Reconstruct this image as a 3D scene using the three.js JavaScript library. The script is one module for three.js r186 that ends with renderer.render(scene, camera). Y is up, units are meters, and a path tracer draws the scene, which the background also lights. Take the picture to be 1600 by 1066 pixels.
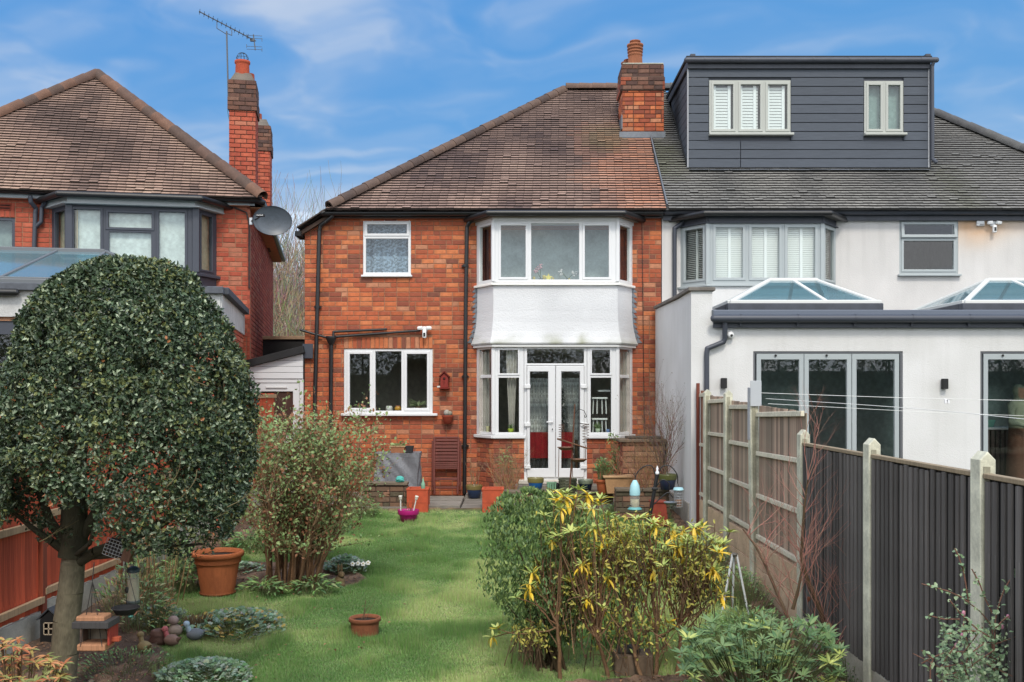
import * as THREE from 'three';
import { mergeGeometries } from 'three/addons/utils/BufferGeometryUtils.js';
import { MarchingCubes } from 'three/addons/objects/MarchingCubes.js';
import { RoundedBoxGeometry } from 'three/addons/geometries/RoundedBoxGeometry.js';

// ---------------------------------------------------------------- camera, sky, sun, exposure
const FL = 1570, VX = 805, VY = 615, EYE = 1.94;            // focal length in px of the 1600 px photograph, vanishing point, eye height
const scene = new THREE.Scene();
const camera = new THREE.PerspectiveCamera(2 * Math.atan(533 / FL) * 180 / Math.PI, 1600 / 1066, 0.1, 900);
camera.position.set(0, EYE, 0);
camera.lookAt(0, EYE, -10);
camera.setViewOffset(1600, 1066, 800 - VX, 533 - VY, 1600, 1066);
const renderer = new THREE.WebGLRenderer({ antialias: true });
renderer.toneMapping = THREE.LinearToneMapping;
renderer.toneMappingExposure = 1.4;
renderer.shadowMap.enabled = true;
const SKYGAIN = 0.69, SUN = 1.5;

let seed = 1;
const R = () => { seed = (seed + 0x6d2b79f5) | 0; let t = Math.imul(seed ^ (seed >>> 15), 1 | seed); t = (t + Math.imul(t ^ (t >>> 7), 61 | t)) ^ t; return ((t ^ (t >>> 14)) >>> 0) / 4294967296; };
const rr = (a, b) => a + (b - a) * R();
const sc = (c, k) => c.map((x) => x * k), lerp = (a, b, t) => a + (b - a) * t, clamp = (x, a = 0, b = 1) => Math.min(b, Math.max(a, x)), ss = (a, b, x) => { x = clamp((x - a) / (b - a)); return x * x * (3 - 2 * x); };
const h3 = (x, y, z) => { let n = Math.imul(x, 374761393) ^ Math.imul(y, 668265263) ^ Math.imul(z, 2147483647 - 61); n = Math.imul(n ^ (n >>> 13), 1274126177); return ((n ^ (n >>> 16)) >>> 0) / 4294967296; };
function vn(x, y, z = 0, p = 0) {                            // value noise, tileable in x and y with period p
  const X = Math.floor(x), Y = Math.floor(y), Z = Math.floor(z), w = (t) => t * t * (3 - 2 * t), m = (i) => (p ? ((i % p) + p) % p : i);
  const u = w(x - X), v = w(y - Y), q = w(z - Z), L = (dz) => lerp(lerp(h3(m(X), m(Y), Z + dz), h3(m(X + 1), m(Y), Z + dz), u), lerp(h3(m(X), m(Y + 1), Z + dz), h3(m(X + 1), m(Y + 1), Z + dz), u), v);
  return q ? lerp(L(0), L(1), q) : L(0);
}
function fbm(x, y, z = 0, o = 4, p = 0) { let s = 0, a = 0.5, t = 0; for (let i = 0; i < o; i++) { s += a * vn(x, y, z + i * 17, p); t += a; a *= 0.5; x *= 2; y *= 2; if (!p) z *= 2; p *= 2; } return s / t; }
const lin = (c) => { c /= 255; return c <= 0.04045 ? c / 12.92 : Math.pow((c + 0.055) / 1.055, 2.4); };
const qz = (k, n = 12) => Math.round(clamp(k) * n) / n, mixc = (a, b, t, k = 1) => a.map((v, i) => lerp(v, b[i], t) * k);
const grad = (st, k) => { const f = clamp(k) * (st.length - 1), i = Math.min(st.length - 2, Math.floor(f)); return mixc(st[i], st[i + 1], f - i); };
const S = (r, g, b, k = 1) => [lin(r) * k, lin(g) * k, lin(b) * k];   // an sRGB colour as a linear one

// the sky: blue with drifting thin cloud, paler towards the horizon, thicker cloud out of view, brightened to light the walls
{
  const W = 4096, H = 2048, d = new Float32Array(W * H * 4);
  for (let j = 0; j < H; j++) {
    const el = ((j + 0.5) / H - 0.5) * Math.PI, sy = Math.sin(el), ce = Math.cos(el);
    for (let i = 0; i < W; i++) {
      const az = ((i + 0.5) / W - 0.5) * 2 * Math.PI, dx = ce * Math.cos(az), dz = ce * Math.sin(az), o = (j * W + i) * 4;
      if (sy < -0.12) { const q_ = SKYGAIN * (1 + ss(-0.8, 0.3, dz) * 1.0) * 0.5; d[o] = 0.5 * q_; d[o + 1] = 0.56 * q_; d[o + 2] = 0.6 * q_; d[o + 3] = 1; continue; }
      const h = Math.max(sy, 0), k = 1 / (h + 0.16);
      const px = dx * k, pz = dz * k, py_ = dx * 3;
      const warp = fbm(px * 0.8 + 9, pz * 0.8, 3, 3) - 0.5;
      const warp2 = fbm(px * 2.6 + 4, pz * 2.6 + 8, 9, 4) - 0.5;
      let c = fbm(px * 1.1 + warp * 1.6 + warp2 * 0.9 + 3.1, pz * 1.5 + warp + warp2 * 0.6 + 7.7, 1, 6);
      const fine = fbm(px * 5 + warp2 * 5 + py_, pz * 10 + warp2 * 4, 5, 5);
      const behind = ss(-0.8, 0.3, dz);                       // unseen cloud deck behind the camera, brightened and spread sideways to light walls
      c = c + (fine - 0.5) * 0.2;
      let cloud = clamp(ss(0.28, 0.9, c) * 0.58 + ss(0.5, 0.8, fine) * ss(0.3, 0.6, c) * 0.13 + behind * 0.75 + 0.02);
      const t = Math.pow(clamp(h / 0.62), 0.75);
      const side = ss(-0.5, 0.45, dx) * 0.5;
      const hz = 1 - t;
      const hq = hz ** 1.35, blue = [lerp(0.022, 0.26, hq) + side * 0.06, lerp(0.25, 0.55, hq) + side * 0.06, lerp(0.72, 0.84, hq)];
      const white = [0.84, 0.86, 0.89];
      for (let q = 0; q < 3; q++) d[o + q] = lerp(blue[q], white[q], cloud) * SKYGAIN * (1 + behind * 1.15) * (sy < 0 ? lerp(1, 0.35, clamp(-sy * 6)) : 1);
      d[o + 3] = 1;
    }
  }
  const sky = new THREE.DataTexture(d, W, H, THREE.RGBAFormat, THREE.FloatType);
  sky.mapping = THREE.EquirectangularReflectionMapping; sky.magFilter = THREE.LinearFilter; sky.minFilter = THREE.LinearFilter; sky.needsUpdate = true;
  scene.background = sky; scene.environment = sky;
}
const sun = new THREE.DirectionalLight(new THREE.Color().setRGB(1, 0.93, 0.82), SUN);
sun.position.set(2, 21, 19 - 12); sun.target.position.set(0, 0, -12); scene.add(sun.target);
sun.castShadow = true; sun.shadow.radius = 20; sun.shadow.mapSize.set(2048, 2048);
Object.assign(sun.shadow.camera, { left: -22, right: 22, top: 22, bottom: -22, near: 1, far: 90 });
scene.add(sun);

// ---------------------------------------------------------------- helpers
const V = (x, y, z) => new THREE.Vector3(x, y, z), M4 = () => new THREE.Matrix4();
const Xp = (px, Z) => (px - VX) * Z / FL, Yp = (py, Z) => EYE + (VY - py) * Z / FL;       // photograph pixel at a distance Z in front of the camera
const FZ = 19.6, fx = (px) => Xp(px, FZ), fy = (py) => Yp(py, FZ);                          // on the rear wall of the pair of houses
const groundY = (x, Z) => Z > 17.3 ? -0.08 : -0.08 - 0.05 * (17.3 - Math.max(Z, 3)) + (vn(x * 0.9, Z * 0.9, 4) - 0.5) * 0.04;
function gp(px, py) { let Z = 10; for (let i = 0; i < 30; i++) Z = (EYE - groundY(Xp(px, Z), Z)) * FL / (py - VY); return V(Xp(px, Z), groundY(Xp(px, Z), Z), -Z); }
const used = {};
const numbered = (n) => { const k = used[n] = (used[n] ?? -1) + 1; return k ? n + '_' + String(k).padStart(3, '0') : n; };
function thing(name, label, category, p = V(0, 0, 0), turn = 0, group) {
  const o = new THREE.Group(); o.name = numbered(name); o.position.copy(p); o.rotation.y = turn; o.userData = { label, category }; if (group) o.userData.group = group; scene.add(o); return o;
}
function again(src, label, p, turn = 0, group) { const o = src.clone(); o.name = numbered(src.name.replace(/_\d+$/, '')); o.userData = { ...src.userData, label }; if (group) o.userData.group = group; o.position.copy(p); o.rotation.set(0, turn, 0); scene.add(o); return o; }
function part(name, geo, mat, parent, m) { const o = new THREE.Mesh(geo, mat); o.name = name; o.castShadow = o.receiveShadow = true; if (m) o.applyMatrix4(m); parent.add(o); return o; }
const grp = (name, parent) => { const g = new THREE.Group(); g.name = name; parent.add(g); return g; };
const setting = (name, geo, mat, parent = scene) => { const o = part(name, geo, mat, parent); o.userData.kind = 'structure'; return o; };
const stuff = (o) => { o.userData.kind = 'stuff'; return o; };
function tag(o, label, category, group) { o.name = numbered(o.name); o.userData = { label, category }; if (group) o.userData.group = group; return o; }

function prep(g, color = [1, 1, 1], uv = true) {             // non-indexed, uv in metres by the dominant axis, one colour
  if (g.index) g = g.toNonIndexed();
  if (!g.attributes.normal) g.computeVertexNormals();
  const p = g.attributes.position, n = g.attributes.normal, c = new Float32Array(p.count * 3), t = uv || !g.attributes.uv ? new Float32Array(p.count * 2) : null;
  for (let i = 0; i < p.count; i++) {
    c.set(color, i * 3);
    if (t) { const a = Math.abs(n.getX(i)), b = Math.abs(n.getY(i)), e = Math.abs(n.getZ(i)); t.set(e >= a && e >= b ? [p.getX(i), p.getY(i)] : a >= b ? [p.getZ(i), p.getY(i)] : [p.getX(i), p.getZ(i)], i * 2); }
  }
  g.setAttribute('color', new THREE.BufferAttribute(c, 3));
  if (t) g.setAttribute('uv', new THREE.BufferAttribute(t, 2));
  return g;
}
class Soup {
  constructor() { this.p = []; this.n = []; this.t = []; this.c = []; }
  add(g, m, color, du = 0, dv = 0) {
    const p = g.attributes.position.array, n = g.attributes.normal.array, t = g.attributes.uv.array, c = g.attributes.color?.array, e = m ? m.elements : null;
    for (let i = 0; i < p.length; i += 3) {
      const x = p[i], y = p[i + 1], z = p[i + 2], a = n[i], b = n[i + 1], d = n[i + 2];
      if (e) {
        this.p.push(e[0] * x + e[4] * y + e[8] * z + e[12], e[1] * x + e[5] * y + e[9] * z + e[13], e[2] * x + e[6] * y + e[10] * z + e[14]);
        let q = e[0] * a + e[4] * b + e[8] * d, r = e[1] * a + e[5] * b + e[9] * d, s = e[2] * a + e[6] * b + e[10] * d; const l = Math.hypot(q, r, s) || 1; this.n.push(q / l, r / l, s / l);
      } else { this.p.push(x, y, z); this.n.push(a, b, d); }
      const k = i / 3 * 2; this.t.push(t[k] + du, t[k + 1] + dv);
      if (color) this.c.push(c ? c[i] * color[0] : color[0], c ? c[i + 1] * color[1] : color[1], c ? c[i + 2] * color[2] : color[2]); else if (c) this.c.push(c[i], c[i + 1], c[i + 2]); else this.c.push(1, 1, 1);
    }
    return this;
  }
  box(cx, cy, cz, sx, sy, sz, color = [1, 1, 1], m) { const g = prep(new THREE.BoxGeometry(sx, sy, sz).translate(cx, cy, cz)); return this.add(g, m, color); }
  bev(cx, cy, cz, sx, sy, sz, r = 0.008, color = [1, 1, 1], m) { const g = prep(new RoundedBoxGeometry(sx, sy, sz, 1, Math.min(r, sx * 0.45, sy * 0.45, sz * 0.45)).translate(cx, cy, cz)); return this.add(g, m, color); }
  quad(a, b, c, d, color) { const g = new THREE.BufferGeometry().setFromPoints([a, b, c, a, c, d]); g.computeVertexNormals(); return this.add(prep(g), null, color); }
  tri(a, b, c, color) { const g = new THREE.BufferGeometry().setFromPoints([a, b, c]); g.computeVertexNormals(); return this.add(prep(g), null, color); }
  tube(a, b, r0, r1 = r0, color = [1, 1, 1], seg = 8) {       // tapered bar from a to b
    const d = b.clone().sub(a), l = d.length(); if (l < 1e-5) return this; d.multiplyScalar(1 / l);
    const u = (Math.abs(d.y) < 0.9 ? V(0, 1, 0) : V(1, 0, 0)).cross(d).normalize(), v = d.clone().cross(u), ring = [];
    for (let i = 0; i <= seg; i++) { const t = i / seg * Math.PI * 2; ring.push([u.x * Math.cos(t) + v.x * Math.sin(t), u.y * Math.cos(t) + v.y * Math.sin(t), u.z * Math.cos(t) + v.z * Math.sin(t), t * 0.15]); }
    const P = (q, o, r) => this.p.push(o.x + q[0] * r, o.y + q[1] * r, o.z + q[2] * r), N = (q) => this.n.push(q[0], q[1], q[2]);
    for (let i = 0; i < seg; i++) {
      const q = ring[i], w = ring[i + 1];
      for (const [k, o, r, y] of [[q, a, r0, 0], [w, a, r0, 0], [w, b, r1, l], [q, a, r0, 0], [w, b, r1, l], [q, b, r1, l]]) { P(k, o, r); N(k); this.t.push(k[3], y); this.c.push(...color); }
    }
    return this;
  }
  path(pts, r, color = [1, 1, 1], seg = 8, joint = true) { for (let i = 0; i < pts.length - 1; i++) this.tube(pts[i], pts[i + 1], r, r, color, seg); if (joint) for (const p of pts) this.ball(p, r, color, seg); return this; }
  ball(p, r, color = [1, 1, 1], seg = 8, sy = 1) { return this.add(prep(new THREE.SphereGeometry(r, seg, Math.max(4, seg >> 1)).scale(1, sy, 1).translate(p.x, p.y, p.z)), null, color); }
  lathe(pts, at, color = [1, 1, 1], seg = 24) { const g = prep(new THREE.LatheGeometry(pts.map(([a, b]) => new THREE.Vector2(a, b)), seg), undefined, false); return this.add(g, M4().makeTranslation(at.x, at.y, at.z), color); }
  get empty() { return !this.p.length; }
  geo() { const g = new THREE.BufferGeometry(); for (const [k, a, n] of [['position', this.p, 3], ['normal', this.n, 3], ['uv', this.t, 2], ['color', this.c, 3]]) g.setAttribute(k, new THREE.BufferAttribute(new Float32Array(a), n)); return g; }
  build(name, mat, parent) { return part(name, this.geo(), mat, parent); }
}
const soup = () => new Soup();

// ---------------------------------------------------------------- textures and materials
function tex(n, f, srgb = false, w = n, h = n) {
  const d = new Uint8Array(w * h * 4);
  for (let y = 0; y < h; y++) for (let x = 0; x < w; x++) { const c = f((x + 0.5) / w, (y + 0.5) / h), o = (y * w + x) * 4; for (let k = 0; k < 3; k++) d[o + k] = clamp(c.length ? c[k] : c) * 255; d[o + 3] = 255; }
  const t = new THREE.DataTexture(d, w, h); t.wrapS = t.wrapT = THREE.RepeatWrapping; t.magFilter = THREE.LinearFilter; t.minFilter = THREE.LinearMipmapLinearFilter; t.generateMipmaps = true; if (srgb) t.colorSpace = THREE.SRGBColorSpace; t.needsUpdate = true; return t;
}
const rep = (t, x, y = x) => { const c = t.clone(); c.repeat.set(x, y); c.needsUpdate = true; return c; };
const grain = tex(512, (u, v) => { const a = fbm(u * 8, v * 8, 1, 5, 8), b = vn(u * 180, v * 180, 2, 180); return 0.62 + 0.42 * (a - 0.3) + 0.22 * (b - 0.5) + 0.1; });
const mottle = tex(512, (u, v) => { const a = fbm(u * 4, v * 4, 6, 6, 4), b = fbm(u * 40, v * 40, 7, 3, 40); return clamp(0.5 + 1.1 * (a - 0.35)) * 0.55 + 0.3 + 0.25 * b; });
const rough = tex(512, (u, v) => fbm(u * 34, v * 60, 8, 4, 0 * 1) * 0.4 + vn(u * 128, v * 128, 3, 128) * 0.35 + vn(u * 64, v * 64, 4, 64) * 0.25);
const woodTex = tex(512, (u, v) => { const w = fbm(u * 3, v * 2, 9, 2, 0) * 0; const s = vn(u * 60 + 2 * vn(u * 6, v * 2, 1, 0) * 0, v * 3, 2, 60) * 0.35 + vn(u * 150, v * 5, 5, 150) * 0.35 + fbm(u * 8, v * 4, 4, 3, 4) * 0.3; return 0.45 + 0.6 * s + w; });
const barkTex = tex(256, (u, v) => { const a = fbm(u * 6, v * 5, 2, 4, 0), b = vn(u * 40, v * 14, 5, 0); return [0.35 + 0.5 * a + 0.18 * b, 0.34 + 0.5 * a + 0.18 * b, 0.3 + 0.45 * a + 0.18 * b]; });
const std = (color, o = {}) => { const m = new THREE.MeshStandardMaterial({ vertexColors: true, roughness: 0.8, side: THREE.DoubleSide, ...o }); m.color.setRGB(...color); return m; };
const W1 = [1, 1, 1];
const mat = {
  brick: std(W1, { map: rep(grain, 3), bumpMap: rep(rough, 2), bumpScale: 0.003, roughness: 0.92 }),
  mortar: std(S(186, 138, 108, 0.8), { map: rep(mottle, 1), bumpMap: rep(rough, 2), bumpScale: 0.004, roughness: 0.95 }),
  mortarGrey: std(S(112, 90, 78, 0.7), { map: rep(mottle, 1), roughness: 0.95 }),
  tile: std(W1, { map: rep(mottle, 1.3), bumpMap: rep(rough, 2), bumpScale: 0.003, roughness: 0.85 }),
  upvc: std([0.7, 0.71, 0.72], { roughness: 0.35 }),
  greyFrame: std(S(176, 184, 186, 0.85), { roughness: 0.42 }),
  stoneFrame: std(S(190, 193, 186, 0.8), { roughness: 0.45 }),
  anthracite: std(S(62, 66, 76), { roughness: 0.45 }),
  fascia: std(S(72, 76, 86), { roughness: 0.5, map: rep(grain, 1) }),
  black: std([0.014, 0.014, 0.015], { roughness: 0.38 }),
  blackRough: std([0.02, 0.02, 0.022], { roughness: 0.8, map: mottle }),
  lead: std(S(120, 126, 134), { roughness: 0.55, map: mottle, metalness: 0.2 }),
  wood: std(W1, { map: woodTex, bumpMap: woodTex, bumpScale: 0.004, roughness: 0.85 }),
  concrete: std(S(200, 200, 184, 0.8), { map: rep(mottle, 1.4), bumpMap: rep(rough, 3), bumpScale: 0.003, roughness: 0.9 }),
  terracotta: std(W1, { map: rep(mottle, 2), bumpMap: rep(rough, 3), bumpScale: 0.002, roughness: 0.85 }),
  plastic: std(W1, { roughness: 0.4 }),
  glaze: std(W1, { roughness: 0.2 }),
  matte: std(W1, { roughness: 0.9, map: rep(grain, 2) }),
  cloth: std(W1, { roughness: 0.95, map: rep(grain, 2) }),
  metal: std(S(190, 192, 194), { roughness: 0.35, metalness: 0.6 }),
  iron: std(S(58, 56, 54), { roughness: 0.6, metalness: 0.3 }),
  rust: std(S(110, 72, 52), { roughness: 0.9, map: mottle }),
  soil: std(S(78, 62, 50, 0.8), { map: rep(mottle, 2), bumpMap: rep(rough, 2), bumpScale: 0.02, roughness: 1 }),
  slab: std(S(158, 150, 140, 0.75), { map: rep(mottle, 1.2), bumpMap: rep(rough, 2), bumpScale: 0.004, roughness: 0.95 }),
  bark: std(W1, { map: rep(barkTex, 3), bumpMap: rep(barkTex, 3), bumpScale: 0.012, roughness: 0.95 }),
  twig: std(W1, { roughness: 0.85 }),
  glass: new THREE.MeshPhysicalMaterial({ transmission: 1, thickness: 0, roughness: 0.015, ior: 1.75, color: new THREE.Color().setRGB(0.86, 0.9, 0.88) }),
  roofGlass: new THREE.MeshPhysicalMaterial({ transmission: 0.75, thickness: 0, roughness: 0.05, ior: 1.9, color: new THREE.Color().setRGB(0.34, 0.56, 0.64) }),
  clear: new THREE.MeshPhysicalMaterial({ transmission: 0.85, thickness: 0, roughness: 0.15, ior: 1.45, color: new THREE.Color().setRGB(0.9, 0.93, 0.9) }),
};
const leafMat = (rough = 0.5, tr = 0.25) => { const m = new THREE.MeshPhysicalMaterial({ vertexColors: true, roughness: rough, side: THREE.DoubleSide, transmission: tr, thickness: 0, specularIntensity: 0.7 }); return m; };

// ---------------------------------------------------------------- brick and tile pieces
const chip = (() => {                                          // a brick or tile: top face at z = 0, chamfered, sides down to -d, no back; sides take the tone k
  const cache = {};
  return (w, h, d, c = 0.006, k = 0.8) => cache[[w, h, d, c, k].map((x) => x.toFixed(4))] ??= (() => {
    const a = w / 2, b = h / 2, p = [], n = [], t = [], col = [];
    const q = (A, B, C, D, N, s) => { for (const P of [A, B, C, A, C, D]) { p.push(...P); n.push(...N); t.push(P[0], P[1] - P[2]); col.push(s, s, s); } };
    const f = [[-a + c, -b + c, 0], [a - c, -b + c, 0], [a - c, b - c, 0], [-a + c, b - c, 0]], e = [[-a, -b, -c], [a, -b, -c], [a, b, -c], [-a, b, -c]], g = e.map((v) => [v[0], v[1], -d]);
    q(f[0], f[1], f[2], f[3], [0, 0, 1], 1);
    const N = [[0, -1, 0], [1, 0, 0], [0, 1, 0], [-1, 0, 0]], r = Math.SQRT1_2;
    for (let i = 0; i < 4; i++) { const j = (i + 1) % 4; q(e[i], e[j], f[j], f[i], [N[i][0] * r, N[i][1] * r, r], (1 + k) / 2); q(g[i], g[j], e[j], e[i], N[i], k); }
    const G = new THREE.BufferGeometry();
    for (const [s, v, m] of [['position', p, 3], ['normal', n, 3], ['uv', t, 2], ['color', col, 3]]) G.setAttribute(s, new THREE.BufferAttribute(new Float32Array(v), m));
    return G;
  })();
})();
const toned = new Map();
function tone(g, color, du, dv) {                               // a shared copy of a piece in one tone
  const key = g.uuid + color.join() + du; if (!toned.has(key)) toned.set(key, soup().add(g, null, color, du, dv).geo()); return toned.get(key);
}
// pieces: {g, m, color, full, rank}; the 300 of lowest rank become meshes of their own, the rest one part
function layPieces(list, parent, name, material, most = 300, restName = name) {
  const own = list.filter((b) => b.full).sort((a, b) => a.rank - b.rank).slice(0, most), set = new Set(own), rest = soup();
  let k = 0; for (const b of list) if (!set.has(b)) rest.add(b.g, b.m, b.color, h3(k++ & 1023, 3, 1), 0.3);
  own.forEach((b, i) => part(name, tone(b.g, b.color, (i % 3) * 0.37, (i % 3) * 0.21), material, parent, b.m));
  if (!rest.empty) stuff(rest.build(restName, material, parent));
}
const BRICK = { red: [[204, 108, 68], [214, 120, 74], [194, 100, 66], [184, 96, 66], [222, 134, 86], [170, 90, 66], [154, 82, 64], [208, 146, 112], [124, 78, 66]].map((c) => S(...c, 0.92)),
  bright: [[202, 98, 72], [206, 104, 76], [196, 92, 68], [188, 88, 66], [210, 114, 86], [182, 88, 68], [208, 134, 106]].map((c) => S(...c, 0.92)),
  dark: [[118, 84, 72], [104, 76, 68], [130, 90, 74], [94, 72, 66], [140, 104, 88]].map((c) => S(...c, 0.85)),
  garden: [[186, 140, 106], [200, 152, 114], [168, 126, 98], [210, 166, 128], [184, 124, 96]].map((c) => S(...c, 0.85)),
  mossy: [[134, 106, 86], [150, 116, 92], [118, 100, 80], [166, 124, 100], [108, 98, 78]].map((c) => S(...c, 0.8)) };
for (const k of ['red', 'bright']) { const m = BRICK[k].reduce((a, c) => a.map((v, i) => v + c[i] / BRICK[k].length), [0, 0, 0]); BRICK[k] = BRICK[k].map((c) => mixc(c, m, 0.2)); }
function brickFace(list, { x0, x1, y0, y1, m = M4(), pal = BRICK.red, holes = [], inside, ch = 0.0924, bl = 0.228, rank = () => R(), weights, soldier = [], headers = 0.2, tint }) {
  const jt = 0.0125;
  const put = (xa, xb, ya, yb, full) => {
    if (xb - xa < 0.03) return;
    const cx = (xa + xb) / 2, cy = (ya + yb) / 2; if (inside && !inside(cx, cy)) return;
    const f = fbm(cx * 0.7 + 5, cy * 1.1, 12, 3) * 0.7 + vn(cx * 0.4, Math.round(cy / 0.0924) * 3.7, 5) * 0.25 + R() * 0.8 - 0.36, n = pal.length;
    let ci = Math.floor(clamp(Math.pow(clamp(f), 1.2) * n, 0, n - 1));
    if (tint) { const q = tint(cx, cy); if (q != null) ci = q; }
    const g = chip(xb - xa, yb - ya, 0.05, 0.005, 0.78), mm = m.clone().multiply(M4().makeTranslation(cx, cy, rr(-0.002, 0.003)));
    const wear = [0.87, 0.96, 1.03, 1.09][Math.floor(clamp(fbm(cx * 1.3 + 2, cy * 1.6, 31, 3) * 1.6 - 0.3 + (R() - 0.5) * 0.25) * 3.99)];
    list.push({ g, m: mm, color: sc(pal[ci], wear), full, rank: rank(cx, cy) });
  };
  const all = holes.concat(soldier.map((s) => [s[0], s[1], s[2], s[3]]));
  let row = 0;
  for (let y = y0; y < y1 - 0.03; y += ch, row++) {
    const yb = Math.min(y + ch - jt, y1), ym = (y + yb) / 2;
    let x = x0 - (row % 2 ? bl / 2 + jt / 2 : 0);
    while (x < x1) {
      const w = headers && h3(Math.round(x * 50), row, 7) < headers ? (bl - jt) / 2 : bl; let spans = [[Math.max(x, x0), Math.min(x + w, x1)]];
      for (const [a, b, c, d] of all) if (ym > c - 0.01 && ym < d + 0.01) spans = spans.flatMap(([p, q]) => q <= a || p >= b ? [[p, q]] : [[p, Math.min(q, a)], [Math.max(p, b), q]].filter(([s, t]) => t - s > 0.02));
      for (const [p, q] of spans) put(p, q, y, yb, Math.abs(q - p - w) < 1e-4 && yb - y > 0.07);
      x += w + jt;
    }
  }
  for (const [a, b, c, d] of soldier) { const n = Math.round((b - a) / 0.088); for (let i = 0; i < n; i++) put(a + (b - a) * i / n + 0.005, a + (b - a) * (i + 1) / n - 0.005, c + 0.005, d - 0.005, false); }
}
const rectShape = (x0, y0, x1, y1, T = THREE.Shape) => { const s = new T(); s.moveTo(x0, y0); s.lineTo(x1, y0); s.lineTo(x1, y1); s.lineTo(x0, y1); s.closePath(); return s; };
function slabWithHoles(pts, holes, depth, m, bevel = 0) {         // polygon in x, y with rectangular holes, from z = 0 back to -depth
  const s = new THREE.Shape(pts.map(([x, y]) => new THREE.Vector2(x, y)));
  for (const h of holes) s.holes.push(rectShape(h[0], h[2], h[1], h[3], THREE.Path));
  const g = new THREE.ExtrudeGeometry(s, { depth, bevelEnabled: bevel > 0, bevelSize: bevel, bevelThickness: bevel, bevelOffset: -bevel, bevelSegments: 1 }).translate(0, 0, -depth);
  if (m) g.applyMatrix4(m); return prep(g);
}
// tiles on a slope: origin o, along u, up v, normal n; span(v) gives the intervals in u
function tileSlope(list, { o, u, v, height, span, pal, pick, gauge = 0.1, w = 0.165, rank }) {
  const n = u.clone().cross(v).normalize(), tilt = 0.28, v2 = v.clone().multiplyScalar(Math.cos(tilt)).addScaledVector(n, -Math.sin(tilt)), n2 = u.clone().cross(v2).normalize();
  const rot = new THREE.Matrix4().makeBasis(u, v2, n2);
  let row = 0;
  for (let s = 0; s < height - 0.02; s += gauge, row++) for (const [a, b] of span(s + gauge / 2)) {
    let x = a - (row % 2 ? w / 2 : 0) - h3(row, 1, 2) * 0.03;
    for (; x < b; x += w) {
      const p = Math.max(x, a), q = Math.min(x + w, b); if (q - p < 0.03) continue;
      const c = (p + q) / 2, lift = 0.022 + h3(Math.round(x * 31), row, 5) * 0.004 + (h3(Math.round(x * 31), row, 9) > 0.97 ? 0.012 : 0), slip = (h3(Math.round(x * 31), row, 6) - 0.5) * 0.012;
      const pos = o.clone().addScaledVector(u, c).addScaledVector(v, s + gauge * 0.5 + slip).addScaledVector(n, lift);
      const full = q - p > w - 1e-4;
      list.push({ g: chip(full ? w - 0.0025 : q - p, gauge + 0.03, 0.036, 0.0018, 0.1), m: M4().makeTranslation(pos.x, pos.y, pos.z).multiply(M4().makeRotationAxis(n, (h3(row, Math.round(x * 17), 8) - 0.5) * 0.02)).multiply(rot), color: pick(c, s), full, rank: rank(c, s) });  // near-black butt and side faces paint in the shadow lines between tile rows
    }
  }
}
function ridgeTiles(a, b, parent, cols, material, step = 0.31, r = 0.115, name = 'ridge_tile') {
  const d = b.clone().sub(a), L = d.length(), n = Math.round(L / step); d.normalize();
  const side = d.clone().cross(V(0, 1, 0)).normalize(), up = side.clone().cross(d).normalize(), ks = [];
  for (const c of cols) { const g = new THREE.CylinderGeometry(r * 1.06, r * 0.96, step + 0.035, 12, 1, true, Math.PI / 2 - 0.25, Math.PI + 0.5); g.rotateX(Math.PI / 2); const e = new THREE.RingGeometry(r * 0.8, r * 1.06, 12, 1, -0.25, Math.PI + 0.5).translate(0, 0, -(step + 0.035) / 2 * -1); ks.push(soup().add(prep(g), null, c).add(prep(e), null, c.map((x) => x * 0.6)).geo()); }
  for (let i = 0; i < n; i++) {
    const p = a.clone().addScaledVector(d, (i + 0.5) * L / n).addScaledVector(up, 0.012 + R() * 0.01);
    part(name, ks[Math.floor(R() * ks.length)], material, parent, M4().makeBasis(side, up, d.clone().negate()).setPosition(p));
  }
}
// ---------------------------------------------------------------- windows
// lights: [x, y, w, h, sash]; measured from the lower left corner of the frame
function glaze(g, m, W, H, lights, fm, { depth = 0.07, sash = 0.05, gm = mat.glass, sashMat = fm, proud = 0.014 } = {}) {
  part('frame', slabWithHoles([[0, 0], [W, 0], [W, H], [0, H]], lights.map(([x, y, w, h]) => [x, x + w, y, y + h]), depth, null, 0.004), fm, g, m);
  for (const [x, y, w, h, s] of lights) {
    if (s < 0) continue;
    let [a, b, c, d] = [x, y, w, h];
    if (s) {
      const e = 0.012;
      part('sash', slabWithHoles([[x - e, y - e], [x + w + e, y - e], [x + w + e, y + h + e], [x - e, y + h + e]], [[x + sash - e, x + w - sash + e, y + sash - e, y + h - sash + e]], 0.05, M4().makeTranslation(0, 0, proud), 0.006), sashMat, g, m);
      [a, b, c, d] = [x + sash - e, y + sash - e, w - 2 * (sash - e), h - 2 * (sash - e)];
    }
    part('pane', new THREE.PlaneGeometry(c + 0.01, d + 0.01).translate(a + c / 2, b + d / 2, -0.022), gm, g, m);
  }
}
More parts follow.
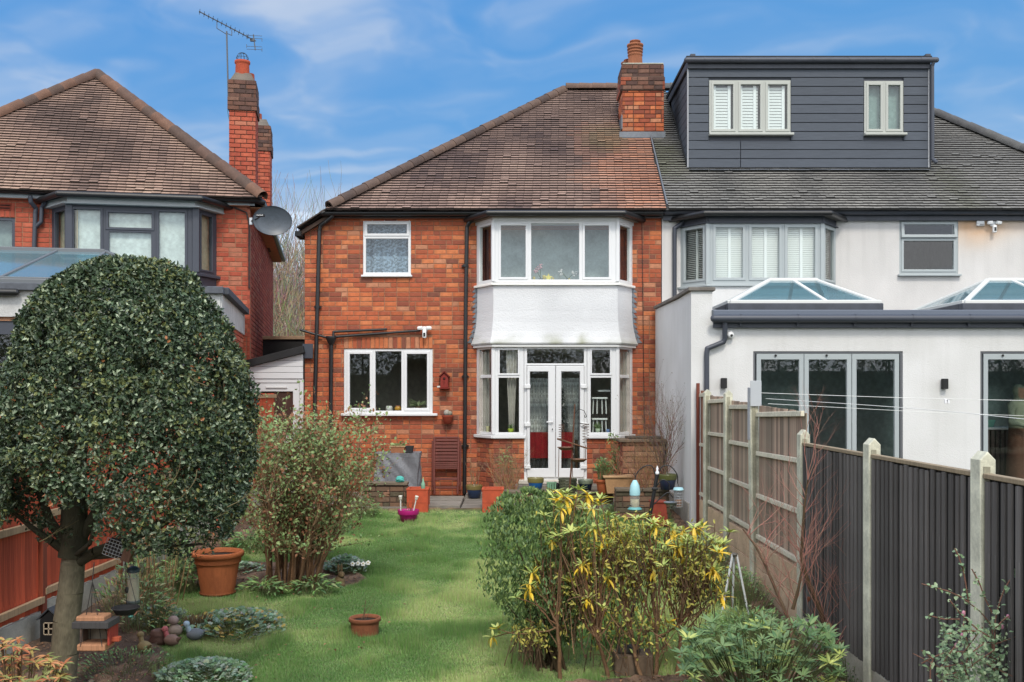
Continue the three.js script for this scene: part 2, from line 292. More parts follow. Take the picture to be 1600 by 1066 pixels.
function room(parent, x0, x1, y0, y1, z, depth, color, m) {       // a room behind a window, open at the front
  const c = color, t = 0.06, s = soup();
  s.box((x0 + x1) / 2, (y0 + y1) / 2, z - depth, x1 - x0 + t, y1 - y0 + t, t, c).box(x0, (y0 + y1) / 2, z - depth / 2, t, y1 - y0, depth - t, c).box(x1, (y0 + y1) / 2, z - depth / 2, t, y1 - y0, depth - t, c)
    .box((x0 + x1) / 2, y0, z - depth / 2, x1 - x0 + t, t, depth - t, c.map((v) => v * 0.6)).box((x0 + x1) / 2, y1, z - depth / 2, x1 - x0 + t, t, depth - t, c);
  const o = s.build('room', mat.matte, parent); if (m) o.applyMatrix4(m); return o;
}
function folds(x0, x1, y0, y1, z, n, amp, color, gather = 0) {     // a hanging cloth
  const g = new THREE.PlaneGeometry(x1 - x0, y1 - y0, n * 8, 10), p = g.attributes.position;
  for (let i = 0; i < p.count; i++) { const x = p.getX(i), y = p.getY(i), t = x / (x1 - x0) + 0.5; p.setZ(i, Math.sin(t * n * 6.283 + vn(x * 5, y * 1.5, 3) * 2) * amp); p.setX(i, x * (1 - gather * ss(0.5, -0.5, y / (y1 - y0)))); }
  g.computeVertexNormals(); return prep(g.translate((x0 + x1) / 2, (y0 + y1) / 2, z), color);
}
const basis = (a, b) => { const d = b.clone().sub(a), L = d.length(), u = d.multiplyScalar(1 / L), n = u.clone().cross(V(0, 1, 0)); return { L, m: M4().makeBasis(u, V(0, 1, 0), n).setPosition(a) }; };   // frame plane from a to b, facing the garden
const seat = (o, base) => { for (const c of o.children) c.position.sub(base); o.position.copy(base); return o; };      // a thing drawn in world coordinates gets its origin at its base
// ================================================================ THE SETTING: ground, lawn, beds, patio
{
  const g = new THREE.PlaneGeometry(500, 500, 125, 125).rotateX(-Math.PI / 2), p = g.attributes.position;
  for (let i = 0; i < p.count; i++) p.setY(i, groundY(p.getX(i), -p.getZ(i)) - 0.12);
  g.computeVertexNormals(); setting('ground', prep(g), std(S(92, 104, 70, 0.6), { map: rep(mottle, 0.3), roughness: 1 }));
}
const LX0 = -4.6, LX1 = 2.8;
const bedEdge = (Z) => -3.95 + 0.8 * ss(11.3, 8.9, Z) + 0.08 * Math.sin(Z * 3.1) + 0.03 * Math.sin(Z * 11) + 0.25 * ss(8.7, 8.0, Z);   // lawn begins right of this
const island = (() => { const c = gp(428, 904); return { x: c.x, z: c.z, a: 1.08, b: 0.72 }; })();
const rightEdge = (Z) => lerp(0.45 + 0.1 * Math.sin(Z * 5), 2.62 - 0.08 * Math.sin(Z * 1.3), ss(8.35, 8.95, Z));
const inLawn = (x, Z) => Z < 17.22 && Z > 6.5 && x > bedEdge(Z) && x < rightEdge(Z) && Math.hypot((x - island.x) / island.a, (-Z - island.z) / island.b) > 1 + 0.12 * Math.sin(5 * Math.atan2(-Z - island.z, x - island.x));
{
  const g = new THREE.PlaneGeometry(LX1 - LX0, 13.3, 150, 260).rotateX(-Math.PI / 2).translate((LX0 + LX1) / 2, 0, -10.6), p = g.attributes.position, q = prep(g, W1), P = q.attributes.position, c = q.attributes.color;
  const gr = S(108, 140, 78, 0.85), gy = S(156, 164, 104, 0.8), so = S(112, 90, 74, 0.85), lm = S(156, 126, 102, 0.85);
  for (let i = 0; i < P.count; i++) {
    const x = P.getX(i), Z = -P.getZ(i), l = inLawn(x, Z), f = fbm(x * 1.2, Z * 1.2, 2, 4), e = vn(x * 9, Z * 9, 5);
    P.setY(i, groundY(x, Z) + (l ? 0 : 0.03 + 0.03 * e));
    const col = l ? gr.map((v, k) => lerp(v, gy[k], ss(0.5, 0.75, f))) : so.map((v, k) => lerp(v, lm[k], ss(0.45, 0.8, e)));
    c.setXYZ(i, ...col);
  }
  q.computeVertexNormals(); setting('lawn', q, std(W1, { map: rep(mottle, 1.1), bumpMap: rep(rough, 2), bumpScale: 0.02, roughness: 1 }));
}
{ // patio: concrete slabs by the house
  const pt = grp('patio', scene); pt.userData.kind = 'structure';
  for (let i = 0; i < 9; i++) for (let j = 0; j < 3; j++) part('slab', soup().bev(-4.05 + 0.78 * i + 0.38, -0.05, -17.62 - 0.72 * j, 0.765, 0.1, 0.705, 0.008, [1, 1, 1].map(() => 0.9 + 0.15 * h3(i, j, 3))).geo(), mat.slab, pt).rotation.set((h3(i, j, 4) - 0.5) * 0.006, 0, (h3(i, j, 5) - 0.5) * 0.006);
}

// ================================================================ BRICK HOUSE (left half of the pair)
const zf = -FZ, ZB = 19.05, zb = -ZB, bx = (px) => Xp(px, ZB), by = (py) => Yp(py, ZB);
const XL = fx(476), XR = 2.85, EAVE = 5.5;
const slopeUp = V(0, 0.843, -1).normalize(), RUN = Math.hypot(0.843, 1);
const roofY = (Z) => 5.5 + 0.843 * (Z - 19.3);
const BW = { pts: { ol: fx(745), or: fx(988), fl: bx(771), fr: bx(965) } };
const house1 = thing('brick_house', 'orange red brick semi-detached house with white two-storey bay window and brown tiled roof', 'house');
{
  const H = house1, list = [];
  const kit = [fx(537), fx(676), fy(646), fy(545)], up = [fx(567), fx(642), fy(430), fy(344)], bay = [BW.pts.ol + 0.08, BW.pts.or - 0.08, 0.02, 5.15];
  const outline = [[XL, -0.1], [XR, -0.1], [XR, EAVE], [-3.55, EAVE], [-3.72, 5.36], [XL, 5.12]];
  part('wall', slabWithHoles(outline, [[kit[0], kit[1], kit[2], kit[3]], [up[0], up[1], up[2], up[3]], bay], 0.26, M4().makeTranslation(0, 0, zf - 0.009)), mat.mortar, H);
  const s = soup(); s.box(XL + 0.12, 2.5, zf - 4.3, 0.24, 5.2, 8, BRICK.red[3]).box((XL + XR) / 2, 2.7, zf - 8.4, XR - XL, 5.4, 0.24, BRICK.red[3]).box(XR - 0.1, 2.7, zf - 4.3, 0.2, 5.4, 8, BRICK.red[3]); s.build('outer_wall', mat.brick, H);
  brickFace(list, { x0: XL, x1: XR, y0: -0.05, y1: EAVE, m: M4().makeTranslation(0, 0, zf), holes: [kit, up, [bay[0] - 0.02, bay[1] + 0.02, 0, 5.3]], soldier: [[kit[0], kit[1], kit[3], kit[3] + 0.23]],
    inside: (x, y) => y < 5.12 + (x - XL) * 0.69 - 0.03, rank: (x, y) => Math.hypot(x + 2.3, (y - 3.7) * 1.2) + (y > 5.35 ? 5 : 0), tint: (x, y) => (x > -0.75 && x < -0.45 && y < 1.1 && h3(Math.round(y * 12), 2, 2) > 0.4 ? 8 : null) });
  // dwarf walls under the bay, left and right of the doors
  const f = [V(BW.pts.ol, 0, zf), V(BW.pts.fl, 0, zb), V(bx(819), 0, zb), V(bx(917), 0, zb), V(BW.pts.fr, 0, zb), V(BW.pts.or, 0, zf)];
  for (const [a, b] of [[0, 1], [1, 2], [3, 4], [4, 5]]) { const k = basis(f[a], f[b]); brickFace(list, { x0: 0, x1: k.L, y0: -0.03, y1: 1.09, m: k.m, rank: () => 90, tint: (x, y) => (a === 1 && x < 0.3 && R() > 0.45 ? 8 : null) }); part('wall', prep(new THREE.BoxGeometry(k.L, 1.14, 0.1).translate(k.L / 2, 0.53, -0.062)), mat.mortar, H, k.m); }
  layPieces(list, H, 'brick', mat.brick, 300);

  const w1 = grp('window', H), w2 = grp('window', H);
  { const W = up[1] - up[0], h = up[3] - up[2], m = M4().makeTranslation(up[0], up[2], zf - 0.02); glaze(w1, m, W, h, [[0.055, 0.055, W - 0.11, 0.66, 0], [0.045, 0.775, W - 0.09, h - 0.82, 1]], mat.upvc, { sash: 0.05 }); part('sill', soup().bev(W / 2, -0.02, 0.02, W + 0.06, 0.04, 0.14, 0.01).geo(), mat.upvc, w1, m); part('vent', soup().bev(W / 2, h - 0.035, 0.025, 0.42, 0.018, 0.02, 0.005).geo(), mat.upvc, w1, m); room(H, up[0] - 0.4, up[1] + 0.5, up[2] - 0.7, up[3] + 0.1, zf - 0.28, 2.4, S(190, 200, 205)); }
  { const W = kit[1] - kit[0], h = kit[3] - kit[2], m = M4().makeTranslation(kit[0], kit[2], zf - 0.03), q = W / 3; glaze(w2, m, W, h, [[0.07, 0.06, q - 0.1, h - 0.12, 1], [q + 0.035, 0.05, q - 0.07, h - 0.1, 0], [2 * q + 0.03, 0.06, q - 0.1, h - 0.12, 1]], mat.upvc, { sash: 0.055 }); part('sill', soup().bev(W / 2 + 0.03, -0.025, 0.05, W + 0.14, 0.05, 0.2, 0.012).geo(), mat.upvc, w2, m); room(H, kit[0] - 0.4, kit[1] + 0.5, 0.1, 2.85, zf - 0.28, 2.2, S(196, 188, 176)); }
  room(H, bay[0] - 0.3, bay[1] + 0.3, 0.25, 2.8, zf - 0.26, 2.6, S(206, 198, 186)); room(H, bay[0] - 0.3, bay[1] + 0.3, 3.1, 5.2, zf - 0.26, 2.6, S(150, 158, 160));

  // ---- the bay
  const B = grp('bay_window', H);
  const face = (y0, k, off = 0) => { const P = [V(BW.pts.ol - off, y0, zf), V(BW.pts.fl - off * 0.55, y0, zb + off), V(BW.pts.fr + off * 0.55, y0, zb + off), V(BW.pts.or + off, y0, zf)]; return basis(P[k], P[k + 1]); };
  { // upper windows
    const y0 = by(441), y1 = by(345), h = y1 - y0, k = face(y0, 1), e = (px) => bx(px) - BW.pts.fl;
    glaze(B, k.m, k.L, h, [[e(780), 0.06, e(824) - e(780), h - 0.12, 1], [e(830), 0.05, e(905) - e(830), h - 0.1, 0], [e(911), 0.06, e(954) - e(911), h - 0.12, 1]], mat.upvc, { sash: 0.045 });
    for (const i of [0, 2]) { const c = face(y0, i); glaze(B, c.m, c.L, h, [[0.1, 0.06, c.L - 0.19, h - 0.12, 0]], mat.upvc); }
    for (const i of [0, 1, 2]) { const c = face(by(447), i, 0.05); part('sill', soup().bev(c.L / 2, 0.035, -0.06, c.L + 0.04, 0.05, 0.14, 0.012, [0.9, 0.9, 0.86]).geo(), mat.plastic, B, c.m); }
    for (const x of [BW.pts.fl, BW.pts.fr]) part('corner_post', soup().bev(x, (y0 + y1) / 2, zb - 0.02, 0.07, h, 0.09, 0.02).geo(), mat.upvc, B);
  }
  { // rendered panel with a bell-cast foot
    const pr = [[2.87, 0.1], [2.9, 0.115], [3.0, 0.075], [3.12, 0.045], [3.3, 0.018], [3.5, 0.004], [3.75, 0], [4.01, 0]], s = new THREE.BufferGeometry(), P = [], N = 30;
    const row = ([y, o]) => { const c = [V(BW.pts.ol - o, y, zf), V(BW.pts.fl - o * 0.55, y, zb + o), V(BW.pts.fr + o * 0.55, y, zb + o), V(BW.pts.or + o, y, zf)], out = []; for (let i = 0; i < 3; i++) { const n = i === 1 ? N : 8; for (let j = 0; j < n; j++) out.push([c[i].clone().lerp(c[i + 1], j / n), c[i].clone().lerp(c[i + 1], (j + 1) / n)]); } return out; };
    for (let i = 0; i < pr.length - 1; i++) { const a = row(pr[i]), b = row(pr[i + 1]); a.forEach(([p, q], j) => P.push(p, q, b[j][1], p, b[j][1], b[j][0])); }
    s.setFromPoints(P); s.computeVertexNormals(); const g = prep(s), c = g.attributes.color, p = g.attributes.position;
    for (let i = 0; i < p.count; i++) { const x = p.getX(i), y = p.getY(i), m = ss(3.14, 2.88, y) * clamp(fbm(x * 4, y * 6, 3, 4) * 2.0 - 0.75) , d = ss(0.5, 0.75, fbm(x * 1.3, y * 1.2, 8, 4)) * 0.07; c.setXYZ(i, lerp(0.65 - d, 0.3, m), lerp(0.66 - d, 0.31, m), lerp(0.675 - d, 0.21, m)); }
    part('render_panel', g, std(W1, { bumpMap: rep(rough, 0.8), bumpScale: 0.007, roughness: 0.95 }), B);
    const cap = soup(); for (const i of [0, 1, 2]) { const k = face(0, i, 0.06); cap.bev(k.L / 2, 2.845, -0.06, k.L, 0.05, 0.16, 0.01, [0.8, 0.8, 0.78], k.m); } cap.build('head_board', mat.plastic, B);
    for (const [x, sg] of [[BW.pts.ol, -1], [BW.pts.or, 1]]) for (let i = 0; i < 11; i++) { const y = 2.92 + i * 0.0985, o = i < 3 ? 0.12 - i * 0.035 : 0.02; part('flashing', soup().tri(V(x + sg * o - sg * 0.03, y, zf + 0.012), V(x + sg * (o + 0.075), y + 0.004, zf + 0.012), V(x + sg * o - sg * 0.03, y + 0.13, zf + 0.012)).geo(), mat.lead, B); }
  }
  { // flat roof, fascia and gutter of the bay
    const pl = (o) => [[BW.pts.ol - o, -zf], [BW.pts.fl - o * 0.5, -(zb + o)], [BW.pts.fr + o * 0.5, -(zb + o)], [BW.pts.or + o, -zf]];
    const ext = (o, y, h) => prep(new THREE.ExtrudeGeometry(new THREE.Shape(pl(o).map(([a, b]) => new THREE.Vector2(a, b))), { depth: h, bevelEnabled: false }).rotateX(-Math.PI / 2).translate(0, y, 0));
    part('head_board', ext(0.03, by(345.5), 0.06), mat.upvc, B); part('soffit', ext(0.12, by(345) + 0.055, 0.035), std(S(120, 108, 96)), B); part('flat_roof', ext(0.17, by(345) + 0.092, 0.075), mat.blackRough, B);
    const gp_ = pl(0.21).map(([a, b]) => V(a, by(336), -b)); gp_[0].z = zf + 0.02; gp_[3].z = zf + 0.02; soup().path(gp_, 0.055, W1, 10).build('gutter', mat.black, B);
  }
  { // lower windows and the french doors
    const y0 = by(680), y1 = by(541), h = y1 - y0, ty = by(588) - y0;
    const side = (pa, pb, la, lb) => { const o = bx(pa), W = bx(pb) - o; glaze(B, M4().makeTranslation(o, y0, zb), W, h, [[bx(la) - o, 0.05, bx(lb) - bx(la), ty - 0.08, 0], [bx(la) - o, ty + 0.03, bx(lb) - bx(la), h - ty - 0.08, 1]], mat.upvc, { sash: 0.035 }); };
    side(773, 818.5, 779, 811); side(917.5, 964, 923, 955);
    for (const i of [0, 2]) { const c = face(y0, i); glaze(B, c.m, c.L, h, [[0.1, 0.05, c.L - 0.19, ty - 0.08, 0], [0.1, ty + 0.03, c.L - 0.19, h - ty - 0.08, 0]], mat.upvc); }
    for (const x of [BW.pts.fl, BW.pts.fr]) part('corner_post', soup().bev(x, (y0 + y1) / 2, zb - 0.02, 0.07, h, 0.09, 0.02).geo(), mat.upvc, B);
    for (const [a, b] of [[f[0], f[1]], [f[1], f[2]], [f[3], f[4]], [f[4], f[5]]]) { const k = basis(a, b); part('sill', soup().bev(k.L / 2, y0 - 0.035, -0.02, k.L + 0.05, 0.06, 0.17, 0.012).geo(), mat.upvc, B, k.m); }
    const D = grp('french_door', H), x0 = bx(819), x1 = bx(917), d0 = by(750), W = x1 - x0, hh = y1 - d0, m = M4().makeTranslation(x0, d0, zb);
    glaze(D, m, W, hh, [[0.055, by(568) - d0, W - 0.11, y1 - by(568) - 0.05, 0]].concat([[0.05, 0.05, W - 0.1, by(571) - d0 - 0.05, -1]]), mat.upvc, { depth: 0.08 });
    const top = by(571) - d0, lw = (W - 0.1) / 2;
    for (const [i, gx] of [[0, [828, 856.5]], [1, [877, 906]]]) {
      const a = 0.05 + i * lw, leaf = M4().makeTranslation(x0 + a, d0 + 0.05, zb + 0.03), g0 = bx(gx[0]) - x0 - a, g1 = bx(gx[1]) - x0 - a, b0 = by(732) - d0 - 0.05, b1 = by(581) - d0 - 0.05;
      part('door_leaf', slabWithHoles([[0.004, 0], [lw - 0.004, 0], [lw - 0.004, top - 0.06], [0.004, top - 0.06]], [[g0, g1, b0, b1]], 0.06, null, 0.01), mat.upvc, D, leaf);
      part('pane', new THREE.PlaneGeometry(g1 - g0 + 0.01, b1 - b0 + 0.01).translate((g0 + g1) / 2, (b0 + b1) / 2, -0.03), mat.glass, D, leaf);
      for (const y of [0.2, 1.0, 1.72]) part('hinge', soup().bev(i ? lw - 0.01 : 0.01, y, 0.02, 0.12, 0.075, 0.035, 0.012).geo(), mat.upvc, D, leaf);
    }
    const hm = M4().makeTranslation(x0 + 0.05 + lw - 0.06, d0 + 1.05, zb + 0.045); part('handle', soup().bev(0, 0, 0, 0.035, 0.26, 0.015, 0.006).bev(-0.05, 0.05, 0.035, 0.13, 0.025, 0.02, 0.008).geo(), mat.upvc, D, hm); part('lock', soup().bev(0, -0.09, 0.01, 0.018, 0.03, 0.012, 0.003).geo(), mat.black, D, hm);
    part('threshold', soup().bev((x0 + x1) / 2, d0 - 0.03, zb + 0.06, W + 0.22, 0.07, 0.26, 0.012).geo(), std(S(214, 208, 196, 0.8), { roughness: 0.8 }), H);
    part('step', soup().bev((x0 + x1) / 2, (d0 - 0.07) / 2, zb + 0.12, W + 0.36, d0 - 0.07, 0.5, 0.015, [0.9, 0.9, 0.9]).geo(), mat.slab, H);
  }
  // ---- roof
  const RF = grp('roof', H), list2 = [], hipU = (v) => -3.6 + (1.15 + 3.6) * v / 5.49;
  const pal = [[140, 112, 104], [154, 124, 114], [124, 98, 92], [166, 134, 122], [110, 88, 84], [180, 148, 132], [200, 136, 108], [212, 146, 116], [140, 130, 94], [102, 82, 80]].map((c) => S(...c, 0.9));
  const G1 = [S(118, 96, 92, 0.85), S(156, 128, 117, 0.85), S(172, 142, 129, 0.85), S(196, 164, 147, 0.85)], ORG = S(226, 152, 116, 1), MOSS = S(140, 132, 96, 0.9);
  const pick1 = (u, v) => { const a = fbm(u * 1.1 + 3, v * 0.8, 2, 4), o = ss(0.9, 2.4, u + (v - 1.6) * 0.25 + (a - 0.5) * 1.8) * ss(4.2, 2.4, v), m = ss(0.8, 0.1, Math.hypot(u - 2.0, (v - 3.1) * 0.8) + (a - 0.5) * 0.5), b = grad(G1, qz(a * 1.8 - 0.42 + (R() - 0.5) * 0.2)); return mixc(mixc(b, ORG, qz(o * 0.46 + (R() - 0.5) * 0.3 * o, 6)), MOSS, qz(m * 0.6, 4)); };
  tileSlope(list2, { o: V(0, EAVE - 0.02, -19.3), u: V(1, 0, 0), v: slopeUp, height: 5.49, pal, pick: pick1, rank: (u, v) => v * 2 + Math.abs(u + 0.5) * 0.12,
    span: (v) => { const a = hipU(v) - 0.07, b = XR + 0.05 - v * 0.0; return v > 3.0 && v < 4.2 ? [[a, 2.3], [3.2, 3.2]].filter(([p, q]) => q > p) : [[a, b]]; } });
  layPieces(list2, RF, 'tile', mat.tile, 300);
  const apex = V(1.15, EAVE - 0.02 + 5.49 * slopeUp.y, -19.3 + 5.49 * slopeUp.z), deck = soup(), dk = S(70, 58, 54), lo = V(0, -0.03, 0);
  deck.quad(V(-3.62, EAVE - 0.04, -19.28), V(XR, EAVE - 0.04, -19.28), V(XR, apex.y - 0.03, apex.z), apex.clone().add(lo), dk);
  deck.quad(V(-4.2, 5.1, -19.5), V(-3.6, EAVE - 0.02, -19.3), apex.clone().add(lo), V(-4.2, 5.1, -28), dk); deck.quad(V(-3.6, 5.48, -28), V(XR, 5.48, -28), V(XR, apex.y - 0.04, apex.z), apex.clone().add(lo), dk);
  deck.build('roof_deck', mat.tile, RF);
  ridgeTiles(V(-3.55, EAVE + 0.015, -19.27), apex.clone().add(V(0, 0.0, 0)), RF, [[120, 98, 88], [132, 108, 96], [108, 88, 80], [136, 110, 96]].map((c) => S(...c, 0.66)), mat.tile);
  ridgeTiles(apex.clone().add(V(0.05, 0.05, 0)), V(2.45, apex.y + 0.05, apex.z), RF, [[140, 112, 98], [128, 104, 92]].map((c) => S(...c, 0.8)), mat.tile);
  const sv = soup(); for (let i = 0; i < 8; i++) sv.bev(0, 0, 0, 0.125, 0.024, 0.3, 0.006, S(104, 90, 82, 0.8), M4().makeTranslation(lerp(-4.2, -3.62, (i + 0.5) / 8), lerp(5.13, 5.5, (i + 0.5) / 8) + 0.02, -19.5).multiply(M4().makeRotationZ(0.52))); sv.build('verge_tile', mat.tile, RF);
  soup().bev(-3.86, 5.24, zf + 0.07, 0.82, 0.07, 0.1, 0.01, W1, M4().makeTranslation(-3.86, 5.24, 0).multiply(M4().makeRotationZ(0.55)).multiply(M4().makeTranslation(3.86, -5.24, 0))).build('verge_board', mat.mortarGrey, RF);
  part('corner_block', soup().bev(-4.2, 5.03, zf - 0.05, 0.12, 0.1, 0.5, 0.01).geo(), mat.blackRough, RF);
  // gutter, fascia, downpipes
  part('fascia', soup().box((-3.55 + XR) / 2, EAVE - 0.08, zf + 0.09, XR + 3.55, 0.14, 0.025).geo(), mat.black, H); part('soffit', soup().box((-3.55 + XR) / 2, EAVE - 0.152, zf + 0.04, XR + 3.5, 0.012, 0.11).geo(), std(S(110, 70, 52)), H);
  { const g = soup().path([V(-3.72, EAVE - 0.075, zf + 0.19), V(XR - 0.02, EAVE - 0.065, zf + 0.19)], 0.06, W1, 12); for (let x = -3.2; x < XR; x += 0.95) g.tube(V(x, EAVE - 0.075, zf + 0.19), V(x + 0.035, EAVE - 0.075, zf + 0.19), 0.067); g.build('gutter', mat.black, H); }
  const P = (px, py, z) => V(fx(px), fy(py), zf + z);
  const clips = (s, x, ys, z) => { for (const y of ys) s.tube(V(x, y, zf + z), V(x, y + 0.05, zf + z), 0.052).box(x, y + 0.02, zf + z - 0.04, 0.14, 0.03, 0.05); return s; };
  clips(soup().path([P(524, 335, 0.19), P(521, 342, 0.18), P(502, 354, 0.08), P(500, 362, 0.07), P(493, 620, 0.07), V(fx(492), 0, zf + 0.07)], 0.04, W1, 10), fx(497), [3.6], 0.07).build('downpipe', mat.black, H);
  clips(soup().path([P(748, 336, 0.12), P(733, 350, 0.1), P(730, 356, 0.07), P(728, 480, 0.07), V(fx(726), 0, zf + 0.07)], 0.04, W1, 10), fx(727), [2.25, 0.9, 4.4], 0.07).build('downpipe', mat.black, H);
  { const s = soup().path([P(519, 532, 0.1), P(518, 600, 0.08), V(fx(517), 0, zf + 0.08)], 0.04, W1, 10); s.lathe([[0.04, -0.12], [0.07, -0.07], [0.1, 0], [0.1, 0.05], [0.09, 0.05]], V(fx(519), fy(530), zf + 0.11)); s.path([P(471, 516, 0.07), P(494, 523, 0.08), P(512, 528, 0.1)], 0.024).path([P(522, 528, 0.09), P(522, 519, 0.08), P(604, 515, 0.06)], 0.024).path([P(522, 527, 0.08), P(560, 524, 0.06), P(656, 517, 0.06)], 0.024); s.build('waste_pipe', mat.black, H); }
  soup().tube(V(fx(1003), 5.3, zf + 0.015), V(fx(1007), 0.9, zf + 0.015), 0.006).build('cable', mat.black, H);
  // chimney on the party line
  const CH = grp('chimney', H), cl = [], cz = -21.62, cx0 = 2.31, cx1 = 3.2, cd = 0.82, dark = BRICK.dark;
  const base = (k) => { const m = M4().makeTranslation(0, 0, cz); return m; };
  const faces = (x0, x1, z0, d, y0, y1, pal, tint) => { brickFace(cl, { x0, x1, y0, y1, m: M4().makeTranslation(0, 0, z0), pal, rank: (x, y) => -y, headers: 0.35, tint }); const L = M4().makeBasis(V(0, 0, 1), V(0, 1, 0), V(-1, 0, 0)).setPosition(x0, 0, z0 - d), Rm = M4().makeBasis(V(0, 0, -1), V(0, 1, 0), V(1, 0, 0)).setPosition(x1, 0, z0); for (const m of [L, Rm]) brickFace(cl, { x0: 0, x1: d, y0, y1, m, pal, rank: () => 50, tint }); part('stack_core', prep(new THREE.BoxGeometry(x1 - x0 - 0.03, y1 - y0 + 0.04, d - 0.03).translate((x0 + x1) / 2, (y0 + y1) / 2, z0 - d / 2)), mat.mortarGrey, CH); };
  const cy = (py) => Yp(py, 21.62);
  faces(cx0, cx1, cz, cd, cy(218), cy(140), BRICK.red); faces(cx0 - 0.04, cx1 + 0.02, cz + 0.035, cd + 0.07, cy(140), cy(121), BRICK.dark.concat(BRICK.red.slice(5, 7))); faces(cx0 - 0.02, cx1, cz + 0.015, cd + 0.03, cy(121), cy(101), BRICK.dark.concat(BRICK.red.slice(5, 7)));
  layPieces(cl, CH, 'brick', mat.brick, 300);
  part('flaunching', soup().bev((cx0 + cx1) / 2, cy(101) + 0.02, cz - cd / 2, cx1 - cx0, 0.05, cd, 0.02).geo(), mat.concrete, CH);
  part('flashing', soup().box((cx0 + cx1) / 2 - 0.02, cy(211), cz + 0.02, cx1 - cx0 + 0.1, 0.13, 0.02).box(cx0 - 0.01, cy(190), cz - 0.25, 0.02, 0.3, 0.5).geo(), mat.lead, CH);
  const potAt = (x, z, y, h, col) => { const s = soup(), k = 1; s.lathe([[0.17, 0], [0.155, h * 0.35], [0.15, h * 0.42], [0.165, h * 0.44], [0.165, h * 0.48], [0.15, h * 0.5], [0.15, h * 0.55], [0.17, h * 0.56], [0.17, h * 0.6], [0.155, h * 0.61], [0.155, h * 0.66], [0.175, h * 0.67], [0.175, h * 0.71], [0.155, h * 0.72], [0.155, h * 0.78], [0.18, h * 0.8], [0.18, h * 0.86], [0.1, h * 0.88], [0.1, h * 0.95], [0.12, h * 0.96], [0.12, h], [0.06, h]], V(x, y, z), col); s.build('chimney_pot', mat.terracotta, CH); };
  potAt(Xp(992, 22), -21.95, cy(101) + 0.04, 0.58, S(172, 106, 72, 0.85)); potAt(Xp(983, 22.3), -22.3, cy(101) - 0.1, 0.42, S(160, 96, 66, 0.85));
  // lead strip on the party line
  soup().tube(V(XR + 0.07, EAVE + 0.06, -19.26), V(XR + 0.06, roofY(21.55) + 0.08, -21.55), 0.016).build('party_strip', mat.lead, RF);
}
seat(house1, V((XL + XR) / 2, 0, zf - 4));
{ // a second stack of the terrace behind the ridge
  const t = thing('chimney', 'small far chimney pot showing left of the brick chimney above the ridge', 'chimney', V(Xp(966, 26), 0, -26));
  soup().bev(0, 8.6, 0, 0.5, 1.9, 0.5, 0.01, BRICK.dark[0]).build('stack', mat.brick, t);
  soup().lathe([[0.1, 0], [0.09, 0.2], [0.12, 0.22], [0.12, 0.28], [0.09, 0.3], [0.09, 0.36], [0.05, 0.36]], V(0, 9.55, 0), S(150, 84, 60)).build('chimney_pot', mat.terracotta, t);
}
// ================================================================ RENDERED HOUSE (right half of the pair) with its extension and dormer
const house2 = thing('rendered_house', 'white rendered semi-detached house with grey tiled roof, dark dormer and flat-roofed extension', 'house');
const ZE = 15.6, ze = -ZE, ex = (px) => Xp(px, ZE), ey = (py) => Yp(py, ZE);
const stainTex = tex(1024, (u, v) => {                          // 12 m x 6 m of wall: rain streaks and a rusty patch beside the small window
  const x = 2.8 + u * 12, y = v * 6, a = fbm(u * 22, v * 9, 3, 4), st = fbm(u * 120, v * 4, 5, 3), o = Math.exp(-(((x - 8.95) / 0.5) ** 2) - ((y - 5.2) / 0.33) ** 2) * (0.5 + 0.6 * fbm(x * 3, y * 5, 2, 3)) + Math.exp(-(((x - 9.7) / 0.7) ** 2) - ((y - 5.25) / 0.2) ** 2) * 0.35;
  const d = 0.9 + 0.1 * a - 0.03 * ss(0.45, 0.8, st) * ss(3.2, 5.4, y);
  return [d, d * lerp(0.985, 0.8, clamp(o)), d * lerp(0.965, 0.62, clamp(o))];
}, true);
const wallTex = stainTex.clone(); wallTex.wrapS = wallTex.wrapT = THREE.RepeatWrapping; wallTex.repeat.set(1 / 12, 1 / 6); wallTex.offset.set(-2.8 / 12, 0); wallTex.needsUpdate = true;
mat.render = std([0.69, 0.695, 0.71], { map: wallTex, bumpMap: rep(rough, 1.6), bumpScale: 0.004, roughness: 0.95 });
mat.renderExt = std([0.69, 0.695, 0.705], { map: rep(mottle, 0.35), bumpMap: rep(rough, 1.6), bumpScale: 0.004, roughness: 0.95 });
mat.renderExt.map = rep(tex(512, (u, v) => { const a = fbm(u * 5, v * 5, 4, 5, 5), s = 0.014 * ss(0.5, 0.8, vn(u * 24, v * 2, 9, 0) * 0.6 + vn(u * 60, v * 3, 8, 0) * 0.4); return [0.93 + 0.09 * a - s, 0.925 + 0.09 * a - s, 0.91 + 0.1 * a - s * 1.1]; }, true), 0.3);
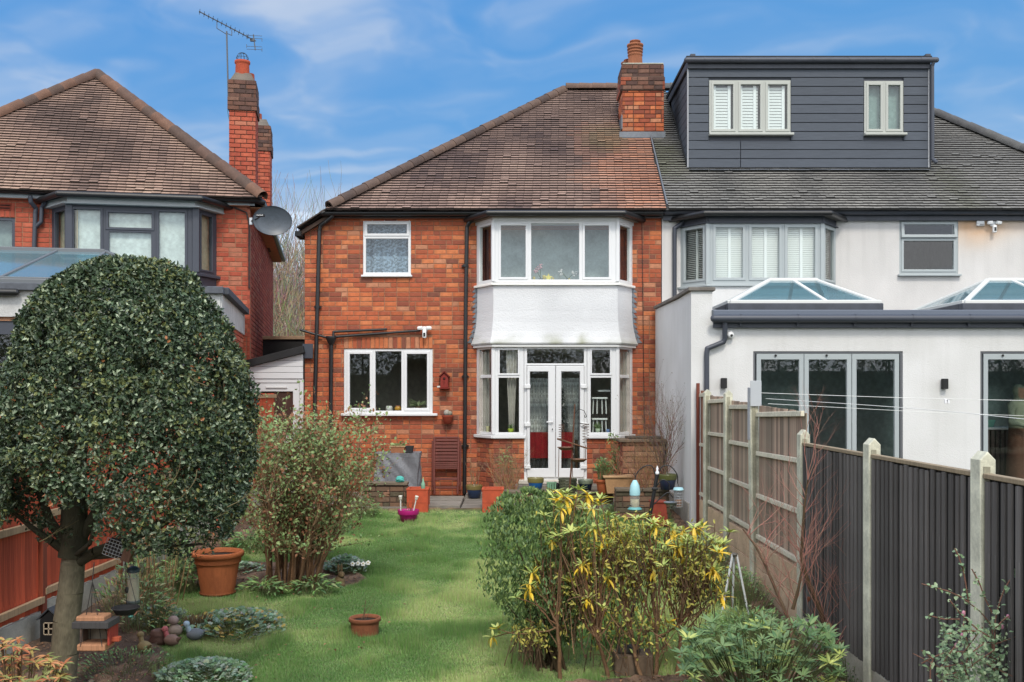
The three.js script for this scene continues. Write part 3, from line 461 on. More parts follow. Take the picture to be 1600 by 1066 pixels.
{
  const H = house2, w = { ol: fx(1063), or: fx(1306), fl: bx(1106), fr: bx(1285) }, sm = [fx(1405), fx(1497), fy(429), fy(344)], XE = 11.8;
  const bay = [w.ol + 0.1, w.or - 0.1, by(446), by(352)];
  part('wall', slabWithHoles([[XR + 0.012, -0.1], [XE, -0.1], [XE, 5.5], [XR + 0.012, 5.5]], [bay, sm], 0.28, M4().makeTranslation(0, 0, zf + 0.012)), mat.render, H);
  soup().box(XE - 0.12, 2.7, zf - 4.3, 0.24, 5.4, 8).box((XR + XE) / 2, 2.7, zf - 8.4, XE - XR, 5.4, 0.24).build('outer_wall', mat.renderExt, H);
  room(H, bay[0] - 0.1, bay[1] + 0.1, 3.2, 5.3, zf - 0.27, 2.5, S(150, 155, 155)); room(H, sm[0] - 0.3, sm[1] + 0.3, 3.4, 5.4, zf - 0.27, 2, S(105, 105, 105));
  // small window, its top light tilted open
  { const W = sm[1] - sm[0], h = sm[3] - sm[2], g = grp('window', H), m = M4().makeTranslation(sm[0], sm[2], zf + 0.0), t = h * 0.69;
    glaze(g, m, W, h, [[0.05, 0.06, W - 0.1, t - 0.1, 1], [0.05, t + 0.03, W - 0.1, h - t - 0.08, -1]], mat.greyFrame, { sash: 0.05 });
    const mm = M4().makeTranslation(sm[0] + 0.03, sm[2] + h - 0.03, zf + 0.02).multiply(M4().makeRotationX(-0.13)), sh = h - t - 0.01;
    part('sash', slabWithHoles([[0, -sh], [W - 0.06, -sh], [W - 0.06, 0], [0, 0]], [[0.06, W - 0.12, -sh + 0.06, -0.06]], 0.05, null, 0.006), mat.greyFrame, g, mm); part('pane', new THREE.PlaneGeometry(W - 0.17, sh - 0.11).translate(W / 2 - 0.03, -sh / 2, -0.02), mat.glass, g, mm);
    part('sill', soup().bev(W / 2, -0.02, 0.02, W + 0.07, 0.04, 0.16, 0.01).geo(), mat.greyFrame, g, m); }
  // upper bay
  const B = grp('bay_window', H), face = (y0, k, off = 0) => { const P = [V(w.ol - off, y0, zf), V(w.fl - off * 0.55, y0, zb + off), V(w.fr + off * 0.55, y0, zb + off), V(w.or + off, y0, zf)]; return basis(P[k], P[k + 1]); };
  { const y0 = by(445), y1 = by(349), h = y1 - y0, k = face(y0, 1), e = (px) => bx(px) - w.fl, ws = (a, b) => [e(a), 0.09, e(b) - e(a), h - 0.13, 1];
    glaze(B, k.m, k.L, h, [ws(1115, 1164), ws(1171, 1221), ws(1227, 1277)], mat.greyFrame, { sash: 0.055 });
    for (const i of [0, 2]) { const c = face(y0, i); glaze(B, c.m, c.L, h, [[0.09, 0.09, c.L - 0.17, h - 0.13, 1]], mat.greyFrame, { sash: 0.045 }); }
    for (const i of [0, 1, 2]) { const c = face(y0, i, 0.05); part('sill', soup().bev(c.L / 2, -0.015, -0.06, c.L + 0.03, 0.045, 0.16, 0.01).geo(), mat.greyFrame, B, c.m); part('fascia', soup().box(c.L / 2, h + 0.07, -0.04, c.L + 0.02, 0.15, 0.03).geo(), mat.anthracite, B, c.m); }
    for (const x of [w.fl, w.fr]) part('corner_post', soup().bev(x, (y0 + y1) / 2, zb - 0.02, 0.085, h, 0.1, 0.02).geo(), mat.greyFrame, B);
    const pl = (o) => [[w.ol - o, -zf], [w.fl - o * 0.5, -(zb + o)], [w.fr + o * 0.5, -(zb + o)], [w.or + o, -zf]], ext = (o, y, t) => prep(new THREE.ExtrudeGeometry(new THREE.Shape(pl(o).map(([a, b]) => new THREE.Vector2(a, b))), { depth: t, bevelEnabled: false }).rotateX(-Math.PI / 2).translate(0, y, 0));
    part('flat_roof', ext(0.16, by(338), 0.07), std(S(110, 108, 104, 0.8), { map: mottle }), B); part('soffit', ext(0.06, by(349), 0.02), mat.anthracite, B);
    const q = pl(0.2).map(([a, b]) => V(a, by(336), -b)); soup().path(q, 0.05, W1, 10).build('gutter', mat.black, B);
    part('panel', ext(0.02, 3.3, by(446) - 3.3), mat.renderExt, B);
    // louvred shutters behind the glass
    for (const [a, b] of [[1115, 1164], [1171, 1221], [1227, 1277]]) { const s = soup(), X0 = bx(a + 2), X1 = bx(b - 2); for (let y = y0 + 0.14; y < y1 - 0.08; y += 0.036) s.box((X0 + X1) / 2, y, zb - 0.1, X1 - X0, 0.03, 0.008, [0.82, 0.84, 0.83]); s.box((X0 + X1) / 2 + 0.02, (y0 + y1) / 2, zb - 0.08, 0.05, h - 0.16, 0.03, [0.86, 0.87, 0.88]); stuff(s.build('shutter', mat.plastic, B)); }
    for (const i of [0, 2]) { const c = face(y0, i), s = soup(); for (let y = 0.12; y < h - 0.06; y += 0.036) s.box(c.L / 2, y, -0.12, c.L - 0.16, 0.012, 0.03, [0.6, 0.6, 0.58]); s.box(c.L / 2, h / 2, -0.1, 0.035, h - 0.16, 0.03, [0.7, 0.7, 0.7]); const o = stuff(s.build('shutter', mat.plastic, B)); o.applyMatrix4(c.m); } }
  // eaves
  part('fascia', soup().box((XR + XE) / 2 + 0.02, EAVE - 0.1, zf + 0.08, XE - XR, 0.2, 0.03).geo(), mat.fascia, H);
  { const g = soup().path([V(XR + 0.06, EAVE - 0.05, zf + 0.18), V(XE + 1, EAVE - 0.05, zf + 0.18)], 0.055, W1, 12); for (let x = 3.2; x < XE; x += 0.9) g.tube(V(x, EAVE - 0.05, zf + 0.18), V(x + 0.03, EAVE - 0.05, zf + 0.18), 0.062); g.build('gutter', mat.anthracite, H); }
  soup().path([V(fx(1068), fy(344), zf + 0.1), V(fx(1062), fy(352), zf + 0.1), V(fx(1053), fy(358), zf + 0.09), V(fx(1053), fy(464), zf + 0.09)], 0.042, W1, 10).build('downpipe', mat.anthracite, H);
  // roof
  const RF = grp('roof', H), list = [], pal = [[134, 130, 126], [146, 142, 138], [120, 118, 116], [156, 152, 148], [108, 106, 106], [130, 130, 98], [168, 164, 160], [116, 120, 88]].map((c) => S(...c, 0.9));
  const G2 = [S(126, 126, 124, 0.82), S(144, 142, 139, 0.82), S(150, 148, 144, 0.82), S(166, 163, 158, 0.82)], MO2 = S(112, 114, 84, 0.85);
  const dx0 = 3.5, dx1 = 8.47, dv = (20.62 - 19.3) * RUN;
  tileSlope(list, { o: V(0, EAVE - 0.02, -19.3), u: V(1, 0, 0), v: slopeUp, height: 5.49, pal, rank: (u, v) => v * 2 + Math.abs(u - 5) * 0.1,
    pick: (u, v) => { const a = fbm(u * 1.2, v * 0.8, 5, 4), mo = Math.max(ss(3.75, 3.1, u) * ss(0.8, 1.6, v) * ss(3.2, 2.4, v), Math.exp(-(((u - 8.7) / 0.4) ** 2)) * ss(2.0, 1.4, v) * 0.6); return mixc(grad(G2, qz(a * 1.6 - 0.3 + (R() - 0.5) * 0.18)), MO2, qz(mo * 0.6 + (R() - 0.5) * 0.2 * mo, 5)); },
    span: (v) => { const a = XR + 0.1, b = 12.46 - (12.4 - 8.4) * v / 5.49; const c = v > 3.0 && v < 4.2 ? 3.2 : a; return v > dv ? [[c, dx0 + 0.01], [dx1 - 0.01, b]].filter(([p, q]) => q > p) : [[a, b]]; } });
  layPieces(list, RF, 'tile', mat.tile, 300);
  const A1 = V(8.4, EAVE - 0.02 + 5.49 * slopeUp.y, -19.3 + 5.49 * slopeUp.z), dk = S(70, 70, 70), deck = soup();
  deck.quad(V(XR, EAVE - 0.04, -19.28), V(12.4, EAVE - 0.04, -19.28), V(8.4, A1.y - 0.03, A1.z), V(XR, A1.y - 0.03, A1.z), dk); deck.quad(V(XR, 5.46, -28), V(12.4, 5.46, -28), V(8.4, A1.y - 0.03, A1.z), V(XR, A1.y - 0.03, A1.z), dk); deck.tri(V(12.4, 5.46, -19.28), V(12.4, 5.46, -28), V(8.4, A1.y - 0.03, A1.z), dk); deck.build('roof_deck', mat.tile, RF);
  ridgeTiles(A1.clone().add(V(0, 0.02, 0)), V(12.4, EAVE + 0.02, -19.28), RF, [[112, 112, 112], [104, 104, 106]].map((c) => S(...c, 0.8)), mat.tile, 0.42, 0.12);
  ridgeTiles(V(3.2, A1.y + 0.05, A1.z), A1.clone().add(V(0, 0.05, 0)), RF, [[112, 112, 112], [104, 104, 106]].map((c) => S(...c, 0.8)), mat.tile, 0.42, 0.12);
  // ---- dormer clad in dark boards
  const DM = grp('dormer', H), ZD = 20.5, zd = -ZD, gx = (px) => Xp(px, ZD), gy = (py) => Yp(py, ZD), D0 = gx(1075), D1 = gx(1450), yb = gy(262), yt = gy(107);
  const win1 = [gx(1108), gx(1235), gy(209), gy(126)], win2 = [gx(1350), gx(1411), gy(209), gy(127)], col = S(80, 87, 98, 0.88);
  part('wall', slabWithHoles([[D0 + 0.02, yb], [D1 - 0.02, yb], [D1 - 0.02, yt + 0.2], [D0 + 0.02, yt + 0.2]], [win1, win2], 0.12, M4().makeTranslation(0, 0, zd - 0.03)), mat.anthracite, DM);
  const n = 11, ph = (yt - yb) / n, boardM = std(W1, { map: rep(woodTex, 1), roughness: 0.7, bumpMap: woodTex, bumpScale: 0.0015 });
  boardM.map = rep(tex(256, (u, v) => 0.78 + 0.2 * vn(u * 6, v * 90, 3, 0) + 0.06 * vn(u * 40, v * 128, 4, 0)), 1); boardM.bumpMap = boardM.map;
  const plank = (x0, x1, y, k) => { const g = soup().bev((x0 + x1) / 2, y + ph / 2 - 0.004, 0, x1 - x0, ph - 0.012, 0.022, 0.006, col.map((c) => c * k)).geo(); const o = part('plank', g, boardM, DM); o.position.z = zd + 0.005; o.position.y = 0; };
  for (let i = 0; i < n; i++) {
    const y = yb + i * ph; let sp = [[D0, D1]];
    if (i < 3) sp = [[D0, gx(1156.5)], [gx(1157.5), D1]];
    for (const w_ of [win1, win2]) if (y + ph > w_[2] + 0.02 && y < w_[3] - 0.02) sp = sp.flatMap(([p, q]) => q <= w_[0] || p >= w_[1] ? [[p, q]] : [[p, w_[0] - 0.01], [w_[1] + 0.01, q]]);
    for (const [p, q] of sp) plank(p, q, y, 0.92 + 0.16 * h3(i, Math.round(p * 3), 2));
  }
  // left cheek, boards cut along the roof
  { const zr = (y) => -(19.3 + (y - EAVE) / 0.843), L = M4().makeBasis(V(0, 0, 1), V(0, 1, 0), V(-1, 0, 0)).setPosition(D0 + 0.03, 0, 0);
    for (let i = 0; i < n; i++) { const y = yb + i * ph + 0.003, y2 = y + ph - 0.01, a = Math.min(zr(y), zd - 0.03), b = zr(y2); const g = slabWithHoles([[a, y], [zd - 0.012, y], [zd - 0.012, y2], [b, y2]], [], 0.02, null, 0.004); const o = part('plank', soup().add(g, null, col.map((c) => c * (0.9 + 0.16 * h3(i, 4, 7)))).geo(), boardM, DM); o.applyMatrix4(L); }
    part('wall', slabWithHoles([[zr(yb), yb], [zd, yb], [zd, yt + 0.3], [zr(yt + 0.3), yt + 0.3]], [], 0.1, null), mat.anthracite, DM).applyMatrix4(L.clone().multiply(M4().makeTranslation(0, 0, -0.024)));
    part('wall', slabWithHoles([[zr(yb), yb], [zd, yb], [zd, yt + 0.3], [zr(yt + 0.3), yt + 0.3]], [], 0.1, null), mat.anthracite, DM).applyMatrix4(M4().makeTranslation(D1 - D0 - 0.07, 0, 0).multiply(L));
    part('corner_trim', soup().bev(D0 - 0.004, (yb + yt) / 2, zd + 0.006, 0.03, yt - yb, 0.035, 0.004, S(150, 152, 156)).geo(), mat.plastic, DM); part('corner_trim', soup().bev(D1 + 0.012, (yb + yt) / 2, zd + 0.006, 0.024, yt - yb, 0.035, 0.004, S(170, 172, 176)).geo(), mat.plastic, DM);
    const zt = zr(yt + 0.25);
    part('flat_roof', soup().bev((D0 + D1) / 2, gy(92), (zd + 0.1 + zt) / 2, D1 - D0 + 0.1, 0.07, zd + 0.1 - zt, 0.01).geo(), mat.blackRough, DM);
    part('fascia', soup().bev((D0 + D1) / 2, (gy(98) + gy(107)) / 2, zd + 0.05, D1 - D0 + 0.04, gy(96) - gy(108), 0.04, 0.006).geo(), mat.fascia, DM); part('fascia', soup().bev(D0 - 0.005, (gy(96) + gy(107)) / 2, (zd + zt) / 2, 0.04, gy(96) - gy(107), zd - zt, 0.006).geo(), mat.fascia, DM);
    const g = soup().path([V(D0 - 0.05, gy(97), zd + 0.13), V(D1 + 0.12, gy(97), zd + 0.13)], 0.055, W1, 10); for (let i = 0; i < 7; i++) { const x = lerp(D0 + 0.3, D1 - 0.2, i / 6); g.tube(V(x, gy(97), zd + 0.13), V(x + 0.03, gy(97), zd + 0.13), 0.062); } g.build('gutter', mat.fascia, DM);
    soup().path([V(D1 + 0.06, gy(101), zd + 0.12), V(D1 + 0.05, gy(106), zd + 0.1), V(D1 + 0.06, gy(250), zd + 0.08), V(D1 + 0.1, gy(256), zd + 0.16)], 0.036, W1, 10).build('downpipe', mat.anthracite, DM);
    const ld = soup(); for (let i = 0; i < 12; i++) { const x = lerp(D0, D1, (i + 0.5) / 12); ld.bev(x, yb - 0.065 + (h3(i, 2, 2) - 0.5) * 0.015, zd + 0.055, (D1 - D0) / 12 - 0.01, 0.012, 0.17, 0.004, [0.9 + 0.5 * h3(i, 3, 3), 0.9 + 0.5 * h3(i, 3, 3), 0.9 + 0.55 * h3(i, 3, 3)]); } ld.build('flashing', mat.lead, DM); }
  const dwin = (w_, k) => { const g = grp('window', H), W = w_[1] - w_[0], h = w_[3] - w_[2], m = M4().makeTranslation(w_[0], w_[2], zd + 0.02), q = W / k; glaze(g, m, W, h, Array.from({ length: k }, (_, i) => [i * q + 0.05, 0.05, q - 0.08, h - 0.1, 1]), mat.stoneFrame, { sash: 0.05 }); part('sill', soup().bev(W / 2 + 0.02, -0.025, 0.03, W + 0.06, 0.05, 0.14, 0.01).geo(), mat.stoneFrame, g, m); return { g, m, q, h }; };
  const d1 = dwin(win1, 3); dwin(win2, 2); room(DM, win1[0] - 0.3, win1[1] + 0.3, win1[2] - 0.3, win1[3] + 0.1, zd - 0.16, 1.0, S(150, 160, 165)); room(DM, win2[0] - 0.2, win2[1] + 0.2, win2[2] - 0.3, win2[3] + 0.1, zd - 0.16, 0.9, S(150, 170, 170));
  for (let i = 0; i < 3; i++) { const X = i * d1.q + 0.1, W = d1.q - 0.18; for (let y = 0.13; y < d1.h - 0.1; y += 0.062) { const g = soup().bev(X + W / 2, y, -0.09, W - 0.03, 0.052, 0.008, 0.003, [0.8, 0.82, 0.83]).geo(); part('slat', g, mat.plastic, d1.g, d1.m); } for (const x of [X + (i === 0 ? 0.015 : W * 0.02), X + (i === 1 ? W * 0.78 : W * 0.86)]) part('shutter_stile', soup().bev(x, d1.h / 2, -0.075, 0.06, d1.h - 0.18, 0.03, 0.005, [0.86, 0.88, 0.9]).geo(), mat.plastic, d1.g, d1.m); }
  for (const [px, w_] of [[1370, 0.2], [1397, 0.2]]) part('backing', soup().box(gx(px), (win2[2] + win2[3]) / 2, zd - 0.14, 0.32, win2[3] - win2[2], 0.01, S(150, 178, 176)).geo(), mat.cloth, DM);

  // ---- extension
  const E = grp('extension', H), x0 = ex(1080), x1 = 10.6, top = ey(511), b1 = [ex(1177), ex(1411), 0.38, ey(549)], b2 = [ex(1532), ex(1532) + 2.33, 0.38, ey(549)];
  part('wall', slabWithHoles([[x0, -0.7], [x1, -0.7], [x1, top + 0.1], [ex(1113), top + 0.1], [ex(1113), ey(455)], [x0, ey(455)]], [b1, b2], 0.3, M4().makeTranslation(0, 0, ze)), mat.renderExt, E);
  part('wall', slabWithHoles([[zf + 0.02, -0.7], [ze - 0.301, -0.7], [ze - 0.301, ey(455)], [ze - 1.2, ey(455) - 0.01], [zf + 0.02, fy(484)]], [], 0.3, M4().makeBasis(V(0, 0, 1), V(0, 1, 0), V(-1, 0, 0)).setPosition(x0, 0, 0)), mat.renderExt, E);
  { const s = soup(), cc = S(118, 112, 106); const L = [[zf + 0.1, fy(484)], [ze - 1.2, ey(455)], [ze + 0.05, ey(455)]]; for (let i = 0; i < 2; i++) { const [za, ya] = L[i], [z2, y2] = L[i + 1], l = Math.hypot(z2 - za, y2 - ya), k = 4 - i * 2; for (let j = 0; j < k; j++) { const t = (j + 0.5) / k, m = M4().makeTranslation(x0 + 0.16, lerp(ya, y2, t) + 0.03, lerp(za, z2, t)).multiply(M4().makeRotationX(-Math.atan2(y2 - ya, z2 - za))); part('coping_stone', soup().bev(0, 0, 0, 0.42, 0.06, l / k - 0.006, 0.012, sc(cc, 0.85 + 0.3 * h3(j, i, 3))).geo(), mat.terracotta, E, m); } } }
  part('plinth', soup().bev(x0 + 0.16, -0.15, (zf + ze) / 2 - 0.05, 0.37, 0.74, 3.8, 0.01, S(158, 152, 142)).geo(), mat.matte, E);
  soup().box(x1 - 0.15, 1.5, (zf + ze) / 2, 0.3, 3.2, 3.6).build('outer_wall', mat.renderExt, E);
  const sky1 = [Xp(1142, 16.25) + 0.15, Xp(1372, 16.25) - 0.15, 16.4, 18.55], sky2 = [Xp(1508, 16.25) + 0.15, Xp(1508, 16.25) + 2.25, 16.4, 18.55], flat = M4().makeRotationX(-Math.PI / 2);
  part('roof_slab', slabWithHoles([[ex(1113), ZE + 0.02], [x1, ZE + 0.02], [x1, FZ - 0.02], [ex(1113), FZ - 0.02]], [sky1, sky2], 0.12, flat.clone().setPosition(0, ey(494), 0)), mat.blackRough, E);
  const rx0 = ex(1113);
  part('fascia', soup().bev((rx0 + x1) / 2, ey(508), ze + 0.06, x1 - rx0, ey(503) - ey(513), 0.04, 0.006).geo(), mat.anthracite, E);
  part('edge_trim', soup().bev((rx0 + x1) / 2, ey(489.5), ze + 0.08, x1 - rx0, ey(485) - ey(494), 0.05, 0.012).geo(), std(S(96, 104, 118), { roughness: 0.35 }), E); part('edge_trim', soup().bev(rx0 + 0.02, ey(490), ze - 0.5, 0.06, 0.12, 1.1, 0.01).geo(), mat.lead, E);
  { const g = soup().path([V(rx0, ey(499), ze + 0.16), V(x1, ey(499), ze + 0.16)], 0.062, W1, 12); for (let x = rx0 + 0.4; x < x1; x += 0.88) g.tube(V(x, ey(499), ze + 0.16), V(x + 0.03, ey(499), ze + 0.16), 0.07).box(x + 0.015, ey(506), ze + 0.1, 0.03, 0.08, 0.05); g.build('gutter', mat.anthracite, E); }
  soup().path([V(ex(1130), ey(502), ze + 0.14), V(ex(1131), ey(530), ze + 0.08), V(ex(1129), ey(535), ze + 0.07), V(ex(1104), ey(545), ze + 0.07), V(ex(1103), ey(552), ze + 0.07), V(ex(1103), 0, ze + 0.07)], 0.04, W1, 10).build('downpipe', mat.anthracite, E);
  const bif = (b, n) => { const g = grp('bifold_door', H), W = b[1] - b[0], h = b[3] - b[2], m = M4().makeTranslation(b[0], b[2], ze - 0.02), q = (W - 0.1) / 3; part('frame', slabWithHoles([[0, 0], [W, 0], [W, h], [0, h]], [[0.035, W - 0.035, 0.03, h - 0.035]], 0.1, null, 0.003), std(S(98, 100, 104), { roughness: 0.4 }), g, m);
    for (let i = 0; i < n; i++) { const lm = m.clone().multiply(M4().makeTranslation(0.05 + i * q, 0.035, 0.01)); part('door_leaf', slabWithHoles([[0.004, 0], [q - 0.004, 0], [q - 0.004, h - 0.075], [0.004, h - 0.075]], [[0.075, q - 0.075, 0.09, h - 0.165]], 0.06, null, 0.005), mat.greyFrame, g, lm); part('pane', new THREE.PlaneGeometry(q - 0.14, h - 0.24).translate(q / 2, h / 2 - 0.04, -0.03), mat.glass, g, lm); if (i < 2) part('hinge', soup().ball(V(q * 0.4 + i * 0.05, h - 0.1, 0.02), 0.02).geo(), mat.black, g, lm); } };
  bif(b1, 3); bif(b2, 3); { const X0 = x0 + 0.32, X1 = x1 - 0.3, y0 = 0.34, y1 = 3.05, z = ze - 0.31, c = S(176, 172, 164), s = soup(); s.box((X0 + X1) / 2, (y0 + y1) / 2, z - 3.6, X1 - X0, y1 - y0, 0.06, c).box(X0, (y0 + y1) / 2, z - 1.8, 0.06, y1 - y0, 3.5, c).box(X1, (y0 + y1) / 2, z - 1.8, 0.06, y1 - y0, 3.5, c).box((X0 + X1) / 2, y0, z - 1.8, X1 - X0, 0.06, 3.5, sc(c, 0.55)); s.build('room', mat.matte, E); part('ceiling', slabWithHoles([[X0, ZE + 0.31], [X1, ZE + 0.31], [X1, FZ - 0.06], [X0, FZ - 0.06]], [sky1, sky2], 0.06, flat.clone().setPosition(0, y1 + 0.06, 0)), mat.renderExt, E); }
  // roof lanterns
  const lantern = (X0, X1, full) => { const L = grp('roof_lantern', H), z0 = -16.25, z1 = -18.7, yb_ = 3.4, yt_ = 3.92, rz = -17.5, r0 = lerp(X0, X1, 0.4), r1 = lerp(X0, X1, 0.735), rf = std([0.66, 0.67, 0.65], { roughness: 0.4 });
    part('kerb', soup().bev((X0 + X1) / 2, yb_ - 0.08, z0, X1 - X0 + 0.14, 0.16, 0.14, 0.02).bev((X0 + X1) / 2, yb_ - 0.08, z1, X1 - X0 + 0.14, 0.16, 0.14, 0.02).bev(X0, yb_ - 0.08, (z0 + z1) / 2, 0.14, 0.158, z0 - z1 - 0.14, 0.02).bev(X1, yb_ - 0.08, (z0 + z1) / 2, 0.14, 0.158, z0 - z1 - 0.14, 0.02).geo(), mat.fascia, L);
    const c = [V(X0, yb_ + 0.02, z0), V(X1, yb_ + 0.02, z0), V(X1, yb_ + 0.02, z1), V(X0, yb_ + 0.02, z1)], a = V(r0, yt_, rz), b = V(r1, yt_, rz), bar = (p, q, w = 0.045) => { const d = q.clone().sub(p), l = d.length(), m = M4().makeBasis(d.clone().normalize(), V(0, 0, 1), V(0, 0, 1)), u = d.clone().normalize(), s_ = u.clone().cross(V(0, 1, 0)).normalize(); m.makeBasis(u, s_.clone().cross(u).normalize(), s_).setPosition(p.clone().add(q).multiplyScalar(0.5)); part('rafter', soup().bev(0, 0, 0, l + 0.04, w, w * 1.9, 0.012).geo(), rf, L, m); };
    for (let i = 0; i < 4; i++) bar(c[i], c[(i + 1) % 4], 0.06); bar(a, b, 0.055); bar(c[0], a); bar(c[3], a); bar(c[1], b); bar(c[2], b);
    const mid = V(lerp(X0, X1, 0.66), yb_ + 0.02, z0), mt = V(lerp(r0, r1, 0.5), yt_, rz); bar(mid, mt, 0.035); bar(V(mid.x, mid.y, z1), mt, 0.035);
    const P = (...v) => part('pane', soup().tri(v[0], v[1], v[2]).add(v[3] ? soup().tri(v[0], v[2], v[3]).geo() : soup().tri(v[0], v[1], v[2]).geo()).geo(), mat.roofGlass, L);
    P(c[0], mid, mt, a); P(mid, c[1], b, mt); P(c[3], c[2], b, a); part('pane', soup().tri(c[0], a, c[3]).geo(), mat.roofGlass, L); part('pane', soup().tri(c[1], b, c[2]).geo(), mat.roofGlass, L); };
  lantern(Xp(1142, 16.25), Xp(1372, 16.25)); lantern(Xp(1508, 16.25), Xp(1508, 16.25) + 2.4);
}
seat(house2, V(6.6, 0, zf - 4));

// ================================================================ LEFT HOUSE, turned about ten degrees
const TH = 10.5 * Math.PI / 180, CT = Math.cos(TH), ST = Math.sin(TH), LC = V(-5.15, 0, -19.5);
const lu = (px, d = 0) => { const k = (px - VX) / FL; return -((-5.15 + ST * d - k * (19.5 - CT * d)) / (CT - ST * k)); };   // local x on the plane d in front of the wall
const ly = (py, x, d = 0) => Yp(py, 19.5 + ST * x - CT * d);
const house3 = thing('brick_house', 'bright red brick house on the left with hipped roof and charcoal bay window', 'house', LC, TH);
{
  const H = house3, list = [], Wd = 7.0, E = 5.62, d = 0.55;
  const ol = lu(81), or = lu(338), fl = lu(108, d), fr = lu(306, d), wy = (py, px) => ly(py, lu(px));
  const bay = [ol + 0.08, or - 0.08, 3.75, 5.4], lw = [lu(-40), lu(23), wy(440, 10), wy(340, 20)];
  part('wall', slabWithHoles([[-Wd, -0.1], [0, -0.1], [0, E], [-Wd, E]], [bay, lw], 0.26, M4().makeTranslation(0, 0, -0.009)), mat.mortar, H);
  brickFace(list, { x0: -Wd, x1: 0, y0: 3.2, y1: E, pal: BRICK.bright, holes: [[bay[0] - 0.02, bay[1] + 0.02, 3.2, 5.5], lw], soldier: [[lw[0], lw[1], lw[3], lw[3] + 0.22]], rank: (x, y) => Math.min(Math.abs(x), Math.abs(x + 4)) });
  brickFace(list, { x0: -0.42, x1: 0, y0: -0.1, y1: 3.2, pal: BRICK.bright, rank: () => 9 });
  const side = M4().makeBasis(V(0, 0, -1), V(0, 1, 0), V(1, 0, 0)); part('wall', slabWithHoles([[0.26, -0.1], [8.2, -0.1], [8.2, E], [0.26, E]], [], 0.26, side.clone().setPosition(-0.009, 0, 0)), mat.mortarGrey, H);
  brickFace(list, { x0: 0, x1: 8.2, y0: 1, y1: E, m: side, pal: BRICK.bright, rank: () => 12 });
  soup().box(-Wd + 0.1, 2.7, -4.2, 0.2, 5.4, 7.8).box(-Wd / 2, 2.7, -8.3, Wd, 5.4, 0.2).build('outer_wall', mat.mortar, H);
  layPieces(list, H, 'brick', mat.brick, 300);
  part('air_brick', soup().bev(lu(8), wy(323, 8), 0.0, 0.2, 0.13, 0.03, 0.004, S(150, 66, 46)).box(lu(8), wy(321, 8), 0.018, 0.17, 0.02, 0.01, [0.02, 0.01, 0.01]).box(lu(8), wy(325.5, 8), 0.018, 0.17, 0.02, 0.01, [0.02, 0.01, 0.01]).geo(), mat.brick, H);
  room(H, -Wd + 0.3, lw[1] + 0.3, 3.7, 5.4, -0.27, 2, S(150, 160, 160)); room(H, bay[0] - 0.2, bay[1] + 0.2, 3.5, 5.4, -0.27, 2.4, S(150, 156, 156));
  { const g = grp('window', H), W = lw[1] - lw[0], h = lw[3] - lw[2], m = M4().makeTranslation(lw[0], lw[2], -0.03); glaze(g, m, W, h, [[0.07, 0.07, W - 0.13, h - 0.13, 0]], mat.anthracite); part('backing', soup().box(W / 2, h / 2, -0.2, W, h, 0.01, S(150, 168, 166)).geo(), mat.cloth, g, m); }  // pale sheet behind this pane added to stand for mirrored cloud
  const B = grp('bay_window', H), P0 = [[ol, 0], [fl, d], [fr, d], [or, 0]], face = (y, k, o = 0) => basis(V(P0[k][0] + (k === 0 ? -o : k === 3 ? o : 0), y, P0[k][1] + (k === 1 || k === 2 ? o : 0)), V(P0[k + 1][0] + (k === 2 ? o : 0), y, P0[k + 1][1] + (k + 1 < 3 ? o : 0)));
  const y0 = ly(425, lu(250, d), d), y1 = ly(323, lu(250, d), d), h = y1 - y0, k = face(y0, 1), e = (px) => lu(px, d) - fl, yy = (py) => ly(py, lu(200, d), d) - y0;
  glaze(B, k.m, k.L, h, [[e(112), 0.06, e(160) - e(112), h - 0.12, 1], [e(170), 0.06, e(236) - e(170), yy(363) - 0.06, 0], [e(166), yy(359), e(240) - e(166), yy(330) - yy(359), 1], [e(245), 0.06, e(292) - e(245), h - 0.12, 1]], mat.anthracite, { sash: 0.05 });
  for (const i of [0, 2]) { const c = face(y0, i); glaze(B, c.m, c.L, h, [[0.13, 0.06, c.L - 0.26, h - 0.14, 1]], mat.anthracite, { sash: 0.035 }); }
  for (const i of [0, 1, 2]) { const c = face(y0 - 0.03, i, 0.05); part('sill', soup().bev(c.L / 2, 0, -0.05, c.L + 0.03, 0.06, 0.16, 0.012).geo(), mat.anthracite, B, c.m); const a = face(y1, i, 0.14); part('fascia', soup().bev(a.L / 2, 0.05, -0.02, a.L, 0.13, 0.04, 0.008).geo(), std(S(188, 194, 196, 0.85), { roughness: 0.4 }), B, a.m); const b = face(y0 - 0.65, i); part('panel', soup().box(b.L / 2, 0.31, -0.03, b.L, 0.62, 0.05).geo(), mat.anthracite, B, b.m); part('backing', soup().box(k.L * 0 + c.L / 2, h / 2, i === 1 ? -0.1 : -0.12, c.L, h, 0.01, i === 1 ? S(228, 238, 236) : S(200, 190, 164)).geo(), mat.cloth, B, face(y0, i).m); }  // front pale sheet added for reflected cloud; cream side sheets are curtains
  for (const x of [fl, fr]) part('corner_post', soup().bev(x, (y0 + y1) / 2, d - 0.02, 0.13, h, 0.12, 0.02).geo(), mat.anthracite, B);
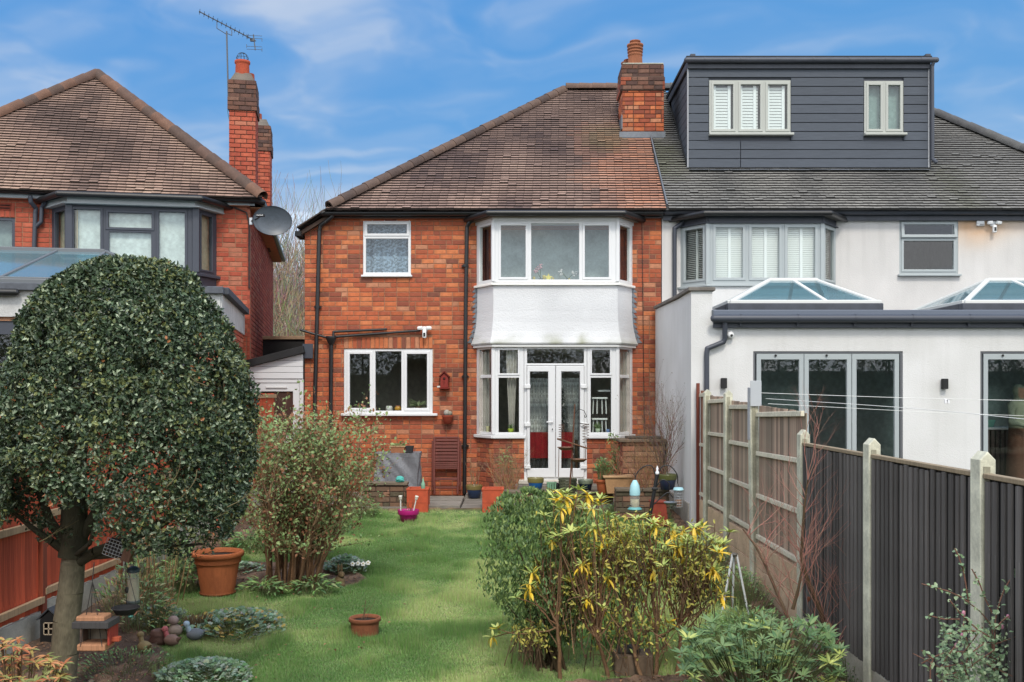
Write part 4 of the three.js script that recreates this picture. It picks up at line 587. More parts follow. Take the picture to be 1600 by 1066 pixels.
  { const pl = (o) => [[ol - o, 0], [fl - o * 0.5, -(d + o)], [fr + o * 0.5, -(d + o)], [or + o, 0]], ext = (o, y, t) => prep(new THREE.ExtrudeGeometry(new THREE.Shape(pl(o).map(([a, b]) => new THREE.Vector2(a, -b))), { depth: t, bevelEnabled: false }).rotateX(-Math.PI / 2).translate(0, y, 0).scale(1, 1, -1));
    const roofG = (o, y, t) => { const q = pl(o), s = soup(), T = q.map(([a, b]) => V(a, y + t, -b)), U = q.map(([a, b]) => V(a, y, -b)); s.quad(T[0], T[1], T[2], T[3]); s.quad(U[3], U[2], U[1], U[0]); for (let i = 0; i < 3; i++) s.quad(U[i], U[i + 1], T[i + 1], T[i]); return s.geo(); };
    part('flat_roof', roofG(0.2, y1 + 0.12, 0.06), mat.blackRough, B); part('soffit', roofG(0.15, y1 - 0.01, 0.02), std(S(170, 176, 178)), B);
    const q = pl(0.26).map(([a, b]) => V(a, y1 + 0.13, -b)); soup().path(q, 0.055, W1, 10).build('gutter', mat.black, B); }
  // eaves, gutters, pipes
  part('fascia', soup().box(-Wd / 2, E + 0.0, 0.12, Wd + 0.2, 0.11, 0.03).geo(), std(S(180, 186, 190, 0.8)), H);
  part('soffit', soup().box(-Wd / 2, E - 0.06, 0.06, Wd, 0.015, 0.12).geo(), std(S(150, 96, 70)), H); part('soffit', soup().box(0.12, E - 0.07, -4.1, 0.24, 0.015, 8.2, S(196, 140, 104)).geo(), mat.matte, H);
  soup().path([V(-Wd - 0.3, E + 0.09, 0.2), V(0.12, E + 0.04, 0.2), V(0.24, E + 0.02, 0.1), V(0.28, E, -8.2)], 0.062, W1, 12).build('gutter', mat.black, H);
  const q = (px, py, z) => V(lu(px, z), ly(py, lu(px, z), z), z);
  soup().path([q(47, 308, 0.2), q(48, 316, 0.18), q(56, 326, 0.08), q(55, 334, 0.07), q(53, 396, 0.07)], 0.042, W1, 10).path([q(70, 316, 0.15), q(65, 324, 0.08), q(64, 347, 0.08), q(56, 354, 0.07)], 0.038, W1, 10).build('downpipe', mat.anthracite, H);
  soup().path([q(360, 322, 0.02), q(385, 332, 0.02), q(389, 350, 0.02), q(389, 450, 0.02)], 0.014, W1, 6).build('cable', mat.black, H);
  // roof
  const RF = grp('roof', H), rl = [], up = V(0, 3.2, -3.44).normalize(), hgt = Math.hypot(3.2, 3.44), pal = [[156, 122, 108], [170, 136, 118], [138, 110, 98], [184, 148, 128], [120, 96, 90], [200, 164, 140], [190, 136, 108], [212, 180, 152]].map((c) => S(...c, 0.9)), eL = -7.15, eR = 0.22, aX = -3.47, G3 = [S(126, 102, 92, 0.85), S(166, 135, 120, 0.85), S(184, 151, 132, 0.85), S(212, 181, 157, 0.85)];
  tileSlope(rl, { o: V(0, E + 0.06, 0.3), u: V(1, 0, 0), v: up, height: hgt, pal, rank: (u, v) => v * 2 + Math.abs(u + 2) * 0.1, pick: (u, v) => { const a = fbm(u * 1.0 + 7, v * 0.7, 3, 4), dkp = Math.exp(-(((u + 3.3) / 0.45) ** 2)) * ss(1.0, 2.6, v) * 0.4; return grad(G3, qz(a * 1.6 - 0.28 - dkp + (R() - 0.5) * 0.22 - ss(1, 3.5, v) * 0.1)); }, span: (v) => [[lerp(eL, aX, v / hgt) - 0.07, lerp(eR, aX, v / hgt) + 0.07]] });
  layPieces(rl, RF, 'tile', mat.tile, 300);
  const A = V(aX, E + 0.06 + 3.2, 0.3 - 3.44), dk = S(80, 62, 56), dd = soup(); dd.tri(V(eL, E + 0.03, 0.28), V(eR, E + 0.03, 0.28), A.clone().add(V(0, -0.03, 0)), dk).quad(V(eR, E + 0.03, 0.28), V(eR, E + 0.03, -8.3), V(aX, A.y - 0.03, -8.3), A.clone().add(V(0, -0.03, 0)), dk).quad(V(eL, E + 0.03, 0.28), V(eL, E + 0.03, -8.3), V(aX, A.y - 0.03, -8.3), A.clone().add(V(0, -0.03, 0)), dk); dd.build('roof_deck', mat.tile, RF);
  const hc = [[146, 108, 88], [130, 100, 86], [154, 114, 92], [118, 94, 82]].map((c) => S(...c, 0.66)); ridgeTiles(A.clone().add(V(0, 0.0, 0)), V(eR + 0.02, E + 0.075, 0.3), RF, hc, mat.tile, 0.34, 0.13); ridgeTiles(A.clone().add(V(0, 0.0, 0)), V(eL, E + 0.075, 0.3), RF, hc, mat.tile, 0.34, 0.13);
  { const s = soup(); for (let i = 0; i < 26; i++) s.bev(0.24, E + 0.07, -0.2 - i * 0.31, 0.12, 0.05, 0.27, 0.02, S(90, 74, 68, 0.8)); s.build('verge_tile', mat.tile, RF); }
  // two chimneys
  const stack = (cxl, z, w, dp, yb, yt, pot) => { const C = grp('chimney', H), cl = [], x0 = cxl, x1 = cxl + w, ys = yt - 0.62; for (const [a, b, c, dd_, pl, o] of [[yb, ys, z, dp, BRICK.bright, 0], [ys, ys + 0.26, z + 0.03, dp + 0.06, BRICK.dark, 0.03], [ys + 0.26, yt, z + 0.015, dp + 0.03, BRICK.dark, 0.015]]) { brickFace(cl, { x0: x0 - o, x1: x1 + o, y0: a, y1: b, m: M4().makeTranslation(0, 0, c), pal: pl, headers: 0.1, rank: () => R() }); brickFace(cl, { x0: 0, x1: dd_, y0: a, y1: b, m: M4().makeBasis(V(0, 0, -1), V(0, 1, 0), V(1, 0, 0)).setPosition(x1 + o, 0, c), pal: pl, rank: () => 2 }); part('stack_core', prep(new THREE.BoxGeometry(w + 2 * o - 0.03, b - a + 0.02, dd_ - 0.03).translate((x0 + x1) / 2, (a + b) / 2, c - dd_ / 2)), mat.mortarGrey, C); }
    layPieces(cl, C, 'brick', mat.brick, 300);
    { const g = new THREE.CylinderGeometry(0.32, 0.5, 0.2, 4, 1); g.rotateY(Math.PI / 4); g.scale(w / 0.62 * 0.82, 1, dp / 0.72); part('flaunching', prep(g.translate((x0 + x1) / 2, yt + 0.1, z - dp / 2)), std(S(128, 118, 106, 0.8), { map: mottle }), C); }
    const px = (x0 + x1) / 2 - 0.02; if (pot) { soup().lathe([[0.15, 0], [0.14, 0.3], [0.16, 0.31], [0.16, 0.36], [0.12, 0.36]], V(px, yt + 0.12, z - 0.28), S(196, 88, 56, 0.9)).build('chimney_pot', mat.terracotta, C); soup().lathe([[0.13, 0], [0.12, 0.2], [0.1, 0.2]], V(px + 0.1, yt + 0.12, z - 0.62), S(170, 80, 56, 0.9)).build('chimney_pot', mat.terracotta, C);
      const cg = soup(), cy = yt + 0.46; for (let i = 0; i < 5; i++) { const t = i / 5 * Math.PI, pts = []; for (let j = 0; j <= 12; j++) { const f = j / 12 * Math.PI, r = 0.125; pts.push(V(px + Math.cos(t) * Math.cos(f) * r, cy + (Math.sin(f) > 0 ? Math.sin(f) ** 0.6 * 0.2 : 0), z - 0.28 + Math.sin(t) * Math.cos(f) * r)); } cg.path(pts, 0.004, W1, 4, false); } const ring = []; for (let j = 0; j <= 16; j++) ring.push(V(px + Math.cos(j / 8 * Math.PI) * 0.125, cy + 0.09, z - 0.28 + Math.sin(j / 8 * Math.PI) * 0.125)); cg.path(ring, 0.004, W1, 4, false); cg.build('bird_guard', mat.iron, C); }
    else soup().lathe([[0.11, 0], [0.1, 0.24], [0.08, 0.24]], V(px - 0.05, yt + 0.12, z - 0.3), S(170, 84, 60, 0.9)).build('chimney_pot', mat.terracotta, C); };
  stack(-0.52, -1.35, 0.53, 0.8, 5.55, 8.42, true); stack(-0.42, -5.4, 0.5, 0.8, 5.55, 8.55, false);
  // flat-roofed extension
  const X = grp('extension', H), xd = 4.2, xr = -0.12, ct = 3.56, cb = 3.46, fb = 3.07;
  const wht = std([0.66, 0.66, 0.65], { roughness: 0.6, map: rep(grain, 0.6) });
  part('fascia', soup().box((-7 + xr) / 2, (cb + fb) / 2, xd, xr + 7, cb - fb, 0.06).geo(), wht, X); for (let i = 0; i < 7; i++) part('fascia_panel', soup().bev(xr, (cb + fb) / 2, 0.3 + i * 0.6, 0.05, cb - fb, 0.594, 0.004).geo(), wht, X);
  part('coping', soup().bev((-7 + xr) / 2, (ct + cb) / 2, xd + 0.02, xr + 7.1, 0.11, 0.2, 0.012, S(96, 100, 108)).geo(), mat.matte, X); part('coping', soup().bev(xr + 0.02, (ct + cb) / 2 + 0.002, (xd + 0.1) / 2, 0.2, 0.11, xd - 0.2, 0.012, S(84, 88, 96)).geo(), mat.matte, X);
  soup().path([V(-7, cb - 0.04, xd + 0.12), V(-3.0, cb - 0.04, xd + 0.12)], 0.055, W1, 10).build('gutter', mat.black, X);
  part('roof_slab', soup().box((-7 + xr) / 2, cb - 0.02, xd / 2, 6.9, 0.06, xd - 0.1).geo(), mat.blackRough, X);
  { const el = []; brickFace(el, { x0: -0.55, x1: xr, y0: -0.6, y1: fb, m: M4().makeTranslation(0, 0, xd), pal: BRICK.bright, rank: () => R() }); brickFace(el, { x0: 0, x1: xd, y0: -0.6, y1: fb, m: side.clone().setPosition(xr, 0, xd), pal: BRICK.bright, rank: () => 1 + R() }); layPieces(el, X, 'brick', mat.brick, 200); part('wall', slabWithHoles([[-7, -0.7], [xr - 0.02, -0.7], [xr - 0.02, fb], [-7, fb]], [[-6.6, -0.6, 0.1, fb - 0.06]], 0.24, M4().makeTranslation(0, 0, xd - 0.01)), mat.mortar, X); soup().box(xr - 0.14, fb / 2, xd / 2, 0.24, fb, xd - 0.3).build('wall', mat.mortar, X); }
  { const g = grp('bifold_door', H), m = M4().makeTranslation(-6.6, 0.1, xd - 0.04), q_ = 1.5, hh = fb - 0.16; for (let i = 0; i < 4; i++) glaze(g, m.clone().multiply(M4().makeTranslation(i * q_, 0, 0)), q_, hh, [[0.09, 0.1, q_ - 0.18, hh - 0.3, 0]], mat.anthracite); room(X, -6.9, -0.4, 0.05, 3.0, xd - 0.26, 3.6, S(150, 150, 144)); }
  { const L = grp('roof_lantern', H), fr_ = std(S(100, 104, 108), { roughness: 0.4 }), z0 = 3.75, z1 = 0.7, x0 = -6.4, x1 = -0.75, y = 3.68, yt = 4.33, rz = 2.2, c = [V(x0, y, z0), V(x1, y, z0), V(x1, y, z1), V(x0, y, z1)], a = V(-5.2, yt, rz), b = V(-2.2, yt, rz);
    part('kerb', soup().bev((x0 + x1) / 2, y - 0.08, (z0 + z1) / 2, x1 - x0 + 0.12, 0.16, z0 - z1 + 0.12, 0.015).geo(), fr_, L);
    const bar = (p, r, w = 0.06) => { const u = r.clone().sub(p), l = u.length(); u.normalize(); const s_ = u.clone().cross(V(0, 1, 0)).normalize(); part('rafter', soup().bev(0, 0, 0, l, w, w * 1.3, 0.012).geo(), fr_, L, M4().makeBasis(u, s_.clone().cross(u).normalize(), s_).setPosition(p.clone().add(r).multiplyScalar(0.5))); };
    for (let i = 0; i < 4; i++) bar(c[i], c[(i + 1) % 4]); bar(a, b, 0.08); bar(c[0], a); bar(c[3], a); bar(c[1], b); bar(c[2], b);
    const xs = [-5.2, -4.05, -2.95, -2.2], bs = [-5.6, -4.5, -3.4, -2.3]; for (let i = 0; i < 4; i++) bar(V(bs[i], y, z0), V(xs[i], yt, rz), 0.045);
    const pane = (...v) => { const s = soup(); v.length === 4 ? s.quad(...v) : s.tri(...v); part('pane', s.geo(), mat.roofGlass, L); };
    pane(c[0], V(bs[0], y, z0), V(xs[0], yt, rz)); for (let i = 0; i < 3; i++) pane(V(bs[i], y, z0), V(bs[i + 1], y, z0), V(xs[i + 1], yt, rz), V(xs[i], yt, rz)); pane(V(bs[3], y, z0), c[1], b); pane(c[1], c[2], b); pane(c[2], c[3], a, b); pane(c[3], c[0], a); }
}

// ---------------------------------------------------------------- between the houses: lean-to, garage, bare trees
{
  const t = thing('lean_to', 'white clad lean-to with a door and sloping dark roof between the two brick houses', 'lean-to', V(-4.63, 0, zf + 0.1)), x0 = -5.15 + 4.63, x1 = XL + 4.63 - 0.01, wht = std([0.66, 0.67, 0.69], { roughness: 0.45 });
  const yl = fy(574), yr = fy(553), lineY = (x) => lerp(yl, yr, (x - x0) / (x1 - x0)), dt = fy(592);
  for (let i = 0; i < 4; i++) { const a = dt + i * 0.12, b = a + 0.114; const pts = [[x0, a], [x1, a]]; if (lineY(x1) > b) pts.push([x1, b]); else pts.push([x1, lineY(x1)]); const xx = x0 + (b - yl) / (yr - yl) * (x1 - x0); if (b <= yl) pts.push([x0, b]); else { if (b < yr) pts.push([clamp(xx, x0, x1), b]); if (yl > a) pts.push([x0, yl]); else pts[0][0] = x0 + (a - yl) / (yr - yl) * (x1 - x0); } part('cladding_board', slabWithHoles(pts, [], 0.03, M4().makeTranslation(0, 0, 0.02), 0.004), wht, t); }
  const m = M4().makeTranslation((x0 + x1) / 2, (yl + yr) / 2 + 0.07, 0.06).multiply(M4().makeRotationZ(Math.atan2(yr - yl, x1 - x0))); part('roof', soup().bev(0, 0, 0, x1 - x0 + 0.1, 0.14, 0.16, 0.01).box(0, 0.05, -1.2, x1 - x0, 0.03, 2.3).geo(), mat.blackRough, t, m);
  part('flashing', soup().box(x1 + 0.09, fy(549), 0.0, 0.2, 0.28, 0.02).geo(), mat.anthracite, t);
  const D = M4().makeTranslation(x0, 0.02, 0.0), W = x1 - x0, dh = dt - 0.03; const g = grp('door', t); part('door_frame', slabWithHoles([[0, 0], [W, 0], [W, dh], [0, dh]], [[0.07, W - 0.07, 0.03, dh - 0.07]], 0.08, null, 0.005), wht, g, D); part('door_leaf', slabWithHoles([[0.075, 0.04], [W - 0.075, 0.04], [W - 0.075, dh - 0.075], [0.075, dh - 0.075]], [[0.2, W - 0.2, 1.1, dh - 0.24]], 0.05, M4().makeTranslation(0, 0, -0.015), 0.006), wht, g, D);
  part('door_panel', soup().box(W / 2, (1.1 + dh - 0.24) / 2, -0.05, W - 0.38, dh - 1.32, 0.02, S(84, 54, 46, 0.8)).geo(), mat.wood, g, D); part('door_panel', soup().bev(W / 2, 0.6, -0.01, W - 0.4, 0.7, 0.03, 0.01).geo(), wht, g, D); part('vent', soup().bev(W / 2, dh - 0.16, 0.0, 0.42, 0.035, 0.03, 0.006, [0.6, 0.6, 0.6]).geo(), mat.plastic, g, D); part('handle', soup().bev(0.14, 0.98, 0.02, 0.03, 0.2, 0.03, 0.008).bev(0.19, 1.02, 0.05, 0.12, 0.02, 0.02, 0.006).geo(), mat.metal, g, D);
}
{
  const t = thing('garage', 'black felted flat-roofed outbuilding with a pale coping behind the lean-to', 'outbuilding', V(-5.5, 0, -24.4));
  part('wall', soup().box(-0.1, Yp(530, 23.3) / 2, 0, 2.6, Yp(530, 23.3), 2.2).geo(), mat.blackRough, t); part('coping', soup().bev(-0.1, Yp(528, 23.3), 0, 2.7, 0.08, 2.3, 0.01, S(186, 156, 128)).geo(), mat.matte, t);
}
function twigs(s, p, dir, len, r, depth, o) {                     // a branching stem; returns tip points
  const n = Math.max(2, Math.round(len / (o.step ?? 0.12))); let q = p.clone(), d = dir.clone(); const seg = r > 0.02 ? 7 : r > 0.006 ? 5 : 4;
  for (let i = 0; i < n; i++) {
    d.add(V(rr(-1, 1), rr(-0.6, 1) * 0.5 + (o.up ?? 0.1), rr(-1, 1)).multiplyScalar(o.wobble ?? 0.16)).normalize();
    const e = q.clone().addScaledVector(d, len / n), t0 = i / n, t1 = (i + 1) / n; s.tube(q, e, r * lerp(1, o.taper ?? 0.55, t0), r * lerp(1, o.taper ?? 0.55, t1), o.color ? o.color(depth) : W1, seg);
    if (o.onSeg) o.onSeg(e, d, depth, t1);
    if (depth > 0 && (t1 > (o.bare ?? 0.3)) && R() < (o.density ?? 0.5)) { const c = d.clone().add(V(rr(-1, 1), rr(-0.5, 1), rr(-1, 1)).normalize().multiplyScalar(o.spread ?? 0.8)).normalize(); twigs(s, e, c, len * rr(0.35, 0.7), r * lerp(1, o.taper ?? 0.55, t1) * 0.62, depth - 1, o); }
    q = e;
  }
  if (depth > 0) for (let k = 0; k < (o.fork ?? 2); k++) twigs(s, q, d.clone().add(V(rr(-1, 1), rr(-0.3, 0.7), rr(-1, 1)).multiplyScalar(o.spread ?? 0.8)).normalize(), len * rr(0.45, 0.75), r * (o.taper ?? 0.55) * 0.8, depth - 1, o); else if (o.onTip) o.onTip(q, d);
  return q;
}
{
  const lab = ['bare upright winter tree in the gap, tallest, beside the brick house corner', 'bare twiggy winter tree in the gap, close to the red brick side wall', 'low bare thicket tree filling the bottom of the gap above the outbuilding'];
  [[456, 44, 8.2], [432, 40, 6.2], [448, 36, 4.6]].forEach(([px, Z, h], i) => {
    const t = thing('bare_tree', lab[i], 'tree', V(Xp(px, Z), -0.1, -Z), 0, 'bare trees seen between the houses'), s = soup(), b = soup(), col = [S(112, 104, 92), S(128, 112, 96), S(120, 112, 88)][i].map((v) => v * 1.5); seed = 500 + i;
    const o = { step: 0.45, color: () => col.map((c) => c * rr(0.7, 1.4)), up: 0.35, spread: 0.75, density: 0.62, bare: 0.15, taper: 0.5, fork: 2 };
    for (let k = 0; k < (i === 2 ? 70 : 80); k++) twigs(b, V(rr(-1.3, 1.3), i === 2 ? 0.2 : 0.8, rr(-0.6, 0.6)), V(rr(-0.45, 0.45), 1, rr(-0.3, 0.3)).normalize(), h * rr(0.4, 0.68), 0.06, 3 - (i === 2 ? 1 : 1), o);
    s.tube(V(0, 0, 0), V(0.05, h * 0.3, 0), 0.16, 0.1, col).build('trunk', mat.bark, t); stuff(b.build('branches', mat.twig, t));
  });
}
// ================================================================ FENCES
const post = (X, Z, y0, y1, parent, w = 0.1, dp = 0.125, tilt = 0) => {
  const s = new THREE.Shape(); s.moveTo(-w / 2, y0); s.lineTo(w / 2, y0); s.lineTo(w / 2, y1 - 0.05); s.lineTo(0.0, y1); s.lineTo(-w / 2, y1 - 0.05); s.closePath();
  const g = prep(new THREE.ExtrudeGeometry(s, { depth: dp, bevelEnabled: true, bevelSize: 0.006, bevelThickness: 0.006, bevelOffset: -0.006, bevelSegments: 1 }).translate(0, 0, -dp / 2));
  const o = part('post', soup().add(g, null, sc(S(218, 216, 194, 1.1), rr(0.85, 1.05))).add(prep(new THREE.BoxGeometry(w * 0.4, y1 - y0 - 0.1, dp + 0.03).translate(-w * 0.1, (y0 + y1) / 2 - 0.04, 0)), null, S(176, 172, 150, 0.9)).geo(), mat.terracotta, parent, M4().makeTranslation(X, 0, -Z).multiply(M4().makeRotationZ(tilt))); return o;
};
seed = 42;
const fenceX = 2.84;
{ // weathered brown run beside the house
  const t = thing('garden_fence', 'weathered grey-brown board fence with pale rails, nearest the white house', 'fence', V(fenceX, -0.1, -12.8)), X = 0, O = V(fenceX, -0.1, -12.8), L = grp('x', t); t.remove(L);
  const Zs = [15.62, 14.86, 13.4, 11.9, 9.9], tops = [[1.97, 1.95], [1.9, 1.87], [1.83, 1.81], [1.79, 1.74]], bots = [0.31, 0.28, 0.24, 0.19];
  const P = [];
  for (let i = 0; i < 4; i++) {
    const za = Zs[i] - 0.07, zb_ = Zs[i + 1] + 0.07, n = Math.round((za - zb_) / 0.076), p = grp('fence_panel', t); P.push(p);
    for (let j = 0; j < n; j++) { const z = lerp(za, zb_, (j + 0.5) / n), yt = lerp(tops[i][0], tops[i][1], (j + 0.5) / n), c = i === 0 ? S(182, 130, 106, 0.95) : S(180, 158, 138, 0.95), k = rr(0.5, 1.3); part('board', soup().bev(0, (yt + bots[i]) / 2, 0, 0.014, yt - bots[i] + 0.02, 0.078, 0.003, c.map((v, q) => v * k * (q ? 1 : rr(0.95, 1.08)))).geo(), mat.wood, p, M4().makeTranslation(fenceX + 0.045, rr(-0.008, 0.008), -z).multiply(M4().makeRotationY(0.2))); }
    const rails = i === 0 ? [0.06, 0.52, 0.98] : [0.05, 0.36, 0.68, 0.975];
    for (const f of rails) { const ya = lerp(bots[i], tops[i][0], f), y2 = lerp(bots[i], tops[i][1], f), len = za - zb_; part('rail', soup().bev(0, 0, 0, 0.04, f > 0.9 ? 0.055 : 0.05, len, 0.006, sc(S(222, 214, 192, 1.1), rr(0.85, 1.1))).geo(), mat.wood, p, M4().makeTranslation(fenceX + 0.012, (ya + y2) / 2 - 0.01, -(za + zb_) / 2).multiply(M4().makeRotationX(Math.atan2(y2 - ya, len) * -1 * -1))); }
    for (const [a, b] of [[bots[i] - 0.29, bots[i] - 0.005], [bots[i] - 0.6, bots[i] - 0.297]]) part('gravel_board', soup().bev(fenceX + 0.02, (a + b) / 2, -(za + zb_) / 2, 0.045, b - a, za - zb_, 0.006, sc(S(216, 186, 154, 1), rr(0.88, 1.05))).geo(), mat.terracotta, t);
  }
  const tp = [2.02, 2.0, 1.985, 1.96];
  part('post', soup().bev(fenceX - 0.02, 0.95, -15.5, 0.05, 2.3, 0.05, 0.006, S(126, 64, 48)).geo(), mat.wood, t);
  for (let i = 1; i < 4; i++) post(fenceX, Zs[i], -0.5, tp[i], t, 0.1, 0.12, i === 3 ? 0.012 : 0);
  const pl = grp('clamp_plate', t); part('plate', soup().bev(fenceX - 0.065, 1.66, -11.9 + 0.0, 0.02, 0.62, 0.12, 0.004, S(170, 174, 178)).bev(fenceX - 0.01, 1.9, -11.9 + 0.09, 0.13, 0.3, 0.012, 0.003, S(176, 180, 184)).geo(), mat.plastic, pl, M4().makeTranslation(0, 0.04, 0));
  for (const o of t.children) o.position.sub(O);
}
{ // black painted run nearest the camera
  const t = thing('garden_fence', 'black painted slatted fence between pale concrete posts, nearest the camera on the right', 'fence', V(fenceX, -0.5, -7)), O = V(fenceX, -0.5, -7), Zs = [9.9, 8.0, 6.1, 4.2, 2.3];
  for (let i = 0; i < 4; i++) {
    const za = Zs[i] - 0.07, zb_ = Zs[i + 1] + 0.07, n = 19, p = grp('fence_panel', t), y1 = 1.43, y0 = -0.235;
    for (let j = 0; j < n; j++) { const z = lerp(za, zb_, (j + 0.5) / n), k = rr(0.6, 1.4), c = sc(S(110, 105, 101, 0.9), k); part('board', soup().bev(0, (y0 + y1) / 2, 0, 0.018, y1 - y0 - 0.01, 0.056, 0.004, c).geo(), mat.wood, p, M4().makeTranslation(fenceX - 0.022 + rr(-0.004, 0.004), rr(-0.012, 0.004), -z).multiply(M4().makeRotationY(rr(-0.14, 0.14))).multiply(M4().makeRotationX(rr(-0.003, 0.003)))); part('board', soup().bev(0, (y0 + y1) / 2, 0, 0.014, y1 - y0 - 0.01, 0.07, 0.003, sc(c, 0.22)).geo(), mat.wood, p, M4().makeTranslation(fenceX + 0.02, 0, -z - (za - zb_) / n / 2)); }  // rear boards repeat the front tone much darker, shade of the gaps in colour
    part('rail', soup().bev(fenceX - 0.005, y1 + 0.015, -(za + zb_) / 2, 0.06, 0.03, za - zb_, 0.005, S(180, 160, 130, 0.8)).geo(), mat.wood, p);
    part('gravel_board', soup().bev(fenceX - 0.0, y0 - 0.16, -(za + zb_) / 2, 0.05, 0.315, za - zb_, 0.006, S(196, 190, 174, 0.85)).geo(), mat.terracotta, t);
  }
  for (let i = 0; i < 5; i++) post(fenceX, Zs[i], -0.9, [1.585, 1.585, 1.59, 1.59, 1.59][i], t, 0.095, 0.125);
  for (const o of t.children) o.position.sub(O);
}
{ // red-brown fence on the left
  const t = thing('garden_fence', 'red-brown stained board fence behind the clipped holly tree on the left', 'fence', V(-4.62, -0.4, -12)), O = V(-4.62, -0.4, -12);
  for (let i = 0; i < 7; i++) {
    const za = 19.3 - 1.9 * i, zb_ = za - 1.9, p = grp('fence_panel', t), g = groundY(-4.6, (za + zb_) / 2), y0 = g + 0.32, y1 = g + 2.02, n = 18;
    if (zb_ < 5.5) { t.remove(p); break; }
    for (let j = 0; j < n; j++) { const z = lerp(za, zb_, (j + 0.5) / n), c = S(220, 98, 62, 1.05), k = rr(0.72, 1.12); part('board', soup().bev(0, (y0 + y1) / 2, 0, 0.014, y1 - y0, 0.112, 0.003, c.map((v) => v * k)).geo(), mat.wood, p, M4().makeTranslation(-4.64, rr(-0.006, 0.006), -z).multiply(M4().makeRotationY(-0.1))); }
    for (const f of [0.06, 0.5, 0.97]) part('rail', soup().bev(-4.6, lerp(y0, y1, f), -(za + zb_) / 2, 0.04, 0.07, za - zb_ - 0.02, 0.006, sc(S(206, 172, 132, 0.9), rr(0.85, 1.05))).geo(), mat.wood, p);
    part('gravel_board', soup().bev(-4.63, y0 - 0.17, -(za + zb_) / 2, 0.05, 0.33, za - zb_ - 0.06, 0.006, S(210, 204, 186, 0.85)).geo(), mat.terracotta, t); part('post', soup().bev(-4.63, g + 0.85, -zb_, 0.09, 2.2, 0.09, 0.006, S(150, 74, 50)).geo(), mat.wood, t);
  }
  for (const o of t.children) o.position.sub(O);
}

// ================================================================ PLANTS
function leafGeo(len, w, n, prof, { curl = 0.25, fold = 0.25, tip = W1 } = {}) {
  const P = [], c = [], pt = (i, s) => { const t = i / n, h = prof(t) * w / 2; return V(s * h, len * t * (1 - 0.12 * curl * t), -curl * len * t * t * 0.6 + Math.abs(s) * h * fold); };
  for (let i = 0; i < n; i++) for (const s of [-1, 1]) { const a = pt(i, 0), b = pt(i, s), d = pt(i + 1, s), e = pt(i + 1, 0); s > 0 ? P.push(a, b, d, a, d, e) : P.push(a, d, b, a, e, d); for (let k = 0; k < 6; k++) c.push(...(k === 1 || k === 2 ? tip : W1)); }
  const g = new THREE.BufferGeometry().setFromPoints(P); g.computeVertexNormals(); prep(g); g.setAttribute('color', new THREE.BufferAttribute(new Float32Array(c), 3)); return g;
}
const oval = (t) => Math.sin(Math.PI * Math.pow(clamp(t * 0.96 + 0.04), 0.8));
const leafM = (p, d, n, s) => { const y = d.clone().normalize(), x = y.clone().cross(n).normalize(), z = x.clone().cross(y); return M4().makeBasis(x.multiplyScalar(s), y.multiplyScalar(s), z.multiplyScalar(s)).setPosition(p); };
const rdir = () => { const z = rr(-1, 1), a = rr(0, 6.2832), r = Math.sqrt(1 - z * z); return V(r * Math.cos(a), z, r * Math.sin(a)); };
function instances(name, geo, material, parent, items) {
  const o = new THREE.InstancedMesh(geo, material, items.length), c = new THREE.Color(); o.name = name; items.forEach(([m, col], i) => { o.setMatrixAt(i, m); o.setColorAt(i, c.setRGB(...col)); }); o.castShadow = o.receiveShadow = true; parent.add(o); return stuff(o);
}
